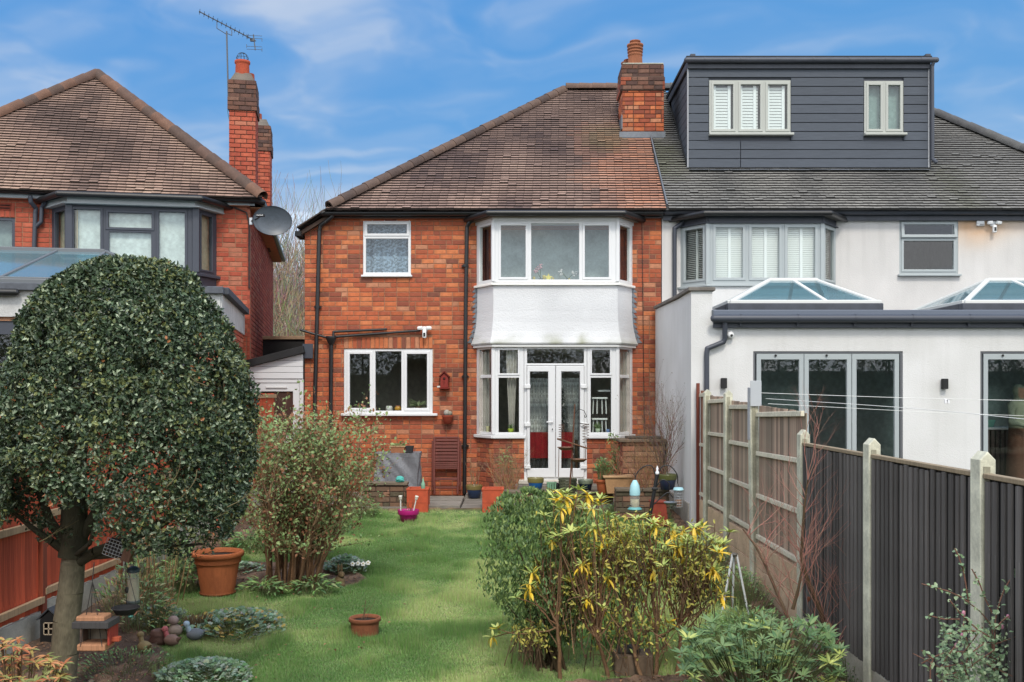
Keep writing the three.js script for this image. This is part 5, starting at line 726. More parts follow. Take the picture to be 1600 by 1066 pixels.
// ---- clipped holly
{
  seed = 7; const Z = 8.05, base = V(Xp(100, Z), groundY(-3.6, Z), -Z), t = thing('holly_tree', 'large clipped dome-shaped holly tree with bare lower trunk, front left', 'tree', base), q = (px, py, dz = 0) => V(Xp(px, Z - dz), Yp(py, Z - dz), -Z + dz).sub(base);
  const rows = [[406, 165, 250], [416, 128, 286], [432, 98, 304], [455, 64, 318], [500, 36, 350], [550, 26, 380], [600, 18, 396], [650, 8, 403], [700, 2, 404], [740, 2, 400], [780, 6, 391], [820, 10, 374], [862, 14, 338]];
  const prof = (py) => { let i = 0; while (i < rows.length - 2 && rows[i + 1][0] < py) i++; const a = rows[i], b = rows[i + 1], k = clamp((py - a[0]) / (b[0] - a[0])); return [lerp(a[1], b[1], k), lerp(a[2], b[2], k)]; };
  const bottom = (px) => px < 55 ? 815 : px < 75 ? 770 : px < 150 ? 735 + 18 * Math.sin(px * 0.2) : px < 215 ? 775 : px < 245 ? 825 : px < 395 ? 860 - Math.abs(px - 310) * 0.1 : 800;
  const items = [], green = S(88, 108, 78, 0.78), deep = S(46, 62, 46, 0.75), pale = S(176, 188, 160, 0.9), olive = S(138, 142, 84, 0.8);
  const spiky = leafGeo(0.037, 0.023, 7, (u) => (oval(u) * 0.8 + 0.05) * (Math.round(u * 7) % 2 ? 1.25 : 0.62), { curl: 0.35, fold: 0.5, tip: [1.25, 1.28, 1.15] });
  let tries = 0;
  while (items.length < 84000 && tries++ < 520000) {
    const py = 408 + 455 * Math.pow(R(), 0.95), [l, r] = prof(py), cx = (l + r) / 2, hw = (r - l) / 2, a = rr(0, 6.2832);
    const dirx = Math.cos(a), dirz = Math.sin(a), lump = (fbm(dirx * 3 + 5, dirz * 3 + py * 0.02, py * 0.012, 3) - 0.5) * 0.2, deepR = R() < 0.75 ? rr(0.9, 1.0) : rr(0.55, 0.95), rad = clamp(deepR + lump - 0.03 + (R() < 0.03 ? rr(0, 0.05) : 0), 0, 1.06);
    const px = cx + hw * rad * dirx, bz = 0.96 * (hw / 200) * rad * dirz;
    const bot = bottom(px) + (dirz < -0.2 ? -25 : 0) - (vn(px * 0.07, bz * 5, 3) * 30 - 6); if (py > bot) continue;
    const hollow = fbm(px * 0.022, py * 0.022, bz * 2, 3); if (hollow < 0.4 && rad > 0.8 && R() < 0.85) continue; if (R() < ss(770, 868, py) * 0.72) continue; const clump = fbm(px * 0.09, py * 0.09, bz * 8, 2); if (clump < 0.42 && rad > 0.9 && R() < 0.75) continue;
    const p = V(Xp(px, Z), Yp(py, Z), -Z + bz).sub(base), out = V(dirx, ss(560, 410, py) * 1.4 + 0.12, dirz).normalize();
    const d = rdir().addScaledVector(out, 0.45), n = out.clone().multiplyScalar(0.9).add(rdir().multiplyScalar(0.9)).add(V(0, 0.35, 0)).normalize(), f = R(), g = vn(px * 0.03, py * 0.03, 7);
    let c = mixc(deep, green, f); if (R() < 0.1 + 0.25 * ss(0.5, 0.8, g)) c = mixc(c, olive, rr(0.3, 0.9)); if (R() < 0.13) c = mixc(c, pale, rr(0.3, 0.9)); c = sc(c, 0.55 + 0.75 * clump); if (R() < 0.004) c = S(170, 110, 70, 0.8);  // pale leaves are painted highlights; low clump tone paints shade into the gaps
    items.push([leafM(p, d, n, rr(0.7, 1.25)), c]);
  }
  for (const [x0, y0, x1, y1, n] of [[75, 838, 5, 770, 300], [60, 812, 15, 745, 260], [110, 850, 60, 805, 200], [130, 800, 160, 770, 120], [165, 845, 205, 830, 90], [230, 845, 300, 865, 200]]) for (let i = 0; i < n; i++) { const k = Math.pow(R(), 0.7), p = q(lerp(x0, x1, k) + rr(-16, 16), lerp(y0, y1, k) + rr(-14, 14), rr(-0.12, 0.25)); items.push([leafM(p, rdir(), V(rr(-0.5, 0.5), 1, rr(-0.2, 0.8)).normalize(), rr(0.7, 1.2)), mixc(deep, green, R())]); }
  const tr = soup(), bc = [0.5, 0.5, 0.44], line = (pts, r0, r1, s = tr, c = S(120, 114, 98, 1.1)) => pts.forEach((p, i) => { if (i) s.tube(pts[i - 1], p, lerp(r0, r1, (i - 1) / (pts.length - 1)), lerp(r0, r1, i / (pts.length - 1)), c, 12); });
  line([q(90, 1125), q(95, 1075), q(101, 1020), q(104, 970), q(110, 925), q(113, 890), q(116, 860)], 0.115, 0.088); tr.ball(q(114, 880), 0.094, S(120, 114, 98, 1.1), 12);
  tr.build('trunk', mat.bark, t); const br = soup(), L2 = (pts, a, b) => line(pts, a, b, br, S(74, 72, 56));
  L2([q(114, 870), q(116, 800), q(118, 720), q(130, 640), q(170, 540)], 0.115, 0.05); L2([q(118, 880), q(150, 862, 0.1), q(200, 845, 0.15), q(260, 815, 0.2), q(330, 760, 0.25)], 0.05, 0.02); L2([q(116, 860), q(150, 800), q(200, 730), q(260, 650)], 0.05, 0.025); L2([q(108, 866), q(80, 846, 0.1), q(50, 825, 0.15), q(20, 800, 0.2)], 0.04, 0.012); L2([q(110, 858), q(78, 815), q(62, 770), q(55, 700)], 0.045, 0.02); L2([q(130, 872), q(190, 868, 0.2), q(250, 855, 0.3), q(320, 850, 0.35)], 0.022, 0.008); L2([q(112, 872), q(140, 850, 0.3), q(158, 790, 0.4), q(175, 720, 0.5)], 0.02, 0.01);
  for (let i = 0; i < 70; i++) twigs(br, q(rr(50, 360), rr(600, 850), rr(0.2, 0.8)), rdir().add(V(0, 0.4, 0)).normalize(), rr(0.12, 0.26), 0.0045, 1, { step: 0.05, wobble: 0.3, color: () => S(140, 128, 94), density: 0.3 });
  br.build('branches', mat.bark, t); instances('crown', spiky, leafMat(0.36, 0), t, items);
}
// ---- multi-stemmed twiggy shrub
{
  seed = 11; const b = gp(458, 922), t = thing('twiggy_shrub', 'tall many-stemmed brown shrub with sparse small green leaves in the round lawn bed', 'shrub', b), s = soup(), tw = soup(), items = [], Zc = -b.z;
  const lf = leafGeo(0.042, 0.026, 3, oval, { curl: 0.3 }), g1 = S(128, 158, 104, 0.9), g2 = S(160, 176, 112, 0.9), br = S(160, 110, 78, 0.85), stemC = () => mixc(S(164, 124, 92, 0.9), S(124, 96, 72, 0.85), R());
  const o = { step: 0.1, up: 0.06, wobble: 0.2, spread: 0.75, density: 0.62, bare: 0.12, taper: 0.5, fork: 2, color: () => mixc(S(160, 128, 94, 0.9), S(128, 104, 78, 0.85), R()), onSeg: (e, d, dep, tt) => { if (dep > 1) return; const n = 2; for (let k = 0; k < n; k++) if (R() < 0.8) { const p = e.clone().add(rdir().multiplyScalar(0.03)); const c = R() < 0.28 ? br : mixc(g1, g2, R(), rr(0.8, 1.15)); items.push([leafM(p, rdir().add(V(0, 0.4, 0)), rdir().add(V(0, 0.6, 0.4)), rr(0.6, 1.35)), c]); } } };
  for (let i = 0; i < 46; i++) {
    const a = rr(0, 6.2832), r0 = Math.sqrt(R()) * 0.27, p = V(Math.cos(a) * r0 * 1.3, 0, Math.sin(a) * r0), tx = p.x * 1.7 + 0.08 + rr(-0.14, 0.14), top = V(tx, rr(0.8, 1.25) - Math.abs(tx) * 0.12, p.z * 1.8 + rr(-0.15, 0.15)), mid = p.clone().lerp(top, 0.5).add(V(-tx * 0.08, 0.06, 0)), N = 8; let prev = p; const rad = rr(0.009, 0.019), c = stemC();
    for (let k = 1; k <= N; k++) { const u = k / N, e = p.clone().multiplyScalar((1 - u) * (1 - u)).addScaledVector(mid, 2 * u * (1 - u)).addScaledVector(top, u * u).add(rdir().multiplyScalar(0.012)); s.tube(prev, e, rad * lerp(1.1, 0.6, (k - 1) / N), rad * lerp(1.1, 0.6, u), c, 6); if (u > 0.35 && R() < 0.85) twigs(tw, e, rdir().add(V(0, 0.9, 0)).normalize(), rr(0.3, 0.55), 0.004, 1, o); prev = e; }
    const dir = top.clone().sub(mid).normalize(); for (let k = 0; k < 2; k++) twigs(tw, top, dir.clone().add(rdir().multiplyScalar(0.4)).normalize(), rr(0.38, 0.66), 0.007, 2, o);
  }
  s.build('stems', mat.bark, t); stuff(tw.build('twigs', mat.twig, t)); instances('foliage', lf, leafMat(0.55, 0.2), t, items.slice(0, 60000));
}
// ---- evergreen small-leaved bush
{
  seed = 13; const b = V(Xp(862, 8.9), groundY(0.3, 8.9), -8.9), t = thing('evergreen_bush', 'dense dark green small-leaved bush left of the yellow-leaved shrub', 'shrub', b), items = [], s = soup(), lf = leafGeo(0.042, 0.019, 3, oval, { curl: 0.2, fold: 0.3 });
  const g1 = S(116, 142, 84, 0.95), g2 = S(166, 184, 106, 1), g3 = S(84, 110, 70, 0.9), q = (px, py, dz = 0) => V(Xp(px, 8.9), Yp(py, 8.9), -8.9 + dz).sub(b);
  const rows = [[766, 800, 835], [785, 768, 880], [810, 758, 925], [850, 752, 940], [900, 750, 935], [940, 770, 930], [975, 800, 910], [1010, 830, 890]];
  const prof = (py) => { let i = 0; while (i < rows.length - 2 && rows[i + 1][0] < py) i++; const a = rows[i], c = rows[i + 1], k = clamp((py - a[0]) / (c[0] - a[0])); return [lerp(a[1], c[1], k), lerp(a[2], c[2], k)]; };
  for (let i = 0; i < 13000; i++) { const py = lerp(766, 1005, Math.pow(R(), 1.15)), [l, r] = prof(py), a = rr(0, 6.283), rad = Math.pow(R(), 0.45), px = (l + r) / 2 + (r - l) / 2 * rad * Math.cos(a) * (0.78 + 0.4 * vn(py * 0.045, Math.cos(a) * 2 + 4, Math.sin(a) * 2 + 3)) * rr(0.95, 1.08), dz = (r - l) / 2 * 0.0055 * rad * Math.sin(a); if (fbm(px * 0.05, py * 0.05, dz * 4, 2) < 0.36) continue; const up = V(rr(-0.6, 0.6), 1, rr(-0.4, 0.7)); items.push([leafM(q(px, py, dz), up.add(rdir().multiplyScalar(0.5)), rdir().add(V(0, 0.5, 0.6)), rr(0.6, 1.2)), mixc(mixc(g3, g1, R()), g2, R() < 0.3 * ss(900, 770, py) + 0.1 ? R() : 0)]); }
  for (let i = 0; i < 22; i++) { const px = rr(850, 885), top = q(lerp(760, 930, R()), rr(800, 930), rr(-0.4, 0.4)), p0 = V(rr(-0.16, 0.2), 0, rr(-0.12, 0.12)), m = p0.clone().lerp(top, 0.5).add(V(0, 0.12, 0)); let pv = p0; for (let k = 1; k <= 6; k++) { const u = k / 6, e = p0.clone().multiplyScalar((1 - u) ** 2).addScaledVector(m, 2 * u * (1 - u)).addScaledVector(top, u * u); s.tube(pv, e, 0.013 * (1.2 - u), 0.013 * (1.1 - u), S(112, 92, 66, 0.8), 6); pv = e; } }
  s.build('stems', mat.bark, t); instances('foliage', lf, leafMat(0.45, 0.2), t, items);
}
// ---- rhododendrons: whorls of long leaves on bare stems
const rleaf = [0.1, 0.3, 0.55].map((c) => leafGeo(0.14, 0.036, 5, (u) => Math.pow(Math.sin(Math.PI * Math.pow(clamp(u * 0.97 + 0.03), 0.85)), 0.8), { curl: c, fold: 0.3 }));
const rmat = leafMat(0.42, 0.25);
function whorl(list, p, axis, n, kind, scale = 1) {
  const a0 = rr(0, 6.28), u = axis.clone().cross(V(0.3, 0.1, 1)).normalize(), v = axis.clone().cross(u);
  for (let i = 0; i < n; i++) {
    const a = a0 + i / n * 6.283 + rr(-0.25, 0.25), out = u.clone().multiplyScalar(Math.cos(a)).addScaledVector(v, Math.sin(a)), droop = kind === 'Y' && i % 2 !== 0, d = out.clone().multiplyScalar(droop ? rr(0.5, 1) : 1).addScaledVector(V(0, 1, 0), droop ? rr(-1.3, -0.1) : rr(0.1, 0.95)).normalize();
    const nrm = droop ? out.clone().add(V(0, 0.4, 0)) : axis.clone().addScaledVector(out, -0.3);
    const green = mixc(S(150, 174, 96, 1), S(208, 212, 124, 1), R()), yel = mixc(S(244, 204, 50, 1), S(224, 196, 84, 1), R()), dk = mixc(S(92, 128, 82, 0.85), S(142, 168, 112, 0.85), R());
    const c = kind === 'Y' ? (droop || R() < 0.25 ? yel : green) : kind === 'y' ? (R() < 0.45 ? yel : green) : kind === 'd' ? dk : green;
    list.push({ g: rleaf[droop ? 2 : Math.floor(R() * 2)], m: leafM(p.clone().addScaledVector(out, 0.008), d, nrm, scale * rr(0.7, 1.05)), color: c.map((x) => Math.round(x * 40) / 40), full: true, rank: p.z * -1 + R() * 0.1 });
  }
}
{
  seed = 17; const Z = 8.6, b = V(Xp(985, Z), groundY(1, Z), -Z), t = thing('rhododendron', 'leggy rhododendron with yellow and lime leaf clusters in front of the lawn', 'shrub', b), list = [], s = soup();
  const w = [515,30,'y',545,120,'Y',600,100,'Y',640,20,'g',690,45,'Y',760,70,'y',750,105,'y',800,160,'g',680,140,'y',470,250,'g',520,270,'g',430,260,'g',470,320,'g',720,230,'Y',830,240,'Y',780,290,'Y',860,290,'Y',910,260,'g',960,180,'g',1000,170,'y',1060,225,'Y',1080,200,'y',1160,235,'Y',1210,240,'Y',1270,225,'Y',1310,220,'y',1340,270,'g',1400,315,'Y',1460,250,'g',680,380,'g',660,420,'Y',700,410,'Y',400,425,'g',390,470,'Y',420,480,'Y',370,560,'Y',430,580,'y',610,325,'g',600,360,'g',850,395,'g',850,420,'Y',830,475,'Y',800,490,'Y',900,480,'Y',950,490,'Y',700,580,'g',685,610,'Y',730,630,'y',570,520,'y',600,520,'y',590,780,'y',200,775,'y',1050,450,'Y',1100,450,'Y',1180,330,'Y',1110,320,'y',1370,450,'Y',1385,540,'y',1420,590,'Y',1040,680,'g',1130,745,'y',1080,380,'y',1400,360,'y',1330,340,'y',620,70,'y',560,55,'Y',530,80,'y',500,60,'g',840,180,'g',770,340,'g',560,300,'g',1230,300,'g',1290,400,'g',1200,420,'y',930,330,'g',990,290,'g',640,240,'g',1020,250,'g'];
  const J = [[945, 880, 0.0], [515, 700, 0.1], [1195, 760, -0.1], [730, 800, 0.15], [1060, 780, 0.05]].map(([x, y, dz]) => V(Xp(720 + x / 3.478, Z), Yp(760 + y / 3.478, Z), -Z + dz).sub(b)), B = [[985, 1040], [540, 1075], [1170, 1075], [800, 1070], [1060, 1060]].map(([x, y]) => { const X = Xp(720 + x / 3.478, Z); return V(X, groundY(X, Z), -Z).sub(b); });
  const bark = () => mixc(S(150, 108, 78, 0.95), S(176, 142, 112, 0.95), R());
  const curve = (a, c, r0, r1, sag = 0.05) => { const col = bark(), m = a.clone().lerp(c, 0.5).add(V(rr(-0.05, 0.05), sag, rr(-0.05, 0.05))); let pv = a; for (let k = 1; k <= 7; k++) { const u = k / 7, e = a.clone().multiplyScalar((1 - u) ** 2).addScaledVector(m, 2 * u * (1 - u)).addScaledVector(c, u * u).add(rdir().multiplyScalar(0.006)); s.tube(pv, e, lerp(r0, r1, (k - 1) / 7), lerp(r0, r1, u), col, 7); pv = e; } };
  J.forEach((j, i) => curve(B[i], j, 0.02, 0.013, 0));
  for (let i = 0; i < w.length; i += 3) {
    const dz = rr(-0.28, 0.28), p = V(Xp(720 + w[i] / 3.478, Z - dz), Yp(760 + w[i + 1] / 3.478, Z - dz), -Z + dz).sub(b); let best = 0, bd = 9; J.forEach((j, k) => { const d = Math.hypot(j.x - p.x, (j.y - p.y) * 0.3) + rr(0, 0.4); if (d < bd) { bd = d; best = k; } });
    const from = J[best].clone().lerp(B[best], R() * 0.2), ax = p.clone().sub(from).normalize().multiplyScalar(0.5).add(V(0, 0.8, 0)).normalize(); curve(from, p, 0.0085, 0.004, -0.1); whorl(list, p, ax, w[i + 2] === 'Y' ? 9 : 10, w[i + 2], 0.8); { const p2 = p.clone().add(V(rr(-0.13, 0.13), rr(-0.16, 0.05), rr(-0.15, 0.15))); whorl(list, p2, V(rr(-0.3, 0.3), 1, rr(-0.1, 0.3)).normalize(), 8, R() < 0.3 ? 'Y' : 'g', rr(0.5, 0.7)); curve(p2, from.clone().lerp(p, 0.4), 0.004, 0.006, 0); } if (w[i + 2] === 'Y') whorl(list, p.clone().addScaledVector(ax, -0.025), ax, 6, 'Y', 0.9); else if (R() < 0.5) whorl(list, p.clone().addScaledVector(ax, -0.05), ax, 4, 'g', 0.8);
  }
  for (let i = 0; i < 60; i++) { const a = J[i % 5].clone().add(rdir().multiplyScalar(0.25)); curve(a, a.clone().add(V(rr(-0.25, 0.25), rr(-0.05, 0.4), rr(-0.2, 0.2))), 0.005, 0.002, 0.02); }
  const small = [], sl = leafGeo(0.05, 0.02, 3, oval, { curl: 0.3 });
  for (const [x0, x1, y0, y1, n] of [[1040, 1135, 835, 955, 900], [795, 860, 965, 1015, 300], [930, 1000, 800, 900, 260], [860, 960, 880, 960, 220], [830, 1140, 800, 930, 1500], [850, 1080, 900, 1030, 700]]) for (let i = 0; i < n; i++) { const x = (x0 + x1) / 2 + (x1 - x0) / 2 * (R() + R() - 1), y = (y0 + y1) / 2 + (y1 - y0) / 2 * (R() + R() - 1), dz = rr(-0.25, 0.25); small.push([leafM(V(Xp(x, Z), Yp(y, Z), -Z + dz).sub(b), rdir().add(V(0, 0.4, 0)), rdir().add(V(0, 0.6, 0.5)), rr(0.5, 1.1)), mixc(S(150, 160, 84, 0.9), S(206, 190, 90, 0.95), R())]); if (i % 5 === 0) { const p = V(Xp(x, Z), Yp(y, Z), -Z + dz).sub(b); s.tube(p, p.clone().add(V(rr(-0.08, 0.08), -rr(0.1, 0.25), rr(-0.05, 0.05))), 0.003, 0.004, S(140, 110, 84, 0.8), 5); } }
  s.build('stems', mat.bark, t); layPieces(list, t, 'leaf', rmat, 300, 'leaves'); instances('small_leaves', sl, leafMat(0.5, 0.25), t, small);
}
{
  seed = 19; const Z = 7.75, b = V(Xp(1180, Z), groundY(1.9, Z), -Z), t = thing('rhododendron', 'low mid-green rhododendron with broad leaf whorls at the foot of the black fence', 'shrub', b), list = [], s = soup();
  for (let i = 0; i < 190; i++) { const px = rr(1065, 1315), top = 945 + Math.abs(px - 1190) * 0.28 + 25 * vn(px * 0.06, 1, 2), py = top + (1085 - top) * Math.pow(R(), 1.1), dz = rr(-0.35, 0.45) , p = V(Xp(px, Z - dz), Yp(py, Z - dz), -Z + dz).sub(b); whorl(list, p, V(rr(-0.4, 0.4), 1, rr(-0.1, 0.5)).normalize(), 8, R() < 0.1 ? 'g' : 'd', rr(0.4, 0.92)); const f = V(p.x * 0.3, 0, p.z * 0.3), m = f.clone().lerp(p, 0.5).add(V(0, 0.06, 0)); s.tube(f, m, 0.007, 0.005, S(130, 116, 88), 5).tube(m, p, 0.005, 0.003, S(120, 130, 84), 5); }
  s.build('stems', mat.bark, t); layPieces(list, t, 'leaf', rmat, 300, 'leaves');
}
// ---- bare red-twigged small tree against the fence
{
  seed = 23; const Z = 8.75, b = V(Xp(1275, Z), groundY(2.5, Z), -Z), t = thing('bare_maple', 'bare young tree with thin red twigs in front of the fences', 'tree', b), s = soup(), tw = soup(), q = (x, y, dz = 0) => V(Xp(1060 + x / 2.963, Z - dz), Yp(760 + y / 2.963, Z - dz), -Z + dz).sub(b);
  const pl = (pts, a, c, col = S(146, 122, 102)) => pts.forEach((p, i) => { if (i) s.tube(pts[i - 1], p, lerp(a, c, (i - 1) / (pts.length - 1)), lerp(a, c, i / (pts.length - 1)), col, 8); });
  const o = { step: 0.07, up: 0.12, wobble: 0.22, spread: 0.7, density: 0.4, bare: 0.2, taper: 0.5, fork: 2, color: (d) => mixc(S(176, 116, 106, 0.95), S(160, 126, 106, 0.95), R() * (d ? 1 : 0.6)) };
  const limbs = [[[680, 930], [690, 820], [685, 690], [660, 580], [600, 440], [570, 340], [575, 220], [585, 80], [600, -30]], [[690, 820], [720, 740], [790, 600], [850, 480], [900, 380]], [[665, 840], [655, 740], [640, 690]], [[520, 640], [460, 500], [405, 370], [360, 280], [300, 200]], [[530, 570], [555, 480], [570, 400], [575, 300]], [[700, 760], [760, 720], [850, 690], [940, 720]]];
  limbs.forEach((l, i) => { const pts = l.map(([x, y], k) => q(x, y, (i - 2) * 0.05 + k * 0.01)); pl(pts, i === 0 ? 0.03 : 0.017, 0.007, i === 4 || i === 0 ? S(112, 92, 70) : undefined); for (let k = 1; k < pts.length; k++) for (let n = 0; n < 4; n++) twigs(tw, pts[k].clone().lerp(pts[k - 1], R()), V(rr(-0.8, 0.8), 0.7, rr(-0.5, 0.5)).normalize(), rr(0.2, 0.45), 0.0042, 2, o); });
  for (let i = 0; i < 3; i++) { const e = q(600, -30); twigs(tw, e, V(rr(0, 0.7), 0.8, 0).normalize(), 0.45, 0.004, 2, o); }
  pl([q(540, 830), q(520, 640)], 0.02, 0.018);
  const lf = leafGeo(0.05, 0.03, 4, oval, { curl: 0.9, fold: 0.6 }); for (const [x, y] of [[600, 510], [750, 800], [627, 660], [740, 790]]) part('dead_leaf', soup().add(lf, null, S(112, 70, 52)).geo(), leafMat(0.8, 0), t, leafM(q(x, y), V(0.2, -1, 0.1), V(0.3, 0, 1), 1.3)); s.ball(q(695, 650), 0.035, S(190, 170, 120));
  s.build('trunk', mat.bark, t); stuff(tw.build('twigs', mat.twig, t));
}
// ---- arching small-leaved shrub at the right edge
{
  seed = 29; const Z = 5.75, b = V(Xp(1550, Z), groundY(2.7, Z), -Z), t = thing('arching_shrub', 'airy shrub of arching stems with tiny green leaves, bottom right corner', 'shrub', b), s = soup(), items = [], q = (x, y, dz = 0) => V(Xp(1440 + x / 4.33, Z - dz), Yp(820 + y / 4.33, Z - dz), -Z + dz).sub(b), lf = leafGeo(0.032, 0.024, 3, oval, { curl: 0.3 });
  const stems = [[[480, 860], [480, 690], [400, 590], [310, 520], [270, 490], [180, 450], [90, 425], [0, 400]], [[320, 530], [300, 400], [280, 300], [250, 210], [225, 160]], [[460, 760], [380, 710], [270, 610], [190, 510]], [[480, 600], [430, 500], [390, 390], [340, 300]], [[490, 860], [500, 640], [530, 520], [560, 440], [620, 340], [690, 290]], [[490, 1080], [490, 860]], [[480, 900], [380, 880], [270, 860], [150, 870], [70, 900], [0, 940]], [[390, 720], [280, 720], [150, 745]], [[260, 640], [150, 640], [50, 615]], [[60, 1060], [60, 960], [80, 910], [0, 850]], [[560, 950], [620, 930], [693, 950]], [[640, 1066], [680, 980], [693, 900]], [[500, 700], [560, 640], [590, 620]], [[480, 930], [560, 870], [640, 880]], [[100, 1020], [170, 900], [260, 780], [300, 700]], [[250, 1080], [300, 950], [330, 850], [300, 760]]];
  const cs = S(134, 96, 80, 0.8), ga = S(128, 160, 120, 0.9), gb = S(166, 186, 146, 0.9);
  stems.forEach((l, i) => { const pts = l.map(([x, y]) => q(x, y, ((i * 7) % 5 - 2) * 0.05)); for (let k = 1; k < pts.length; k++) { s.tube(pts[k - 1], pts[k], 0.0045, 0.0035, cs, 6); const n = Math.ceil(pts[k].distanceTo(pts[k - 1]) / 0.011); for (let j = 0; j < n; j++) if (i !== 5 && R() < 0.8) { const p = pts[k - 1].clone().lerp(pts[k], R()).add(rdir().multiplyScalar(0.012)); items.push([leafM(p, rdir().add(V(0, -0.2, 0.3)), V(rr(-0.5, 0.5), 1, rr(0, 1)).normalize(), rr(0.5, 1.15)), mixc(ga, gb, R())]); } } });
  for (let i = 0; i < 900; i++) { const p = q(120 + 480 * R(), 1090 - 420 * Math.pow(R(), 1.6), rr(-0.25, 0.2)); items.push([leafM(p, rdir(), V(rr(-0.5, 0.5), 1, rr(0, 1)).normalize(), rr(0.5, 1.1)), mixc(ga, gb, R(), 0.9)]); } for (let i = 0; i < 30; i++) { const p = q(120 + 480 * R(), 1090 - 420 * Math.pow(R(), 1.4), rr(-0.2, 0.2)); s.tube(p, p.clone().add(V(rr(-0.15, 0.15), rr(-0.2, 0.1), rr(-0.1, 0.1))), 0.003, 0.003, cs, 5); }
  for (const [x, y] of [[285, 600], [585, 625], [545, 690], [275, 750], [235, 820]]) part('flower', soup().ball(V(0, 0, 0), 0.011, S(214, 150, 170), 8, 1.5).geo(), mat.matte, t, M4().setPosition(q(x, y, 0.05)));
  s.build('stems', mat.twig, t); instances('foliage', lf, leafMat(0.45, 0.2), t, items);
}
// ---- orange-tinted whorled shrub, bottom left
{
  seed = 31; const Z = 7.0, b = V(Xp(30, Z), groundY(-3.5, Z), -Z), t = thing('variegated_shrub', 'low shrub with cream and orange narrow leaves, bottom left corner', 'shrub', b), list = [], s = soup(), lf = leafGeo(0.085, 0.02, 4, oval, { curl: 0.5, fold: 0.35 }), cols = [S(206, 186, 110, 0.8), S(170, 176, 110, 0.8), S(224, 160, 110, 0.8), S(196, 120, 80, 0.8), S(150, 160, 96, 0.8)];
  for (let i = 0; i < 70; i++) { const px = rr(-20, 104), top = 985 + Math.abs(px - 15) * 0.55 + vn(px * 0.1, 2, 2) * 16, py = top + (1100 - top) * R(), dz = rr(-0.2, 0.25), p = V(Xp(px, Z - dz), Yp(py, Z - dz), -Z + dz).sub(b); for (let k = 0; k < 9; k++) { const a = k / 9 * 6.283 + R(), d = V(Math.cos(a), rr(-0.3, 0.7), Math.sin(a)).normalize(); list.push({ g: lf, m: leafM(p, d, V(0, 1, 0.3), rr(0.7, 1.15)), color: cols[Math.floor(R() * 5)], full: true, rank: -p.y + R() * 0.1 }); } s.tube(V(p.x * 0.3, 0, p.z * 0.3), p, 0.007, 0.004, S(140, 110, 84), 5); }
  s.build('stems', mat.bark, t); layPieces(list, t, 'leaf', leafMat(0.5, 0.3), 300, 'leaves');
}
// ---- low plants in the beds
function lowPlant(name, label, category, p, rx, rz, n, geo, cols, hgt, o = {}) {
  const t = thing(name, label, category, p), items = [], s = soup();
  for (let i = 0; i < n; i++) { const a = rr(0, 6.283), r = Math.sqrt(R()) * (0.8 + 0.3 * vn(Math.cos(a) * 2 + 5, Math.sin(a) * 2, 3)), x = Math.cos(a) * r * rx, z = Math.sin(a) * r * rz, y = hgt * (1 - 0.6 * r * r) * rr(0.45, 1) + (o.flat ? 0 : groundY(p.x + x, -(p.z + z)) - p.y) + 0.02, f = V(x * 0.75, o.flat ? 0 : groundY(p.x + x * 0.75, -(p.z + z * 0.75)) - p.y, z * 0.75), q = V(x, y, z); if (R() < 0.4) s.tube(f, q, 0.0025, 0.002, o.stem ?? S(120, 128, 84, 0.8), 4); const out = V(Math.cos(a), o.rise ?? 0.35, Math.sin(a)).normalize(); items.push([leafM(q, out.add(rdir().multiplyScalar(0.5)), V(rr(-0.5, 0.5), 1, rr(-0.1, 0.7)).normalize(), rr(0.6, 1.2)), cols[Math.floor(R() * cols.length)].map((c) => c * rr(0.8, 1.15))]); }
  s.build('stems', mat.twig, t); instances('foliage', geo, leafMat(0.5, 0.2), t, items); return t;
}
seed = 37;
const round = (() => { const s = soup(); for (let k = 0; k < 5; k++) { const g = leafGeo(0.026, 0.02, 2, (u) => 0.25 + oval(u) * 0.9, { curl: 0.3, fold: 0.2 }); s.add(g, M4().makeRotationZ((k - 2) * 1.05).multiply(M4().makeTranslation(0, 0.002, 0))); } return s.geo(); })(), lance = leafGeo(0.1, 0.027, 4, oval, { curl: 0.5, fold: 0.3 }), tiny = leafGeo(0.03, 0.015, 2, oval), GG = [S(146, 168, 140, 0.9), S(122, 148, 114, 0.9), S(168, 186, 162, 0.9), S(108, 138, 94, 0.85)], GR = [S(116, 150, 90, 0.85), S(146, 174, 106, 0.9), S(98, 132, 82, 0.85)];
lowPlant('geranium_plant', 'wide patch of round grey-green leaves with a few yellow ones behind the stone ornaments', 'plant', gp(372, 985), 0.52, 0.5, 900, round, GG.concat([S(200, 176, 90, 0.8)]), 0.16);
lowPlant('geranium_plant', 'patch of round grey-green leaves at the bottom edge beside the lawn', 'plant', gp(322, 1066), 0.42, 0.35, 700, round, GG, 0.17);
lowPlant('hellebore', 'clump of long mid-green leaves left of the brown shrub stems', 'plant', gp(412, 932), 0.26, 0.16, 150, lance, GR, 0.2); lowPlant('hellebore', 'clump of long mid-green leaves right of the brown shrub stems', 'plant', gp(492, 930), 0.28, 0.16, 150, lance, GR, 0.2);
{ const t = lowPlant('primrose', 'grey-green bushy plant with white flowers at the edge of the round bed', 'plant', gp(540, 897), 0.28, 0.26, 420, round, GG, 0.22); for (const [x, z] of [[0.18, 0.16], [0.25, 0.2], [0.12, 0.2], [0.3, 0.12]]) { const f = grp('flower', t); for (let k = 0; k < 5; k++) part('petal', leafGeo(0.032, 0.03, 2, (u) => 0.3 + oval(u), { curl: 0.1 }), std([0.85, 0.85, 0.8]), f, M4().makeTranslation(x, 0.16, z).multiply(M4().makeRotationX(-0.5)).multiply(M4().makeRotationZ(k * 1.257))); part('flower_eye', soup().ball(V(x, 0.165, z + 0.01), 0.008, S(220, 190, 60)).geo(), mat.matte, f); } }
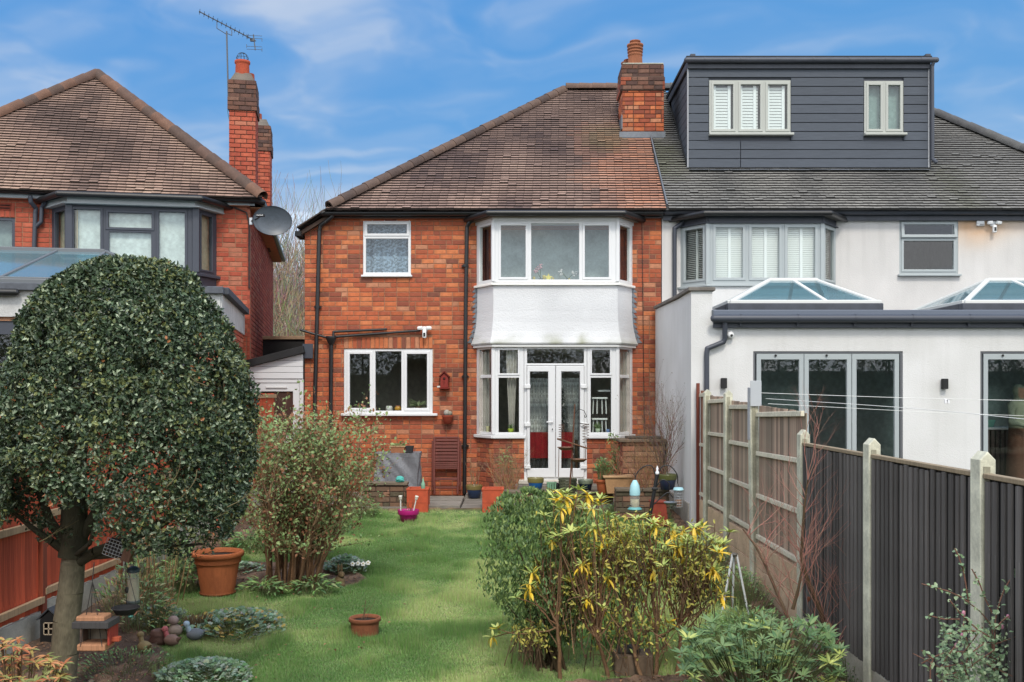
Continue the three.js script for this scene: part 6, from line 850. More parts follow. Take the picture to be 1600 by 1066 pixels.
lowPlant('leafy_plant', 'tangle of weedy green and straw-coloured growth right of the lower holly trunk', 'plant', gp(215, 960), 0.42, 0.55, 520, lance.clone().scale(0.7, 0.7, 0.7), [S(170, 150, 104, 0.85), ...GR, S(150, 120, 84, 0.8)], 0.55, { rise: 1.2 }); lowPlant('leafy_plant', 'dull green growth along the foot of the red-brown fence', 'plant', gp(255, 905), 0.4, 0.6, 480, lance.clone().scale(0.8, 0.8, 0.8), GR, 0.55, { rise: 1 }); lowPlant('geranium_plant', 'small cluster of round leaves between the ornaments and the bird table', 'plant', gp(252, 985), 0.3, 0.25, 260, round, GG.concat([S(190, 170, 100, 0.8)]), 0.24);
lowPlant('ground_cover', 'low weedy green growth on the soil round the holly trunk', 'plant', gp(190, 1050), 0.5, 0.5, 420, tiny, GR, 0.12, { rise: 0.8 }); lowPlant('ground_cover', 'small silvery leaves on the soil behind the round bed stems', 'plant', gp(350, 895), 0.55, 0.25, 420, round, GG, 0.14);
lowPlant('leafy_plant', 'loose green plant left of the big terracotta pot', 'plant', gp(284, 925), 0.24, 0.2, 260, lance, GR, 0.42); lowPlant('leafy_plant', 'low green plant behind the big terracotta pot', 'plant', gp(395, 862), 0.4, 0.25, 260, lance, GR, 0.3);
lowPlant('ground_cover', 'grey-green low planting at the foot of the brown fence', 'plant', gp(1085, 800), 0.42, 0.45, 900, tiny, GG, 0.26, { rise: 1 }); lowPlant('ground_cover', 'mixed low green shrub against the middle of the brown fence', 'plant', V(2.5, groundY(2.5, 13), -13), 0.3, 0.7, 700, tiny, GR.concat(GG), 0.42, { rise: 1 }); lowPlant('ground_cover', 'dull green low growth along the brown fence behind the tripod', 'plant', V(2.5, groundY(2.5, 11.2), -11.2), 0.32, 0.8, 800, tiny, GR, 0.36, { rise: 1 }); lowPlant('ground_cover', 'leafy low growth between tripod and bare maple', 'plant', V(2.25, groundY(2.25, 9.6), -9.6), 0.5, 0.5, 700, lance.clone().scale(0.6, 0.6, 0.6), GR, 0.34, { rise: 0.8 });
lowPlant('ground_cover', 'dark green low planting under the feeder pole near the patio wall', 'plant', gp(985, 806), 0.5, 0.25, 900, tiny, GR, 0.24, { rise: 1 });
lowPlant('ground_cover', 'fine leafy growth under the bare maple at the foot of the black fence', 'plant', gp(1335, 1066), 0.28, 0.5, 700, tiny, GR, 0.22, { rise: 1 });
lowPlant('leafy_plant', 'pale green leafy plant at the end of the left patio wall', 'plant', gp(560, 808), 0.38, 0.25, 420, lance.clone().scale(0.6, 0.6, 0.6), [S(150, 160, 100, 0.7), ...GR], 0.36);
lowPlant('leafy_plant', 'creamy striped plant behind the wooden bird table', 'plant', gp(228, 990), 0.28, 0.3, 320, lance.clone().scale(0.7, 0.7, 0.7), [S(196, 190, 140, 0.75), ...GR, S(190, 130, 80, 0.7)], 0.5);
{ // upright canes
  const p = gp(246, 950), t = thing('cane_plant', 'pale bare upright canes between the bird table and the big pot', 'plant', p), s = soup(); for (let i = 0; i < 26; i++) { const x = rr(-0.34, 0.28), z = rr(-0.3, 0.3); s.tube(V(x * 0.8, -0.02, z), V(x * 1.15 + rr(-0.08, 0.08), rr(0.4, 0.9), z), 0.006, 0.004, mixc(S(190, 160, 110, 0.8), S(130, 96, 66, 0.8), R()), 5); } s.build('canes', mat.twig, t);
}
// ---- the grass
{
  seed = 41; const bl = soup(); for (let i = 0; i < 7; i++) { const a = rr(0, 6.28), x = Math.cos(a) * rr(0, 0.028), z = Math.sin(a) * rr(0, 0.028), l = V(rr(-0.4, 0.4), 1, rr(-0.4, 0.4)).normalize().multiplyScalar(rr(0.022, 0.05)), w = 0.0028, b = rr(0, 3.14), o = V(Math.cos(b) * w, 0, Math.sin(b) * w); bl.tri(V(x, 0, z).sub(o), V(x, 0, z).add(o), V(x, 0, z).add(l), W1.map(() => rr(0.75, 1.15))); }
  const items = [], c1 = S(134, 170, 98, 1), c2 = S(198, 206, 144, 1), c3 = S(92, 134, 72, 0.95);
  for (let i = 0; i < 260000 && items.length < 140000; i++) { const Z = 17.22 - 9.4 * Math.pow(R(), 0.72), x = rr(-4.1, 2.5), e = rr(-0.11, 0.11); if (!inLawn(x + e, Z + e)) continue; const f = fbm(x * 1.1, Z * 1.1, 2, 4), g = vn(x * 3, Z * 3, 8); const c = mixc(mixc(c3, c1, clamp(f * 1.6 - 0.2)), c2, ss(0.45, 0.72, f) * 0.8 + R() * 0.3 - 0.05); items.push([M4().makeRotationY(rr(0, 6.28)).scale(V(1, (0.35 + 1.2 * g * g + (g > 0.68 ? 0.7 : 0)) * (0.6 + 0.9 * R()), 1)).setPosition(x, groundY(x, Z) + 0.0, -Z), c]); }
  const o = instances('grass', bl.geo(), leafMat(0.6, 0.25), scene, items); o.userData = { kind: 'stuff', label: 'short green lawn grass running from the patio towards the camera', category: 'grass' };
  // leaf litter on the beds
  const lit = [], lf = leafGeo(0.045, 0.028, 3, oval, { curl: 0.6 }); for (let i = 0; i < 12000; i++) { const Z = rr(7.3, 17), x = R() < 0.6 ? rr(-4.5, -1.2) : rr(0.3, 2.78); if (inLawn(x, Z) && R() > 0.045) continue; lit.push([leafM(V(x, groundY(x, Z) + 0.055, -Z), V(rr(-1, 1), 0.1, rr(-1, 1)).normalize(), V(rr(-0.3, 0.3), 1, rr(-0.3, 0.3)).normalize(), rr(0.4, 1)), mixc(S(160, 118, 88, 0.85), S(104, 80, 62, 0.8), R())]); }
  const l = instances('leaf_litter', lf, leafMat(0.9, 0), scene, lit); l.userData = { kind: 'stuff', label: 'brown fallen leaves and chips covering the flower beds', category: 'leaf litter' };
}
// ================================================================ THINGS ON THE HOUSES
{ // television aerial on the left chimney
  const Z = 20.8, q = (px, py, dz = 0) => V(Xp(px, Z), Yp(py, Z), -Z + dz), b = q(357, 165), t = thing('tv_aerial', 'grey television aerial on a tall mast clamped to the left chimney', 'aerial', b), L = (p) => p.sub(b), gm = std(S(86, 90, 96), { roughness: 0.5 });
  soup().tube(L(q(357, 168)), L(q(354, 49)), 0.017).build('mast', gm, t); soup().bev(0.06, -0.05, 0, 0.16, 0.04, 0.04, 0.006).bev(0.06, 0.09, 0, 0.16, 0.04, 0.04, 0.006).bev(0.14, 0.02, 0, 0.03, 0.24, 0.12, 0.006).build('bracket', mat.metal, t);
  const bm = soup(), A = L(q(319, 27, 0.3)), B = L(q(393, 55, -0.35)); bm.tube(A, B, 0.012); for (let i = 0; i < 12; i++) { const p = A.clone().lerp(B, i / 13); bm.tube(p.clone().add(V(-0.05, 0, -0.14)), p.clone().add(V(0.05, 0, 0.14)), 0.005).ball(p, 0.02); } bm.build('boom', gm, t);
  soup().path([L(q(341, 37, 0.1)), L(q(341, 47, 0.1)), L(q(353, 53))], 0.008).path([L(q(361, 45, -0.05)), L(q(361, 54, -0.05)), L(q(354, 52))], 0.008).build('cradle', gm, t);
  const r = soup(), c = L(q(391, 58, -0.32)); r.tube(c.clone().add(V(-0.02, 0.17, 0)), c.clone().add(V(0.02, -0.16, 0)), 0.012).box(c.x - 0.04, c.y + 0.05, c.z, 0.09, 0.05, 0.05); for (const y of [0.15, 0.09, -0.08, -0.14]) r.tube(V(c.x - 0.13, c.y + y - 0.04, c.z + 0.12), V(c.x + 0.13, c.y + y + 0.03, c.z - 0.12), 0.005); for (const s of [-1, 1]) { r.tube(V(c.x + s * 0.13, c.y + 0.13, c.z - s * 0.12), V(c.x + s * 0.13, c.y + 0.06, c.z - s * 0.12), 0.006).tube(V(c.x + s * 0.13, c.y - 0.08, c.z - s * 0.12), V(c.x + s * 0.13, c.y - 0.15, c.z - s * 0.12), 0.006); } r.build('reflector', gm, t);
  soup().path([V(-0.02, -0.1, 0.02), V(0.02, -0.3, 0.03), V(0.08, -0.42, 0.03)], 0.005, S(60, 110, 90), 5).build('cable', mat.matte, t);
}
{ // satellite dish at the corner of the left house
  const Z = 19.2, b = V(Xp(392, Z), Yp(346, Z), -Z), t = thing('satellite_dish', 'dark grey oval mesh satellite dish on the corner of the left house under the eaves', 'satellite dish', b), s = soup();
  const pr = []; for (let i = 0; i <= 10; i++) pr.push([0.001 + 0.36 * i / 10, 0.075 * (i / 10) ** 2]); const m = M4().makeTranslation(0.42, 0.0, 0.06).multiply(M4().makeRotationY(0.3)).multiply(M4().makeRotationX(Math.PI / 2 + 0.12)).multiply(M4().makeScale(1, 1, 0.76)); part('dish', soup().lathe(pr, V(0, 0, 0), S(86, 94, 104), 36).geo(), std(W1, { roughness: 0.4, map: mottle }), t, m);
  const rim = []; for (let i = 0; i <= 40; i++) { const a = i / 40 * 6.2832; rim.push(V(Math.cos(a) * 0.361, 0.075, Math.sin(a) * 0.361)); } part('rim', soup().path(rim, 0.006, S(50, 54, 60), 5, false).geo(), mat.matte, t, m);
  soup().path([V(0.02, 0.0, 0.04), V(0.2, 0.0, 0.3), V(0.3, 0.02, 0.46)], 0.014).bev(0.3, 0.03, 0.47, 0.16, 0.05, 0.07, 0.012).build('arm', mat.black, t); s.bev(0, 0, 0.0, 0.06, 0.14, 0.05, 0.01).tube(V(0, 0, 0), V(0.4, -0.02, 0.04), 0.018); s.build('bracket', mat.metal, t);
  const cv = document.createElement('canvas'); cv.width = 128; cv.height = 32; const x = cv.getContext('2d'); x.fillStyle = '#1b1c1f'; x.fillRect(0, 0, 128, 32); x.fillStyle = '#e6e6e6'; for (let i = 0; i < 7; i++) x.fillRect(12 + i * 15, 9 + (i % 3) * 2, 10, 13 - (i % 2) * 3); const ct = new THREE.CanvasTexture(cv); ct.colorSpace = THREE.SRGBColorSpace; const pm = new THREE.MeshStandardMaterial({ map: ct, roughness: 0.6 }); part('arm_print', new THREE.PlaneGeometry(0.15, 0.035).translate(0.3, 0.03, 0.508), pm, t);
}
const flood = (p, label) => { const t = thing('floodlight_camera', label, 'security light', p), wp = std([0.82, 0.83, 0.84], { roughness: 0.3 }); soup().bev(0, 0.03, 0.02, 0.1, 0.1, 0.06, 0.015).build('mount', wp, t); for (const s of [-1, 1]) part('lamp_head', soup().bev(0, 0, 0, 0.11, 0.07, 0.08, 0.025).geo(), wp, t, M4().makeTranslation(s * 0.085, 0.045, 0.09).multiply(M4().makeRotationY(s * 0.35)).multiply(M4().makeRotationX(0.3))); const c = grp('camera', t); part('camera_body', soup().bev(0, -0.075, 0.09, 0.075, 0.15, 0.07, 0.02).geo(), wp, c); part('lens', soup().bev(0, -0.085, 0.127, 0.042, 0.075, 0.008, 0.004).geo(), mat.black, c); return t; };
flood(V(fx(664), fy(517), zf + 0.03), 'white twin-headed security light on the orange brick above the kitchen window'); flood(V(fx(1550), fy(353), zf + 0.02), 'white twin-headed security light on the white wall beside the small upper window');
{ const t = thing('alarm_box', 'small white box on the white wall left of the twin-headed light', 'box', V(fx(1530), fy(350), zf + 0.02)); soup().bev(0, 0, 0.03, 0.15, 0.1, 0.06, 0.012).build('body', mat.upvc, t); soup().bev(0.02, -0.025, 0.062, 0.08, 0.03, 0.006, 0.002, [0.3, 0.3, 0.3]).build('grille', mat.plastic, t); }
{ const t = thing('dome_camera', 'round white security camera beside the extension downpipe', 'camera', V(ex(1140), ey(524), ze)), wp = mat.upvc; soup().ball(V(0, 0, 0.06), 0.058, W1, 16).tube(V(0, 0, 0), V(0, 0, 0.04), 0.062).build('body', wp, t); soup().ball(V(0.006, -0.006, 0.095), 0.028, [0.02, 0.02, 0.02], 12).build('lens', mat.plastic, t); }
{ const t = thing('wall_lamp', 'small black square wall lamp between downpipe and left glazed doors', 'lamp', V(ex(1130), ey(599), ze)); soup().bev(0, 0, 0.055, 0.085, 0.16, 0.085, 0.008).build('body', mat.blackRough, t); soup().bev(0, 0, 0.008, 0.06, 0.1, 0.016, 0.004).build('back_plate', mat.black, t); again(t, 'small black square wall lamp between the two sets of glazed doors', V(ex(1474), ey(600), ze)); }
{ const t = thing('birdhouse', 'red wooden birdhouse on the brick wall right of the kitchen window', 'birdhouse', V(fx(695), fy(592), zf + 0.1)), rm = std(S(150, 44, 30, 0.9), { roughness: 0.7, map: woodTex });
  part('body', slabWithHoles([[-0.075, -0.17], [0.075, -0.17], [0.075, 0.04], [0, 0.12], [-0.075, 0.04]], [], 0.15, M4().makeTranslation(0, 0, 0.06), 0.004), rm, t); for (const s of [-1, 1]) part('roof_board', soup().bev(0, 0, 0, 0.15, 0.018, 0.2, 0.004, S(120, 40, 28)).geo(), mat.wood, t, M4().makeTranslation(s * 0.048, 0.09, 0).multiply(M4().makeRotationZ(-s * 0.8))); soup().ball(V(0, 0.0, 0.066), 0.022, [0.01, 0.01, 0.01], 12).build('entrance', mat.black, t); soup().tube(V(0, 0, 0.06), V(0, 0, 0.068), 0.03, 0.03, S(190, 110, 80)).build('entrance_ring', mat.matte, t); soup().tube(V(0, -0.06, 0.05), V(0, -0.06, 0.12), 0.007).build('perch', mat.rust, t); soup().bev(0, -0.185, 0.02, 0.2, 0.025, 0.22, 0.005, S(140, 44, 30)).build('floor_board', mat.wood, t); soup().bev(-0.11, -0.16, 0.06, 0.06, 0.04, 0.05, 0.015, [0.75, 0.74, 0.68]).build('ornament', mat.matte, t); }
function pot(name, label, p, prof, color, { soil = true, m = mat.terracotta, at, group, turn = 0 } = {}) { const t = thing(name, label, 'plant pot', p, turn, group); soup().lathe(prof, V(0, 0, 0), color, 28).build('body', m, t); if (soil) { const r = prof[prof.length - 1][0], y = prof[prof.length - 1][1]; soup().lathe([[0.001, y], [r * 0.6, y + 0.008], [r + 0.004, y - 0.006]], V(0, 0, 0), [0.9, 0.9, 0.9], 16).build('soil', mat.soil, t); } return t; }
const wall_ = (r, h, rim = 0.02, th = 0.018, base = 0.72) => [[0.001, 0], [r * base, 0], [r * lerp(base, 1, 0.8) - 0.004, h * 0.78], [r + rim * 0.3, h * 0.8], [r + rim, h * 0.84], [r + rim, h * 0.98], [r + rim * 0.6, h], [r - th, h], [r - th, h * 0.86]];
{ const t = pot('wall_planter', 'half-round terracotta planter hung on the brick wall below the birdhouse', V(fx(700), fy(662), zf + 0.1), [[0.001, 0], [0.07, 0], [0.1, 0.12], [0.115, 0.13], [0.115, 0.165], [0.1, 0.165], [0.095, 0.14]], S(166, 70, 44, 0.9)); soup().ball(V(-0.02, 0.21, 0), 0.06, S(176, 170, 160), 10, 1.1).ball(V(0.04, 0.2, 0.02), 0.05, S(150, 146, 130), 10).build('dry_plant', mat.matte, t); }
// ---- indoors, behind the glass
const curtain = (name, label, cat, a, b, c, d, z, n, amp, col, gather = 0, tr = 0.25) => { const g = folds(a, b, c, d, z, n, amp, col, gather), o = part(numbered(name), g, Object.assign(leafMat(0.9, tr), { map: mottle }), scene); o.userData = { label, category: cat }; return o; };
{
  const lace = new THREE.MeshPhysicalMaterial({ vertexColors: true, roughness: 0.95, side: THREE.DoubleSide, transmission: 0.2, map: rep(tex(256, (u, v) => { const a = vn(u * 14, v * 14, 3, 14), b = vn(u * 34, v * 34, 5, 34); return ss(0.38, 0.62, a * 0.6 + b * 0.4) * 0.55 + 0.42; }), 2.4) });
  const o = part('net_curtain', folds(fx(567) - 0.05, fx(642) + 0.05, fy(432), fy(342), zf - 0.3, 5, 0.03, S(178, 202, 226)), lace, scene); tag(o, 'white patterned lace curtain in the small upper left window', 'curtain'); o.name = 'net_curtain';
  const k = tag(part('net_curtain', folds(bx(826), bx(908), by(740), by(590), zb - 0.72, 9, 0.03, S(246, 250, 250)), lace, scene), 'pale lace curtain hanging inside behind the french doors', 'curtain');
}
for (const [a, b, l] of [[748, 765, 'grey curtain at the far left of the lower bay window'], [969, 984, 'grey curtain at the far right of the lower bay window'], [791, 808, 'pale grey tied curtain inside the lower bay left of the doors']]) curtain('curtain', l, 'curtain', Xp(a, a > 790 && a < 800 ? 19.2 : 19.46), Xp(b, a > 790 && a < 800 ? 19.2 : 19.46), 1.15, 2.75, a > 790 && a < 800 ? zb - 0.14 : -19.46, 3, 0.025, S(226, 220, 212), a > 790 && a < 800 ? 0.5 : 0);
curtain('backing', 'added pale grey-green blind filling the upper bay window', 'backing', BW.pts.ol + 0.2, BW.pts.or - 0.2, 4.12, 5.2, zf - 0.12, 1, 0.004, S(206, 220, 220), 0, 0.3);  // sheet added behind the glass to give the grey of reflected cloud
for (const [px, l] of [[757, 'dark red curtain at the left end of the upper bay window'], [974, 'dark red curtain at the right end of the upper bay window']]) curtain('curtain', l, 'curtain', fx(px) - 0.14, fx(px) + 0.14, 4.1, 5.2, zf - 0.08, 3, 0.02, S(112, 66, 60));
{ // sill ornaments in the upper bay
  const y = by(441) + 0.02, z = zf + 0.22; const sill = thing('inner_sill', 'white inner window board of the upper bay carrying trophies and flowers', 'sill', V(bx(868), y - 0.05, z - 0.05)); soup().bev(0, 0.02, 0, 2.1, 0.04, 0.3, 0.008).build('board', mat.upvc, sill);
  const cup = (px, l, k = 1) => { const t = thing('trophy', l, 'trophy', V(bx(px), y, z)); soup().lathe([[0.03 * k, 0], [0.03 * k, 0.015], [0.008, 0.03], [0.008, 0.06 * k], [0.03 * k, 0.09 * k], [0.034 * k, 0.15 * k], [0.028 * k, 0.15 * k]], V(0, 0, 0), S(206, 190, 120), 14).build('cup', mat.glaze, t); return t; };
  cup(851, 'pale gold trophy cup on the upper bay sill, left of the star'); cup(865, 'small pale gold trophy on the upper bay sill, right of the star', 0.7); cup(835, 'slim clear trophy at the left of the upper bay sill', 0.8); cup(891, 'small silver trophy at the right of the upper bay sill', 0.6);
  { const t = thing('star_ornament', 'gold star ornament on the upper bay sill', 'ornament', V(bx(858), y, z)), s = new THREE.Shape(); for (let i = 0; i < 10; i++) { const a = i / 10 * 6.2832 + 1.5708, r = i % 2 ? 0.035 : 0.08; i ? s.lineTo(Math.cos(a) * r, 0.1 + Math.sin(a) * r) : s.moveTo(Math.cos(a) * r, 0.1 + Math.sin(a) * r); } part('star', prep(new THREE.ExtrudeGeometry(s, { depth: 0.02, bevelEnabled: true, bevelSize: 0.005, bevelThickness: 0.005 }), S(230, 214, 110)), mat.glaze, t); soup().bev(0, 0.012, 0.01, 0.06, 0.025, 0.05, 0.005, S(90, 70, 50)).build('stand', mat.matte, t); }
  for (const [px, l, c, h] of [[846, 'pink and white orchid on the upper bay sill', S(220, 180, 190), 0.36], [889, 'white orchid on the upper bay sill', S(226, 226, 226), 0.26]]) { const t = thing('orchid', l, 'plant', V(bx(px), y, z - 0.06)); seed = px; const s = soup(), f = soup(); s.lathe([[0.035, 0], [0.045, 0.09], [0.038, 0.09]], V(0, 0, 0), S(110, 120, 130)); s.build('pot', mat.glaze, t); const st = soup(); for (let k = 0; k < 4; k++) { const e = V(rr(-0.14, 0.14), h * rr(0.7, 1), 0.02); st.tube(V(0, 0.08, 0), e, 0.004, 0.003, S(90, 110, 70), 5); for (let j = 0; j < 4; j++) f.ball(e.clone().add(V(rr(-0.05, 0.05), rr(-0.05, 0.02), 0.01)), 0.022, c, 8, 0.8); } st.build('stem', mat.matte, t); f.build('flowers', mat.matte, t); }
}
{ // lower bay: little tree, red table, stacked white chair, sill pots
  seed = 61; const t = thing('christmas_tree', 'dark artificial tree with white baubles inside the french doors', 'tree', V(bx(878), 0.45, zb - 0.5)), it = [], nd = leafGeo(0.1, 0.016, 2, oval); for (let i = 0; i < 1500; i++) { const h = R(), r = (1 - h) * 0.3 * Math.sqrt(R()), a = rr(0, 6.28); it.push([leafM(V(Math.cos(a) * r, 0.3 + h * 1.3, Math.sin(a) * r), V(Math.cos(a), rr(-0.4, 0.4), Math.sin(a)), V(0, 1, 0), 1), S(46, 60, 52, rr(0.5, 1))]); } soup().tube(V(0, 0, 0), V(0, 1.6, 0), 0.03, 0.008, S(70, 52, 40)).build('trunk', mat.matte, t); instances('needles', nd, leafMat(0.7, 0), t, it); const b = soup(); for (let i = 0; i < 40; i++) { const h = R(), a = rr(0, 6.28), r = (1 - h) * 0.3; b.ball(V(Math.cos(a) * r, 0.3 + h * 1.25, Math.abs(Math.sin(a)) * r), 0.016, [0.8, 0.8, 0.8], 8); } stuff(b.build('baubles', mat.glaze, t));
  const k = thing('table', 'table under a deep red cloth inside the french doors', 'table', V(bx(862), 0.34, zb - 0.47)); soup().bev(0, 0.72, 0, 0.8, 0.04, 0.5, 0.01, S(120, 74, 50)).build('top', mat.wood, k); part('tablecloth', folds(-0.42, 0.42, 0.36, 0.86, 0.27, 7, 0.015, S(150, 24, 34)), mat.cloth, k); for (const x of [-0.5, 0.5]) soup().tube(V(x, 0, 0), V(x, 0.7, 0), 0.03, 0.03, S(110, 80, 60)).build('leg', mat.wood, k);
  const c = thing('white_chair', 'white painted chairs stacked up inside the lower bay right of the doors', 'chair', V(bx(938), 1.13, zb - 0.22)), wp = std([0.72, 0.74, 0.72], { roughness: 0.5 }); for (const y of [0.02, 0.42]) { part('seat', soup().bev(0, y + 0.3, 0, 0.3, 0.035, 0.22, 0.01).geo(), wp, c); for (const x of [-0.13, 0.13, -0.05, 0.05]) part('leg', soup().tube(V(x, y, 0.06), V(x * 0.9, y + 0.3, 0.06), 0.012).geo(), wp, c); } part('back_rail', soup().bev(0.1, 0.86, -0.1, 0.24, 0.035, 0.03, 0.008).geo(), wp, c);
  const sp = (px, l, r, h, col) => { const o = thing('flower_pot', l, 'plant pot', V(bx(px), by(677), zb - 0.13)); soup().lathe([[0.001, 0], [r * 0.8, 0], [r, h], [r - 0.01, h], [r - 0.015, h * 0.7]], V(0, 0, 0), col, 18).build('body', mat.glaze, o); return o; }; const l1 = sp(798, 'lime green flower pot on the sill left of the french doors', 0.06, 0.085, S(176, 196, 70)), l2 = sp(935, 'pale green pot on the sill right of the french doors', 0.055, 0.085, S(190, 206, 180)), l3 = sp(951, 'blue and white pot on the sill at the right end of the lower bay', 0.035, 0.07, S(120, 150, 200)); const l4 = sp(762, 'cream beaker on the sill at the left end of the lower bay', 0.035, 0.12, S(220, 214, 170)); l4.position.set(Xp(762, 19.3), by(677), -19.42); for (const [o, h] of [[l1, 0.16], [l2, 0.2]]) { const it2 = []; for (let i = 0; i < 26; i++) it2.push([leafM(V(rr(-0.02, 0.02), 0.07, rr(-0.02, 0.02)), V(rr(-0.7, 0.7), 1, rr(-0.5, 0.5)).normalize(), V(rr(-1, 1), 0.3, 1).normalize(), rr(0.8, h * 8)), S(110, 134, 84, 0.7)]); instances('leaves', lance, leafMat(), o, it2); }
}
{ // kitchen sill
  const y = fy(645) + 0.03, z = zf - 0.2; const b = thing('jar', 'white jar on the kitchen window sill', 'jar', V(fx(606), y, z)); soup().lathe([[0.001, 0], [0.075, 0], [0.06, 0.1], [0.05, 0.1]], V(0, 0, 0), [0.75, 0.75, 0.72], 18).build('body', mat.glaze, b); const j = thing('jar', 'amber jar on the kitchen window sill beside the white one', 'jar', V(fx(620), y, z)); soup().lathe([[0.001, 0], [0.07, 0], [0.07, 0.06], [0.05, 0.075], [0.05, 0.09]], V(0, 0, 0), S(200, 150, 60), 18).build('body', mat.glaze, j); soup().tube(V(0, 0.09, 0), V(0, 0.105, 0), 0.053, 0.053, S(180, 120, 90)).build('lid', mat.plastic, j);
  const p = thing('spider_plant', 'spiky striped plant on the right of the kitchen window sill', 'plant', V(fx(652), y, z)), it = []; seed = 71; soup().lathe([[0.001, 0], [0.05, 0], [0.065, 0.09], [0.055, 0.09]], V(0, 0, 0), S(120, 90, 70), 16).build('pot', mat.terracotta, p); for (let i = 0; i < 60; i++) { const a = rr(0, 6.28); it.push([leafM(V(0, 0.08, 0), V(Math.cos(a), rr(0.3, 1.4), Math.sin(a) * 0.6).normalize(), V(0, 1, 0.5).normalize(), rr(1.6, 2.8)), mixc(S(120, 146, 96, 0.8), S(180, 190, 150, 0.8), R())]); } instances('leaves', leafGeo(0.1, 0.006, 4, oval, { curl: 0.9 }), leafMat(), p, it);
}
for (const [a, l] of [[lu(262, 0.3), 'white curtain inside the right pane of the charcoal bay window']]) { const g = folds(-0.17, 0.17, 0, 1.1, 0, 3, 0.02, S(214, 216, 210)), o = part(numbered('curtain'), g, Object.assign(leafMat(0.9, 0.2), { map: grain }), scene); o.position.set(lu(276, 0.4), ly(430, lu(276, 0.4), 0.4), 0.38).applyAxisAngle(V(0, 1, 0), TH).add(LC); o.rotation.y = TH; o.userData = { label: l, category: 'curtain' }; }
{ // solid figure behind the right-hand doors, standing in for a reflection in the glass
  const p = V(Xp(1592, 16.3), 0.42, -16.3), t = thing('person', 'person in pale green hooded top and brown skirt built as the reflection in the right glazed doors', 'person', p, 0.5), N = 56, S_ = 1.9, mc = new MarchingCubes(N, new THREE.MeshStandardMaterial(), false, false, 90000); mc.isolation = 0;
  const bones = [[0, 1.58, 0, 0.095, 0, 1.5, 0.01, 0.085], [0, 1.42, -0.02, 0.06, 0, 1.34, -0.02, 0.09], [-0.15, 1.34, 0, 0.075, 0.15, 1.34, 0, 0.075], [0, 1.3, 0, 0.14, 0, 1.0, 0, 0.13], [0, 0.98, 0, 0.15, 0, 0.12, 0, 0.2], [-0.19, 1.32, 0, 0.055, -0.26, 1.06, 0.06, 0.045], [-0.26, 1.06, 0.06, 0.045, -0.14, 1.0, 0.24, 0.035], [0.19, 1.32, 0, 0.055, 0.26, 1.06, 0.06, 0.045], [0.26, 1.06, 0.06, 0.045, 0.12, 1.02, 0.24, 0.035], [-0.08, 0.1, 0, 0.05, -0.08, 0.05, 0.1, 0.04], [0.08, 0.1, 0, 0.05, 0.08, 0.05, 0.1, 0.04]];
  const fieldAt = (x, y, z) => { let d = 9; for (const [ax, ay, az, r0, bx_, by_, bz, r1] of bones) { const dx = bx_ - ax, dy = by_ - ay, dz = bz - az, k = clamp(((x - ax) * dx + (y - ay) * dy + (z - az) * dz) / (dx * dx + dy * dy + dz * dz)), e = Math.hypot(x - ax - dx * k, y - ay - dy * k, z - az - dz * k) - lerp(r0, r1, k), h = clamp(0.5 + (d - e) / 0.08); d = lerp(d, e, h) - 0.04 * h * (1 - h); } return d; };
  for (let k = 0; k < N; k++) for (let j = 0; j < N; j++) for (let i = 0; i < N; i++) mc.field[i + j * N + k * N * N] = -fieldAt((i / N * 2 - 1) * S_ / 2, (j / N * 2 - 1) * S_ / 2 + 0.88, (k / N * 2 - 1) * S_ / 2);
  mc.update(); const g = new THREE.BufferGeometry(), pa = mc.positionArray.slice(0, mc.count * 3), na = mc.normalArray.slice(0, mc.count * 3); for (let i = 0; i < pa.length; i += 3) { pa[i] *= S_ / 2; pa[i + 1] = pa[i + 1] * S_ / 2 + 0.88; pa[i + 2] *= S_ / 2; } g.setAttribute('position', new THREE.BufferAttribute(pa, 3)); g.setAttribute('normal', new THREE.BufferAttribute(na, 3)); const q = prep(g), P = q.attributes.position, C = q.attributes.color; for (let i = 0; i < P.count; i++) { const y = P.getY(i), z = P.getZ(i); C.setXYZ(i, ...(y > 1.43 && y < 1.62 && z > 0.055 ? S(196, 150, 124) : y > 0.98 ? S(168, 176, 152, 0.8) : S(120, 84, 66, 0.8))); } part('body', q, mat.cloth, t);
  const c = thing('kitchen_counter', 'dark slatted counter with a pale top behind the right glazed doors', 'counter', V(8.5, 0.38, -16.9)); soup().bev(0, 0.98, 0, 2.4, 0.04, 0.6, 0.008, [0.7, 0.7, 0.7]).build('worktop', mat.glaze, c); for (let i = 0; i < 30; i++) part('slat', soup().bev(-1.16 + i * 0.08, 0.48, 0.28, 0.06, 0.95, 0.03, 0.006, S(96, 82, 78)).geo(), mat.wood, c); soup().bev(0, 0.48, 0, 2.3, 0.94, 0.5, 0.01, S(60, 50, 48)).build('carcass', mat.wood, c);
  const bw = thing('bowl', 'pale green bowl on the counter behind the right glazed doors', 'bowl', V(Xp(1546, 16.75), 1.38, -16.75)); soup().lathe([[0.001, 0.0], [0.06, 0], [0.1, 0.12], [0.09, 0.12], [0.05, 0.02]], V(0, 0, 0), S(150, 206, 186), 18).build('body', mat.glaze, bw);
}
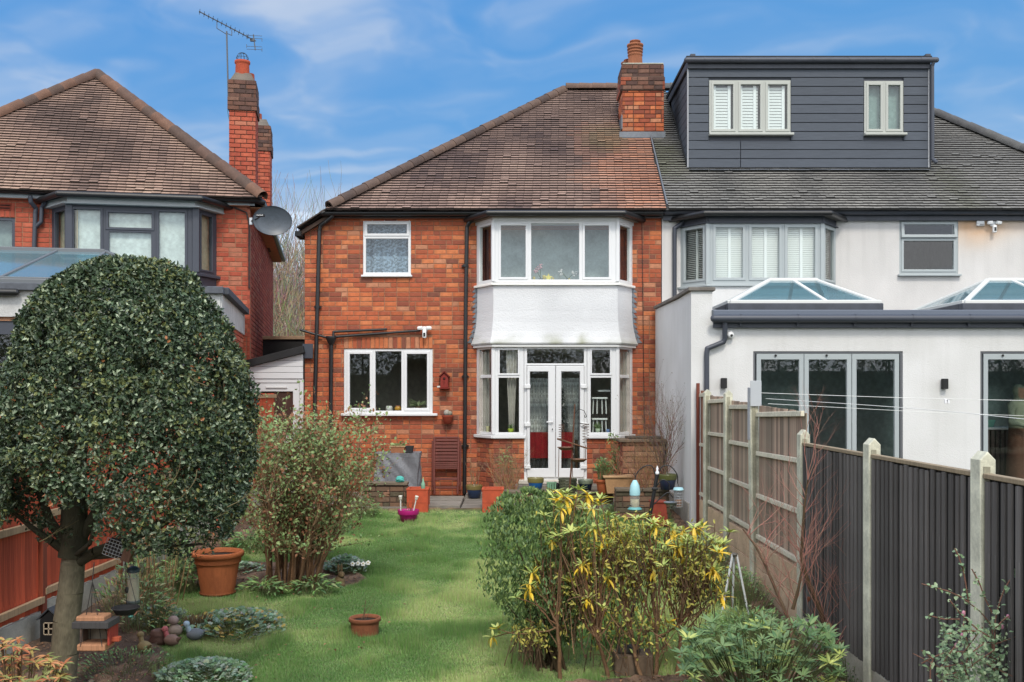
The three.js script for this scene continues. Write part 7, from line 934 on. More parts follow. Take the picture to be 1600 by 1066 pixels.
// ---- washing lines in the neighbouring garden
const lines = [[[1186, 614, 11.85], [1420, 622, 11], [1600, 626, 10.4], [1700, 627, 10]], [[1197, 623, 11.8], [1420, 638, 9.6], [1600, 655, 8], [1700, 666, 7.4]], [[1200, 631, 11.8], [1330, 638, 13], [1470, 645, 14.2], [1600, 650, 14.4]]];
lines.forEach((l, i) => { const pts = l.map(([x, y, Z]) => V(Xp(x, Z), Yp(y, Z), -Z)), g = prep(new THREE.TubeGeometry(new THREE.CatmullRomCurve3(pts), 60, 0.003, 5), W1); tag(part('washing_line', g, std([0.78, 0.78, 0.74], { roughness: 0.6 }), scene), ['white washing line crossing the upper part of the glazed doors', 'white washing line sloping down across the doors, lowest at the right', 'thin faint washing line sagging between the other two'][i], 'washing line', 'washing lines strung from the fence post'); });
{ const t = thing('clothes_peg', 'small white peg clipped on the upper washing line between the glazed doors', 'peg', V(Xp(1480, 10.8), Yp(627, 10.8), -10.8)); for (const s of [-1, 1]) soup().bev(s * 0.016, 0.0, 0, 0.022, 0.05, 0.016, 0.003, [0.8, 0.8, 0.82]).build('jaw', mat.plastic, t); soup().tube(V(-0.02, 0.005, 0), V(0.02, 0.005, 0), 0.006, 0.006, [0.4, 0.4, 0.4]).build('spring', mat.metal, t); }
// ================================================================ THINGS ON AND AROUND THE PATIO
const onPatio = (px, Z, y = 0) => V(Xp(px, Z), y, -Z);
{ // folding chair against the wall
  const t = thing('folding_chair', 'dark red slatted wooden folding chair leaning folded against the brick wall', 'chair', onPatio(697, 19.42)), wm = std(S(122, 58, 46, 0.9), { roughness: 0.55, map: woodTex }), lean = M4().makeRotationX(-0.1), add = (n, s) => part(n, s.geo(), wm, t, lean);
  for (const s of [-1, 1]) { add('side_rail', soup().bev(s * 0.235, 0.62, 0, 0.045, 0.94, 0.035, 0.008)); add('leg', soup().bev(s * 0.225, 0.1, 0.0, 0.04, 0.22, 0.03, 0.008)); add('rear_leg', soup().bev(s * 0.275, 0.55, -0.05, 0.03, 0.95, 0.03, 0.006)); }
  for (let i = 0; i < 6; i++) add('slat', soup().bev(0, 1.04 - i * 0.065, 0.0, 0.43, 0.05, 0.022, 0.006)); add('seat_rail', soup().bev(0, 0.655, 0.012, 0.43, 0.05, 0.025, 0.006)); for (let i = 0; i < 4; i++) add('slat', soup().bev(0, 0.6 - i * 0.036, 0.022, 0.43, 0.03, 0.02, 0.005)); add('cross_bar', soup().bev(0, 0.285, 0.0, 0.43, 0.05, 0.03, 0.007)); add('cross_bar', soup().bev(0, 0.12, 0.0, 0.41, 0.04, 0.025, 0.007)); add('cross_bar', soup().bev(0, 1.09, 0.0, 0.47, 0.03, 0.04, 0.008));
}
function lowWall(label, pa, pb, Z, y0, y1, dp = 0.22, pal = BRICK.mossy, cap = true) { const X0 = Xp(pa, Z), X1 = Xp(pb, Z), b = V((X0 + X1) / 2, y0, -Z), t = thing('garden_wall', label, 'wall', b), l = []; brickFace(l, { x0: X0 - b.x, x1: X1 - b.x, y0: 0, y1: y1 - y0 - (cap ? 0.05 : 0), pal, rank: () => R() }); for (const [x, r] of [[X0 - b.x, -1], [X1 - b.x, 1]]) brickFace(l, { x0: 0, x1: dp, y0: 0, y1: y1 - y0 - (cap ? 0.05 : 0), pal, m: r < 0 ? M4().makeBasis(V(0, 0, 1), V(0, 1, 0), V(-1, 0, 0)).setPosition(x, 0, -dp) : M4().makeBasis(V(0, 0, -1), V(0, 1, 0), V(1, 0, 0)).setPosition(x, 0, 0), rank: () => 2 }); layPieces(l, t, 'brick', mat.brick, 300); part('core', soup().box(0, (y1 - y0) / 2 - 0.03, -dp / 2, X1 - X0 - 0.03, y1 - y0 - 0.06, dp - 0.03).geo(), mat.mortarGrey, t); if (cap) { const n = Math.max(1, Math.round((X1 - X0) / 0.45)); for (let i = 0; i < n; i++) part('coping_stone', soup().bev(lerp(X0, X1, (i + 0.5) / n) - b.x, y1 - y0 - 0.022, -dp / 2, (X1 - X0) / n - 0.008, 0.05, dp + 0.06, 0.01, S(132, 118, 100, 0.8).map((c, i, a) => c * (0.85 + 0.25 * h3(Math.round(a[0] * 1e4), seed & 63, 1)))).geo(), mat.terracotta, t); } return t; }
seed = 81;
lowWall('low mossy brick wall left of the orange planter box', 566, 637, 17.35, -0.12, 0.4); lowWall('low dark brick wall along the patio carrying the row of pots', 786, 958, 17.45, -0.14, 0.24, 0.3); lowWall('low stone-topped brick wall behind the blue bird feeder', 962, 1046, 16.45, -0.2, 0.38, 0.25);
{ // brick barbecue pillar with a slab on top
  const Z = 18.1, X0 = Xp(973, Z), X1 = Xp(1036, Z), b = V((X0 + X1) / 2, 0, -Z), t = thing('brick_barbecue', 'buff brick barbecue with a stone slab top beside the white wing wall', 'barbecue', b), l = [], w = (X1 - X0) / 2; brickFace(l, { x0: -w, x1: w, y0: 0, y1: 1.06, pal: BRICK.garden, ch: 0.1, bl: 0.215, rank: () => R() }); brickFace(l, { x0: 0, x1: 0.5, y0: 0, y1: 1.06, pal: BRICK.red.slice(5), ch: 0.1, m: M4().makeBasis(V(0, 0, 1), V(0, 1, 0), V(-1, 0, 0)).setPosition(-w, 0, -0.5), rank: () => 2 }); layPieces(l, t, 'brick', mat.brick, 300); part('core', soup().box(0, 0.53, -0.25, 2 * w - 0.03, 1.05, 0.47).geo(), mat.mortarGrey, t); part('slab', soup().bev(0, 1.09, -0.24, 2 * w + 0.14, 0.055, 0.62, 0.012, S(128, 112, 94, 0.8)).geo(), mat.terracotta, t); part('slab', soup().bev(0.05, 1.14, -0.26, 2 * w - 0.08, 0.04, 0.46, 0.012, S(88, 80, 70, 0.8)).geo(), mat.terracotta, t);
}
{ // covered barbecue
  const Z = 18.35, t = thing('covered_table', 'grey waterproof cover draped over a square table left of the folding chair', 'cover', onPatio(622, Z)), g = new THREE.BoxGeometry(0.78, 0.88, 0.62, 26, 26, 20).translate(0, 0.44, 0), p = g.attributes.position; for (let i = 0; i < p.count; i++) { const x = p.getX(i), y = p.getY(i), z = p.getZ(i), k = 1 + 0.1 * (0.88 - y) * (vn(x * 6, z * 6, 2)), n = (fbm(x * 5 + y * 3, y * 2 + z * 5, 4, 3) - 0.5) * 0.09; p.setXYZ(i, x * k + n * Math.sign(x), y - (y > 0.8 ? 0.03 * vn(x * 7, z * 7, 3) : 0), z * k + n * Math.sign(z)); } const q = prep(g.toNonIndexed(), S(142, 144, 150, 0.75)); q.computeVertexNormals(); part('cover', q, std(W1, { roughness: 0.55, map: mottle }), t);
  const b = thing('planter_tray', 'brown wooden tray of short grass on top of the grey cover', 'planter', onPatio(622, 18.3, 0.86)), tr = mat.wood; part('tray', slabWithHoles([[-0.11, 0], [0.11, 0], [0.135, 0.12], [-0.135, 0.12]], [], 0.2, M4().makeTranslation(0, 0, 0.1), 0.004), std(S(160, 104, 70), { map: woodTex }), b); part('rim', soup().bev(0, 0.12, 0.0, 0.3, 0.02, 0.23, 0.005, S(190, 160, 120)).geo(), tr, b); const it = []; for (let i = 0; i < 120; i++) it.push([leafM(V(rr(-0.12, 0.12), 0.12, rr(-0.08, 0.08)), V(rr(-0.5, 0.5), 1, rr(-0.4, 0.4)).normalize(), V(0, 0.3, 1), 0.6), S(130, 140, 80, rr(0.6, 0.9))]); instances('grass', lance, leafMat(), b, it);
  const k = thing('flower_pot', 'black square pot beside the wooden tray on the grey cover', 'plant pot', onPatio(640, 18.25, 0.86)); part('body', slabWithHoles([[-0.05, 0], [0.05, 0], [0.075, 0.13], [-0.075, 0.13]], [], 0.12, M4().makeTranslation(0, 0, 0.06), 0.006), mat.blackRough, k); const sc = thing('blue_cloth', 'small turquoise cloth lying on the low wall beside the grey cover', 'cloth', onPatio(625, 17.38, 0.41)); const gg = new THREE.IcosahedronGeometry(0.075, 3), pp = gg.attributes.position; for (let i = 0; i < pp.count; i++) { const v = V(pp.getX(i), pp.getY(i), pp.getZ(i)), f = 0.7 + 0.7 * fbm(v.x * 30, v.y * 30, v.z * 30, 2); pp.setXYZ(i, v.x * f, Math.max(0, v.y * f * 0.8 + 0.04), v.z * f); } gg.computeVertexNormals(); part('cloth', prep(gg, S(90, 190, 180)), mat.cloth, sc);
}
const boxPlanter = (px, Z, label) => { const t = thing('planter_box', label, 'planter', V(Xp(px, Z), -0.1, -Z)), c = std(S(206, 88, 52, 0.9), { roughness: 0.65, map: rep(grain, 2) }), w = 0.36, h = 0.4; part('front_panel', slabWithHoles([[-w / 2, 0], [w / 2, 0], [w / 2, h], [-w / 2, h]], [[w / 2 - 0.1, w / 2 - 0.03, 0, h * 0.42]], 0.03, null, 0.004), c, t); for (const s of [-1, 1]) part('side_panel', soup().bev(s * (w / 2 - 0.015), h / 2, -0.195, 0.03, h, 0.33, 0.004).geo(), c, t); part('back_panel', soup().bev(0, h / 2, -0.375, w, h, 0.03, 0.004).geo(), c, t); part('soil', soup().box(0, h - 0.04, -0.19, w - 0.06, 0.02, 0.32).geo(), mat.soil, t); part('rim', slabWithHoles([[-w / 2 - 0.01, 0], [w / 2 + 0.01, 0], [w / 2 + 0.01, h], [-w / 2 - 0.01, h]].map(([x, y]) => [x, y / h * 0.41 - 0.205]), [[-w / 2 + 0.035, w / 2 - 0.035, -0.17, 0.17]], 0.02, M4().makeTranslation(0, h + 0.014, -0.195).multiply(M4().makeRotationX(-Math.PI / 2)), 0.004), c, t); part('joint', soup().box(0, h * 0.44, 0.001, w - 0.01, 0.006, 0.008, [0.4, 0.3, 0.3]).geo(), c, t); return t; };
boxPlanter(652, 17.1, 'square orange terracotta planter box behind the pink pot'); boxPlanter(770, 17.1, 'square orange terracotta planter box left of the evergreen bush');
{ const t = thing('bottle', 'small green glass bottle on the orange planter box behind the pink pot', 'bottle', V(Xp(661, 17.2), 0.29, -17.2)); soup().lathe([[0.001, 0], [0.035, 0], [0.036, 0.1], [0.014, 0.15], [0.014, 0.19], [0.01, 0.19]], V(0, 0, 0), S(130, 176, 150), 16).build('body', mat.glaze, t); soup().tube(V(0, 0.19, 0), V(0, 0.22, 0), 0.012, 0.008, S(220, 190, 130)).build('stopper', mat.matte, t); }
{ const p = gp(638, 816), t = pot('flower_pot', 'bright magenta plastic flower pot standing on the lawn', p, [[0.001, 0], [0.115, 0], [0.148, 0.125], [0.17, 0.127], [0.174, 0.2], [0.162, 0.2], [0.15, 0.17]], S(176, 30, 116, 0.95), { m: mat.plastic }); const lamp = (x, z, l, tilt) => { const s = thing('solar_light', l, 'garden light', p.clone().add(V(x, 0.16, z)), 0), m = M4().makeRotationZ(tilt); part('stake', soup().tube(V(0, 0, 0), V(0, 0.2, 0), 0.011, 0.011, S(206, 206, 200)).geo(), mat.plastic, s, m); part('lamp_head', soup().lathe([[0.012, 0.2], [0.024, 0.21], [0.026, 0.25], [0.03, 0.252], [0.03, 0.27], [0.001, 0.275]], V(0, 0, 0), S(214, 210, 198), 14).geo(), mat.plastic, s, m); }; lamp(-0.12, 0.02, 'slim upright solar light in the left of the magenta pot', 0.02); lamp(0.08, 0, 'slim leaning solar light in the right of the magenta pot', -0.22); const d = soup(); seed = 91; for (let i = 0; i < 7; i++) d.tube(V(rr(-0.06, 0.06), 0.17, rr(-0.05, 0.05)), V(rr(-0.1, 0.1), rr(0.26, 0.36), rr(-0.06, 0.06)), 0.004, 0.003, S(120, 100, 70), 5); d.build('dry_stems', mat.twig, t); }
pot('terracotta_pot', 'big plain terracotta pot standing by the left bed', gp(340, 928), [[0.001, 0], [0.2, 0], [0.205, 0.03], [0.19, 0.035], [0.235, 0.33], [0.25, 0.36], [0.262, 0.365], [0.268, 0.43], [0.292, 0.435], [0.298, 0.475], [0.285, 0.49], [0.262, 0.488], [0.25, 0.44]], S(196, 112, 66, 0.85));
{ const t = pot('terracotta_pot', 'small low terracotta bowl with dry stems in the middle of the lawn', gp(570, 993), [[0.001, 0], [0.125, 0], [0.135, 0.02], [0.14, 0.14], [0.158, 0.145], [0.16, 0.175], [0.15, 0.182], [0.136, 0.18], [0.13, 0.15]], S(158, 96, 64, 0.85)); const d = soup(); seed = 93; for (let i = 0; i < 5; i++) d.tube(V(rr(-0.05, 0.05), 0.15, rr(-0.05, 0.05)), V(rr(-0.1, 0.1), rr(0.25, 0.36), rr(-0.06, 0.06)), 0.003, 0.002, S(110, 90, 70), 5); d.build('dry_stems', mat.twig, t); }
const dry = (p, label, h, sp, n, col, leaf) => { const t = thing('dry_plant', label, 'plant', p), s = soup(), it = [], o = { step: 0.08, up: 0.12, wobble: 0.16, spread: 0.6, density: 0.45, bare: 0.15, taper: 0.5, fork: 2, color: () => col.map((c) => c * rr(0.75, 1.3)), onTip: (e, d) => { if (leaf && R() < leaf) it.push([leafM(e, rdir(), rdir(), rr(0.5, 1)), mixc(S(140, 104, 70, 0.8), S(110, 120, 70, 0.8), R())]); } }; for (let i = 0; i < n; i++) twigs(s, V(rr(-0.08, 0.08), 0, rr(-0.06, 0.06)), V(rr(-1, 1) * sp, 1, rr(-1, 1) * sp * 0.7).normalize(), h * rr(0.45, 0.7), 0.0075, 2, o); stuff(s.build('stems', mat.twig, t)); if (it.length) instances('dry_leaves', tiny, leafMat(0.9, 0), t, it); return t; };
const glz = (a, b) => ({ a, b }); seed = 95;
const gpot = (label, p, r, h, cTop, cBody) => { const t = thing('glazed_pot', label, 'plant pot', p); soup().lathe([[0.001, 0], [r * 0.72, 0], [r * 0.92, h * 0.6], [r * 0.93, h * 0.62]], V(0, 0, 0), cBody, 24).build('body', mat.glaze, t); soup().lathe([[r * 0.93, h * 0.62], [r, h * 0.66], [r * 1.04, h * 0.94], [r * 1.0, h], [r * 0.88, h], [r * 0.86, h * 0.85]], V(0, 0, 0), cTop, 24).build('rim', mat.glaze, t); soup().lathe([[0.001, h * 0.88], [r * 0.86, h * 0.87]], V(0, 0, 0), W1, 12).build('soil', mat.soil, t); return t; };
gpot('navy glazed pot with olive rim left of the orange planter box', onPatio(741, 18.7, 0), 0.15, 0.24, S(130, 116, 70, 0.8), S(40, 58, 88, 0.9)); gpot('bright blue glazed pot with olive rim left of the french doors', onPatio(837, 17.55, 0.24), 0.14, 0.23, S(132, 124, 76, 0.8), S(36, 96, 160, 0.9)); gpot('dark navy glazed pot with pale rim in front of the right french door', onPatio(915, 17.55, 0.24), 0.13, 0.2, S(150, 160, 140, 0.7), S(30, 44, 70, 0.9));
dry(onPatio(742, 18.7, 0.2), 'dry pale stems in the navy pot by the downpipe', 0.45, 0.5, 8, S(150, 120, 84, 0.8)); dry(onPatio(793, 18.2, 0), 'bushy dry brown plant beside the french doors', 0.85, 0.42, 30, S(160, 126, 94, 0.95), 0.8);
lowPlant('leafy_plant', 'small green leafy plant on the dwarf wall left of the doors', 'plant', onPatio(790, 18.45, 0.45), 0.12, 0.1, 60, lance, GR, 0.5, { flat: true });
{ const t = thing('small_crate', 'small green slatted crate beside a black watering can on the low wall', 'crate', onPatio(862, 17.5, 0.24)); for (let i = 0; i < 4; i++) part('slat', soup().bev(-0.06 + i * 0.04, 0.08, 0.06, 0.026, 0.15, 0.012, 0.003, S(120, 160, 130)).geo(), mat.plastic, t); part('rail', soup().bev(0, 0.15, 0.06, 0.17, 0.02, 0.016, 0.003, S(110, 150, 120)).geo(), mat.plastic, t); part('back', soup().bev(0, 0.08, -0.05, 0.17, 0.15, 0.012, 0.003, S(100, 130, 110)).geo(), mat.plastic, t); const w = thing('watering_can', 'small black watering can on the low wall', 'watering can', onPatio(870, 17.5, 0.24)); soup().lathe([[0.001, 0], [0.06, 0], [0.055, 0.12], [0.045, 0.13]], V(0, 0, 0), W1, 16).build('body', mat.black, w); soup().tube(V(0.05, 0.03, 0), V(0.12, 0.15, 0), 0.012, 0.009).build('spout', mat.black, w); soup().path([V(-0.05, 0.03, 0), V(-0.09, 0.1, 0), V(-0.03, 0.16, 0), V(0.03, 0.13, 0)], 0.007).build('handle', mat.black, w); }
{ const t = thing('wicker_basket', 'greyish green wicker basket planter in front of the french doors', 'basket', onPatio(887, 17.5, 0.22)), s = soup(); for (let i = 0; i < 9; i++) { const r = 0.135 + i * 0.002, y = 0.015 + i * 0.027; for (let k = 0; k < 22; k++) { const a = k / 22 * 6.2832, b = (k + 1) / 22 * 6.2832, w = (k + i) % 2 ? 0.006 : -0.006, w2 = (k + 1 + i) % 2 ? 0.006 : -0.006; s.tube(V(Math.cos(a) * (r + w), y, Math.sin(a) * (r + w)), V(Math.cos(b) * (r + w2), y, Math.sin(b) * (r + w2)), 0.013, 0.013, S(126, 130, 104, 0.75), 6); } } stuff(s.build('weave', mat.matte, t)); soup().lathe([[0.001, 0.235], [0.125, 0.23]], V(0, 0, 0), W1, 14).build('soil', mat.soil, t); }
{ const t = pot('terracotta_pot', 'bright terracotta pot with a green plant right of the french doors', onPatio(942, 17.2, 0.22), wall_(0.12, 0.25), S(200, 106, 62, 0.9)); const l = lowPlant('leafy_plant', 'bushy green plant growing in the bright terracotta pot', 'plant', onPatio(941, 17.2, 0.46), 0.16, 0.13, 190, lance.clone().scale(0.8, 0.8, 0.8), GR, 0.36, { flat: true, rise: 1.1 }); }
{ const t = thing('stone_trough', 'long sandy rectangular trough planter in front of the brick barbecue', 'trough', onPatio(966, 17.15, 0.24)); part('body', slabWithHoles([[-0.2, 0], [0.2, 0], [0.24, 0.27], [-0.24, 0.27]], [], 0.26, M4().makeTranslation(0, 0, 0.13), 0.008), std(S(196, 152, 108, 0.85), { map: rep(mottle, 2), roughness: 0.9 }), t); part('rim', soup().bev(0, 0.285, 0, 0.54, 0.04, 0.33, 0.014, S(204, 164, 122, 0.85)).geo(), mat.terracotta, t); dry(onPatio(968, 17.15, 0.5), 'tangle of dry brown stems in the sandy trough', 0.5, 0.6, 9, S(150, 114, 86, 0.9), 0.3); }
{ seed = 99; const t = thing('climbing_shrub', 'thin evergreen shrub against the brick between doors and barbecue', 'shrub', onPatio(958, 18.7, 0)), s = soup(), it = []; for (let i = 0; i < 5; i++) { const a = V(rr(-0.05, 0.05), 0, 0), b = V(rr(-0.12, 0.12), rr(0.8, 1.3), rr(-0.05, 0.05)); s.tube(a, b, 0.008, 0.004, S(100, 84, 64), 5); for (let k = 0; k < 34; k++) it.push([leafM(a.clone().lerp(b, rr(0.25, 1)).add(rdir().multiplyScalar(0.05)), rdir(), rdir().add(V(0, 0.6, 0.5)), rr(0.6, 1)), GR[k % 3]]); } s.build('stems', mat.twig, t); instances('foliage', lance, leafMat(), t, it); }
{ const t = gpot('dark blue pot of bare shrub stems by the white wing wall', V(Xp(1043, 16.35), 0.38, -16.35), 0.15, 0.25, S(96, 100, 60, 0.8), S(50, 58, 84, 0.85)); seed = 103; dry(V(Xp(1040, 16.35), 0.6, -16.35), 'tall wispy bare stems rising from the dark blue pot against the white wall', 1.35, 0.46, 18, S(120, 98, 84, 0.85), 0.5); dry(V(Xp(1012, 16.7), 0.1, -16.7), 'brown dry bush in front of the barbecue', 0.95, 0.55, 26, S(160, 120, 90, 0.95), 0.6); }
{ const t = thing('square_planter', 'rust red tapered square planter at the end of the low stone-topped wall', 'planter', V(Xp(1028, 15.9), -0.14, -15.9)); part('body', slabWithHoles([[-0.15, 0], [0.15, 0], [0.11, 0.36], [-0.11, 0.36]], [], 0.24, M4().makeTranslation(0, 0, 0.12), 0.006), std(S(158, 64, 44, 0.9), { roughness: 0.7, map: mottle }), t); part('rim', soup().bev(0, 0.37, 0, 0.26, 0.03, 0.28, 0.008, S(140, 58, 42)).geo(), mat.matte, t); part('foot', soup().bev(0, 0.012, 0, 0.33, 0.03, 0.28, 0.006, S(120, 50, 38)).geo(), mat.matte, t); }
{ // bird feeding stand of twisted metal by the doors
  const Z = 17.0, q = (x, y, dz = 0) => V(Xp(860 + x / 4.843, Z), Yp(580 + y / 4.843, Z), -Z + dz), b = V(Xp(888, Z), -0.1, -Z), t = thing('bird_feeding_stand', 'rusty metal bird feeding stand with hanging coils and dishes before the french doors', 'bird feeder', b), L = (p) => p.sub(b);
  soup().tube(L(q(145, 900)), L(q(165, 640)), 0.016, 0.014).tube(L(q(165, 640)), L(q(185, 250)), 0.014, 0.01).build('pole', mat.rust, t); soup().tube(L(q(50, 512)), L(q(290, 588)), 0.016, 0.012, S(130, 96, 74)).build('branch', mat.bark, t);
  const coil = (x, y0, y1, r) => { const pts = []; for (let i = 0; i <= 70; i++) { const f = i / 70, a = f * 7 * 6.283, c = L(q(x, lerp(y0, y1, f))); pts.push(c.add(V(Math.cos(a) * r, 0, Math.sin(a) * r))); } part('spiral_feeder', soup().path(pts, 0.0035, W1, 4, false).geo(), mat.rust, t); }; coil(85, 400, 520, 0.05); coil(268, 400, 550, 0.055);
  { const pts = [[180, 330], [215, 285], [255, 300], [275, 345], [262, 352], [258, 335]].map(([x, y]) => L(q(x, y))); soup().path(pts, 0.006, W1, 6).path([L(q(225, 395)), L(q(290, 405))], 0.008, W1, 6).build('hook', mat.iron, t); }
  for (const [x, y, r] of [[115, 600, 0.14], [215, 690, 0.14]]) { const c = L(q(x, y)); part('dish', soup().lathe([[0.001, 0.0], [r * 0.6, 0.005], [r, 0.05], [r + 0.01, 0.055], [r * 0.9, 0.05], [r * 0.5, 0.018]], c, S(140, 104, 84), 20).geo(), mat.terracotta, t); for (const s of [-1, 1]) soup().tube(c.clone().add(V(s * r * 0.8, 0.03, 0)), c.clone().add(V(s * r * 0.85, y < 650 ? -0.45 : 0.3, 0)), 0.006).build('dish_rod', mat.rust, t); }
}
{ // dark leaning feeder pole in the lawn with arms
  const Z = 10.2, q = (px, py, dz = 0) => V(Xp(px, Z), Yp(py, Z), -Z + dz), foot = gp(984, 992), b = V(foot.x, foot.y, -Z), t = thing('feeder_pole', 'dark leaning bird feeder pole with curved arms standing among the yellow leaves', 'bird feeder', b), L = (p) => p.sub(b);
  soup().tube(V(0, -0.05, 0), L(q(1000, 900)), 0.016, 0.016).tube(L(q(1000, 900)), L(q(1014, 815)), 0.017).tube(L(q(1014, 815)), L(q(1027, 742)), 0.019).build('pole', mat.black, t); soup().lathe([[0.016, 0], [0.022, 0.015], [0.008, 0.04], [0.014, 0.055], [0.001, 0.085]], L(q(1027, 741)), [0.8, 0.82, 0.84], 12).build('finial', mat.glaze, t);
  const arm = (pts) => { const c = new THREE.CatmullRomCurve3(pts.map(([x, y, z]) => L(q(x, y, z ?? 0)))); part('arm', prep(new THREE.TubeGeometry(c, 30, 0.006, 6)), mat.black, t); }; arm([[1026, 752], [1018, 728], [1005, 730], [994, 742], [992, 752]]); arm([[1027, 752], [1034, 730], [1046, 728], [1058, 742], [1059, 756]]); arm([[1023, 764], [1035, 750], [1045, 755], [1046, 764]]); arm([[1020, 790], [1035, 776], [1044, 770], [1052, 778]]);
  part('clamp', soup().bev(0, 0, 0, 0.06, 0.03, 0.05, 0.008, W1, M4().setPosition(L(q(1023, 764)))).geo(), mat.black, t); part('water_dish', soup().lathe([[0.001, 0], [0.05, 0.004], [0.075, 0.025], [0.07, 0.03], [0.045, 0.012]], L(q(1048, 789)), S(120, 124, 126), 18).geo(), mat.plastic, t);
  const f = thing('seed_feeder', 'blue-topped clear tube seed feeder hanging from the dark pole', 'bird feeder', q(992, 797)); soup().lathe([[0.052, 0.15], [0.054, 0.19], [0.045, 0.25], [0.02, 0.3], [0.001, 0.305]], V(0, 0, 0), S(160, 206, 212), 18).build('cap', mat.plastic, f); soup().lathe([[0.048, 0.02], [0.05, 0.16]], V(0, 0, 0), W1, 18).build('tube', mat.clear, f); soup().lathe([[0.001, 0.02], [0.044, 0.02], [0.044, 0.11], [0.001, 0.11]], V(0, 0, 0), S(196, 182, 150), 14).build('seed', mat.matte, f); soup().lathe([[0.001, -0.01], [0.07, 0.0], [0.075, 0.012], [0.052, 0.03], [0.05, 0.03]], V(0, 0, 0), S(96, 160, 160), 18).build('base', mat.plastic, f); soup().path([V(0, 0.3, 0), V(0.004, 0.34, 0), V(-0.012, 0.36, 0), V(0, 0.375, 0)], 0.004, W1, 5).build('hanger', mat.iron, f); for (const a of [0.3, 2.6]) soup().tube(V(Math.cos(a) * 0.04, 0.05, Math.sin(a) * 0.04), V(Math.cos(a) * 0.1, 0.045, Math.sin(a) * 0.1), 0.004).build('perch', mat.iron, f);
  const g = thing('peanut_feeder', 'wire peanut feeder with pale blue lid hanging right of the dark pole', 'bird feeder', q(1060, 792)); soup().lathe([[0.055, 0.17], [0.045, 0.195], [0.001, 0.2]], V(0, 0, 0), S(150, 190, 196), 16).build('lid', mat.plastic, g); const wr = soup(); for (let i = 0; i < 12; i++) { const a = i / 12 * 6.283; wr.tube(V(Math.cos(a) * 0.042, 0, Math.sin(a) * 0.042), V(Math.cos(a) * 0.042, 0.17, Math.sin(a) * 0.042), 0.0025, 0.0025, W1, 4); } for (let j = 0; j < 7; j++) for (let i = 0; i < 12; i++) { const a = i / 12 * 6.283, c = (i + 1) / 12 * 6.283; wr.tube(V(Math.cos(a) * 0.042, j * 0.027, Math.sin(a) * 0.042), V(Math.cos(c) * 0.042, j * 0.027, Math.sin(c) * 0.042), 0.0025, 0.0025, W1, 4); } wr.build('cage', mat.metal, g); soup().lathe([[0.001, 0], [0.034, 0], [0.034, 0.07], [0.001, 0.08]], V(0, 0, 0), S(150, 110, 80), 12).build('peanuts', mat.matte, g); soup().tube(V(0, 0.2, 0), V(-0.005, 0.25, 0), 0.003).build('hanger', mat.iron, g);
}
{ // small pale tripod
  const b = gp(1148, 958), t = thing('tripod', 'pale grey metal tripod standing behind the green rhododendron', 'tripod', b), h = 0.63; soup().lathe([[0.001, h - 0.02], [0.035, h - 0.02], [0.035, h + 0.01], [0.001, h + 0.012]], V(0, 0, 0), S(90, 86, 80), 14).build('head', mat.plastic, t); for (const [x, z] of [[-0.15, 0.05], [0.13, 0.08], [0.01, -0.16]]) part('leg', soup().tube(V(x * 0.15, h, z * 0.15), V(x, 0, z), 0.013, 0.011, S(200, 204, 206)).geo(), mat.plastic, t);
}
{ const t = thing('stone_block', 'rough stone block on the lawn under the yellow-leaved shrub', 'stone', gp(985, 1050)); soup().bev(0.02, 0.08, 0, 0.34, 0.19, 0.26, 0.02, S(132, 112, 92, 0.8)).build('block', mat.terracotta, t); soup().bev(-0.02, 0.2, 0.0, 0.2, 0.06, 0.16, 0.03, S(84, 80, 74)).build('pebble', mat.matte, t); }
// ================================================================ THINGS AROUND THE HOLLY
const hz = (px, py, Z) => V(Xp(px, Z), Yp(py, Z), -Z);
{ const Z = 9.6, p = hz(82, 1000, Z); p.y = groundY(p.x, Z) + 0.02; const y0 = p.y, t = thing('lantern_house', 'black house-shaped lantern with white-barred windows by the left fence', 'lantern', p), h = 0.24; part('body', slabWithHoles([[-0.085, 0], [0.085, 0], [0.085, h], [0, h + 0.08], [-0.085, h]], [[-0.045, 0.045, 0.1, 0.21]], 0.15, M4().makeTranslation(0, 0, 0.075), 0.003), mat.black, t); for (const s of [-1, 1]) part('roof_board', soup().bev(0, 0, 0, 0.16, 0.014, 0.19, 0.003, S(70, 74, 80)).geo(), mat.wood, t, M4().makeTranslation(s * 0.055, h + 0.055, 0).multiply(M4().makeRotationZ(-s * 0.75))); const w = soup(); for (const [x, y, a, b] of [[0, 0.155, 0.01, 0.11], [0, 0.155, 0.09, 0.01], [-0.045, 0.155, 0.008, 0.118], [0.045, 0.155, 0.008, 0.118], [0, 0.21, 0.098, 0.008], [0, 0.1, 0.098, 0.008]]) w.box(x, y, 0.082, a, b, 0.008, S(214, 196, 170)); w.build('window_bars', mat.matte, t); part('window_back', soup().box(0, 0.155, -0.04, 0.1, 0.12, 0.01, S(120, 100, 80)).geo(), mat.matte, t); }
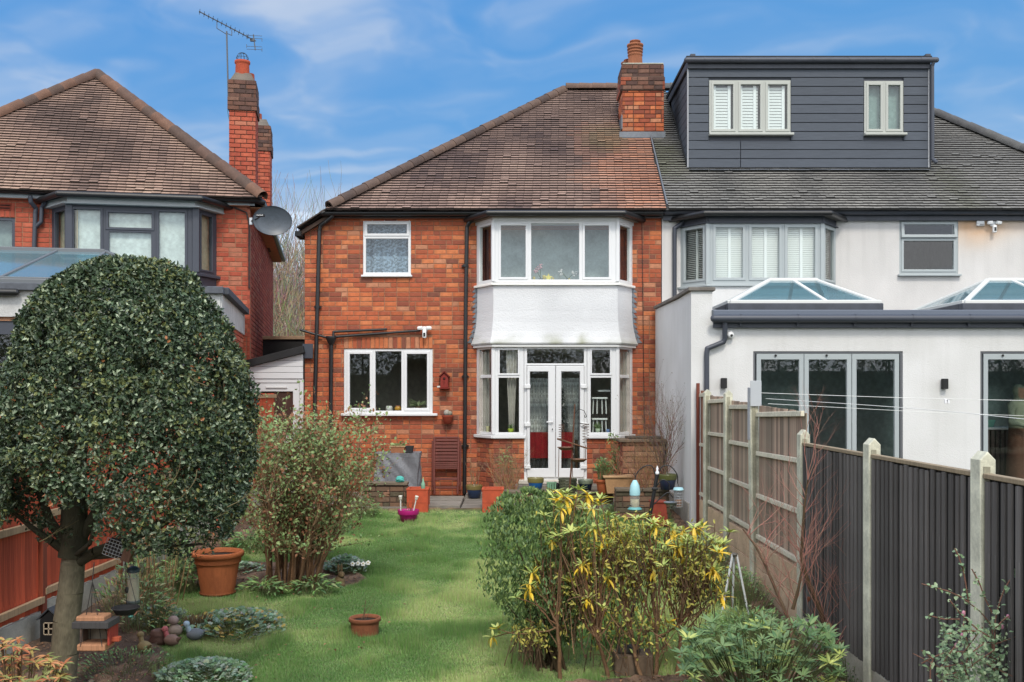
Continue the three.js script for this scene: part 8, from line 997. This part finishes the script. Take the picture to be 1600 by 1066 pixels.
{ // wooden bird table hanging in the tree
  const Z = 7.55, p = hz(150, 1012, Z), t = thing('bird_table', 'hanging wooden bird table with dark sides and pale edges in front of the holly trunk', 'bird feeder', p), k = Z / FL, w = 44 * k, wd = S(206, 150, 112, 0.85); part('floor_board', soup().bev(0, 0.02, 0, w, 0.055, 0.2, 0.014, wd).geo(), mat.wood, t); part('roof_board', soup().bev(0.0, 0.235, 0.04, w, 0.045, 0.15, 0.012, wd).geo(), mat.wood, t); part('roof_board', soup().bev(0.02, 0.2, 0.05, w + 0.06, 0.05, 0.22, 0.006, S(74, 72, 72)).geo(), mat.wood, t); part('side_panel', soup().bev(w / 2 + 0.02, 0.12, 0, 0.016, 0.17, 0.17, 0.003, S(170, 66, 50)).geo(), mat.wood, t); part('side_panel', soup().bev(-w / 2 + 0.01, 0.11, -0.03, 0.014, 0.15, 0.1, 0.003, S(120, 100, 84)).geo(), mat.wood, t); part('back_panel', soup().bev(0, 0.11, -0.08, w - 0.02, 0.15, 0.012, 0.003, S(176, 166, 146, 0.8)).geo(), mat.wood, t); part('peg', soup().bev(w / 2 + 0.045, 0.07, 0.02, 0.08, 0.035, 0.05, 0.006, S(190, 90, 60)).geo(), mat.wood, t); const c = soup(); for (const [x, z] of [[-w / 2 + 0.03, 0.1], [w / 2 - 0.02, 0.1], [-w / 2 + 0.04, -0.05], [w / 2 - 0.03, -0.05]]) c.tube(V(x, 0.03, z), V(-0.02, 0.5, 0.02), 0.003, 0.003, W1, 4); c.tube(V(-0.02, 0.5, 0.02), V(-0.015, 0.64, 0.0), 0.004); c.build('chain', mat.iron, t);
  const q = thing('wooden_stake', 'short weathered wooden stake under the hanging bird table', 'stake', V(Xp(140, 7.6), groundY(-3.2, 7.6), -7.6)); soup().tube(V(0, -0.05, 0), V(0.01, 0.32, 0), 0.024, 0.02, S(150, 140, 130, 0.8), 10).build('stake', mat.bark, q); soup().tube(V(0.01, 0.18, 0.0), V(0.12, 0.27, 0.02), 0.012, 0.007, S(140, 124, 110, 0.8), 7).build('side_branch', mat.bark, q);
  const d = thing('hanging_dish', 'black hanging seed dish right of the wooden bird table', 'bird feeder', hz(196, 960, 7.7)); soup().lathe([[0.001, 0], [0.07, 0.003], [0.1, 0.05], [0.106, 0.05], [0.1, 0.058], [0.09, 0.05], [0.06, 0.015]], V(0, 0, 0), W1, 22).build('bowl', mat.blackRough, d); const ch = soup(); for (const a of [0.2, 2.3, 4.4]) ch.tube(V(Math.cos(a) * 0.1, 0.05, Math.sin(a) * 0.1), V(0, 0.4, 0), 0.0025, 0.0025, W1, 4); ch.build('chain', mat.iron, d); part('drip_tray', soup().ball(V(0.05, -0.01, 0.03), 0.022, S(60, 110, 100), 10, 0.6).geo(), mat.plastic, d);
  const f = thing('seed_feeder', 'tall clear tube seed feeder with dark lid under the holly branches', 'bird feeder', hz(208, 944, 8.2)); soup().lathe([[0.048, 0.02], [0.048, 0.27]], V(0, 0, 0), W1, 18).build('tube', mat.clear, f); soup().lathe([[0.001, 0.0], [0.05, 0.0], [0.052, 0.03], [0.044, 0.03]], V(0, 0, 0), S(90, 100, 100), 16).build('base', mat.plastic, f); soup().lathe([[0.052, 0.26], [0.052, 0.29], [0.02, 0.31], [0.001, 0.31]], V(0, 0, 0), S(40, 60, 66), 16).build('lid', mat.plastic, f); soup().lathe([[0.001, 0.02], [0.044, 0.02], [0.044, 0.2], [0.001, 0.21]], V(0, 0, 0), S(206, 190, 160), 14).build('seed', mat.matte, f); soup().ball(V(-0.04, 0.12, 0.03), 0.018, [0.02, 0.02, 0.02], 10, 1.5).build('port', mat.plastic, f); soup().tube(V(0, 0.31, 0), V(0, 0.42, 0), 0.003).build('hanger', mat.iron, f);
  const g = thing('suet_cage', 'tilted wire cage suet feeder with a wooden side among the lower holly branches', 'bird feeder', hz(182, 858, 7.7)), m = M4().makeRotationZ(-0.35), ws = soup(); for (let i = 0; i <= 6; i++) { const x = -0.08 + i * 0.025; ws.tube(V(x, -0.06, 0.04), V(x, 0.07, 0.04), 0.002, 0.002, W1, 4); } for (let j = 0; j <= 5; j++) { const y = -0.06 + j * 0.026; ws.tube(V(-0.08, y, 0.04), V(0.07, y, 0.04), 0.002, 0.002, W1, 4); } part('cage', ws.geo(), mat.metal, g, m); part('box', soup().bev(-0.005, 0.005, -0.01, 0.14, 0.12, 0.06, 0.006, S(54, 48, 46)).geo(), mat.matte, g, m); part('side_panel', soup().bev(0.1, 0.0, 0.0, 0.07, 0.12, 0.09, 0.005, S(120, 86, 68)).geo(), mat.wood, g, m); soup().tube(V(0, 0.07, 0), V(0.02, 0.2, 0), 0.003).build('hanger', mat.iron, g);
}
{ // ornaments along the left bed
  const bird = (label, px, py, s, c1, c2, turn) => { const t = thing('bird_ornament', label, 'ornament', gp(px, py).add(V(0, 0.02, 0)), turn); part('body', soup().add(prep(new THREE.SphereGeometry(0.075 * s, 16, 12).scale(1.25, 0.85, 0.9).translate(0, 0.06 * s, 0)), null, c1).geo(), mat.matte, t); part('neck', soup().tube(V(0.06 * s, 0.09 * s, 0), V(0.085 * s, 0.16 * s, 0), 0.03 * s, 0.024 * s, c2).geo(), mat.matte, t); part('head', soup().ball(V(0.09 * s, 0.175 * s, 0), 0.036 * s, c2, 12).geo(), mat.matte, t); part('beak', soup().tube(V(0.115 * s, 0.17 * s, 0), V(0.155 * s, 0.162 * s, 0), 0.013 * s, 0.004 * s, S(150, 110, 70)).geo(), mat.matte, t); part('tail', soup().tube(V(-0.08 * s, 0.07 * s, 0), V(-0.13 * s, 0.1 * s, 0), 0.03 * s, 0.008 * s, c1).geo(), mat.matte, t); return t; };
  bird('black and white duck ornament with pale blue head at the bed edge', 305, 1003, 0.9, S(120, 124, 130), S(176, 196, 210), 3.5); bird('brown stone bird ornament with pink head, lowest of the group', 268, 1012, 0.85, S(150, 120, 106), S(196, 110, 110), 2.8); bird('pale brown stone bird ornament leaning by the bird table', 226, 1024, 0.9, S(160, 140, 96), S(150, 130, 90), 2.4);
  const st = thing('stone_ornament', 'two stacked rounded grey-pink stones behind the pink-headed bird', 'ornament', gp(272, 995)); soup().ball(V(0, 0.06, 0), 0.08, S(160, 140, 124), 14, 0.8).build('lower_stone', mat.matte, st); soup().ball(V(-0.01, 0.16, 0), 0.055, S(166, 142, 132), 14, 0.85).build('upper_stone', mat.matte, st);
  const fr = thing('clay_ornament', 'dark reddish clay ornament left of the stacked stones', 'ornament', gp(248, 1008)); soup().lathe([[0.001, 0], [0.08, 0], [0.09, 0.05], [0.075, 0.09], [0.085, 0.1], [0.07, 0.14], [0.05, 0.15], [0.001, 0.13]], V(0, 0, 0), S(110, 80, 68), 16).build('body', mat.terracotta, fr);
  seed = 111; const nest = thing('dry_plant', 'round clump of dry brown stems behind the duck ornament', 'plant', gp(308, 988)), n = soup(); for (let i = 0; i < 260; i++) { const a = rr(0, 6.28), r = 0.13 * Math.sqrt(R()); n.tube(V(Math.cos(a) * r * 0.5, 0, Math.sin(a) * r * 0.5), V(Math.cos(a) * r * 1.3, rr(0.08, 0.19), Math.sin(a) * r * 1.3), 0.003, 0.002, S(140, 112, 80, rr(0.5, 0.9)), 4); } stuff(n.build('stems', mat.twig, nest)); const lg = thing('log', 'short mossy log lying right of the duck ornament', 'log', gp(338, 996)); soup().tube(V(-0.14, 0.04, 0), V(0.12, 0.04, 0.03), 0.045, 0.04, S(116, 108, 76), 12).ball(V(-0.14, 0.04, 0), 0.045, S(150, 130, 96), 12).build('log', mat.bark, lg);
  const rb = thing('rabbit_ornament', 'small brown stone rabbit ornament with upright ears in the round bed', 'ornament', gp(531, 918)), rc = S(128, 106, 74, 0.85); part('body', soup().ball(V(0, 0.07, 0), 0.065, rc, 14, 1.15).ball(V(0.03, 0.035, 0.03), 0.04, rc, 12).geo(), mat.terracotta, rb); part('head', soup().ball(V(0.02, 0.155, 0.02), 0.042, rc, 12).ball(V(0.035, 0.145, 0.05), 0.02, rc, 10).geo(), mat.terracotta, rb); for (const s of [-1, 1]) part('ear', soup().add(prep(new THREE.SphereGeometry(0.02, 10, 8).scale(0.8, 2.6, 0.5).translate(s * 0.018, 0.23, 0)), null, rc).geo(), mat.terracotta, rb);
}
{ // hedge and trees at the far end of the garden, mirrored in the lower windows
  seed = 121; const t = thing('garden_trees', 'dark green trees mirrored in the lower windows and the glazed doors', 'trees', V(2, -0.6, 16)), it = [], lf = leafGeo(0.17, 0.11, 2, oval); for (let i = 0; i < 52000; i++) { const k = Math.floor(R() * 11), x = -26 + k * 5.2 + rr(-2.6, 2.6) , h = 4.6 + 2.2 * h3(k, 2, 2), y = Math.pow(R(), 1.1) * h; it.push([leafM(V(x * (1 - 0.0 * y), y, rr(-0.8, 0.8)), rdir(), rdir(), rr(0.7, 1.5)), mixc(S(96, 118, 84, 1), S(170, 180, 136, 1), R())]); } part('hedge', soup().box(0, 1.8, 0.6, 58, 3.6, 0.8, S(96, 112, 84, 0.9)).geo(), std(W1, { map: mottle, roughness: 1 }), t); const s = soup(); for (let k = 0; k < 11; k++) s.tube(V(-26 + k * 5.2, 0, 0), V(-26 + k * 5.2, 5, 0), 0.15, 0.04, S(90, 76, 60)); const tw = soup(), o = { step: 0.5, up: 0.3, spread: 0.8, density: 0.6, bare: 0.2, taper: 0.5, fork: 2, color: () => S(120, 108, 92) }; for (let k = 0; k < 36; k++) twigs(tw, V(-27 + k * 1.55, 0.3, rr(-0.5, 0.5)), V(rr(-0.3, 0.3), 1, 0).normalize(), 3.4, 0.07, 2, o); stuff(tw.build('branches', mat.twig, t)); s.build('trunks', mat.bark, t); instances('foliage', lf, leafMat(0.7, 0), t, it);
}
renderer.render(scene, camera);
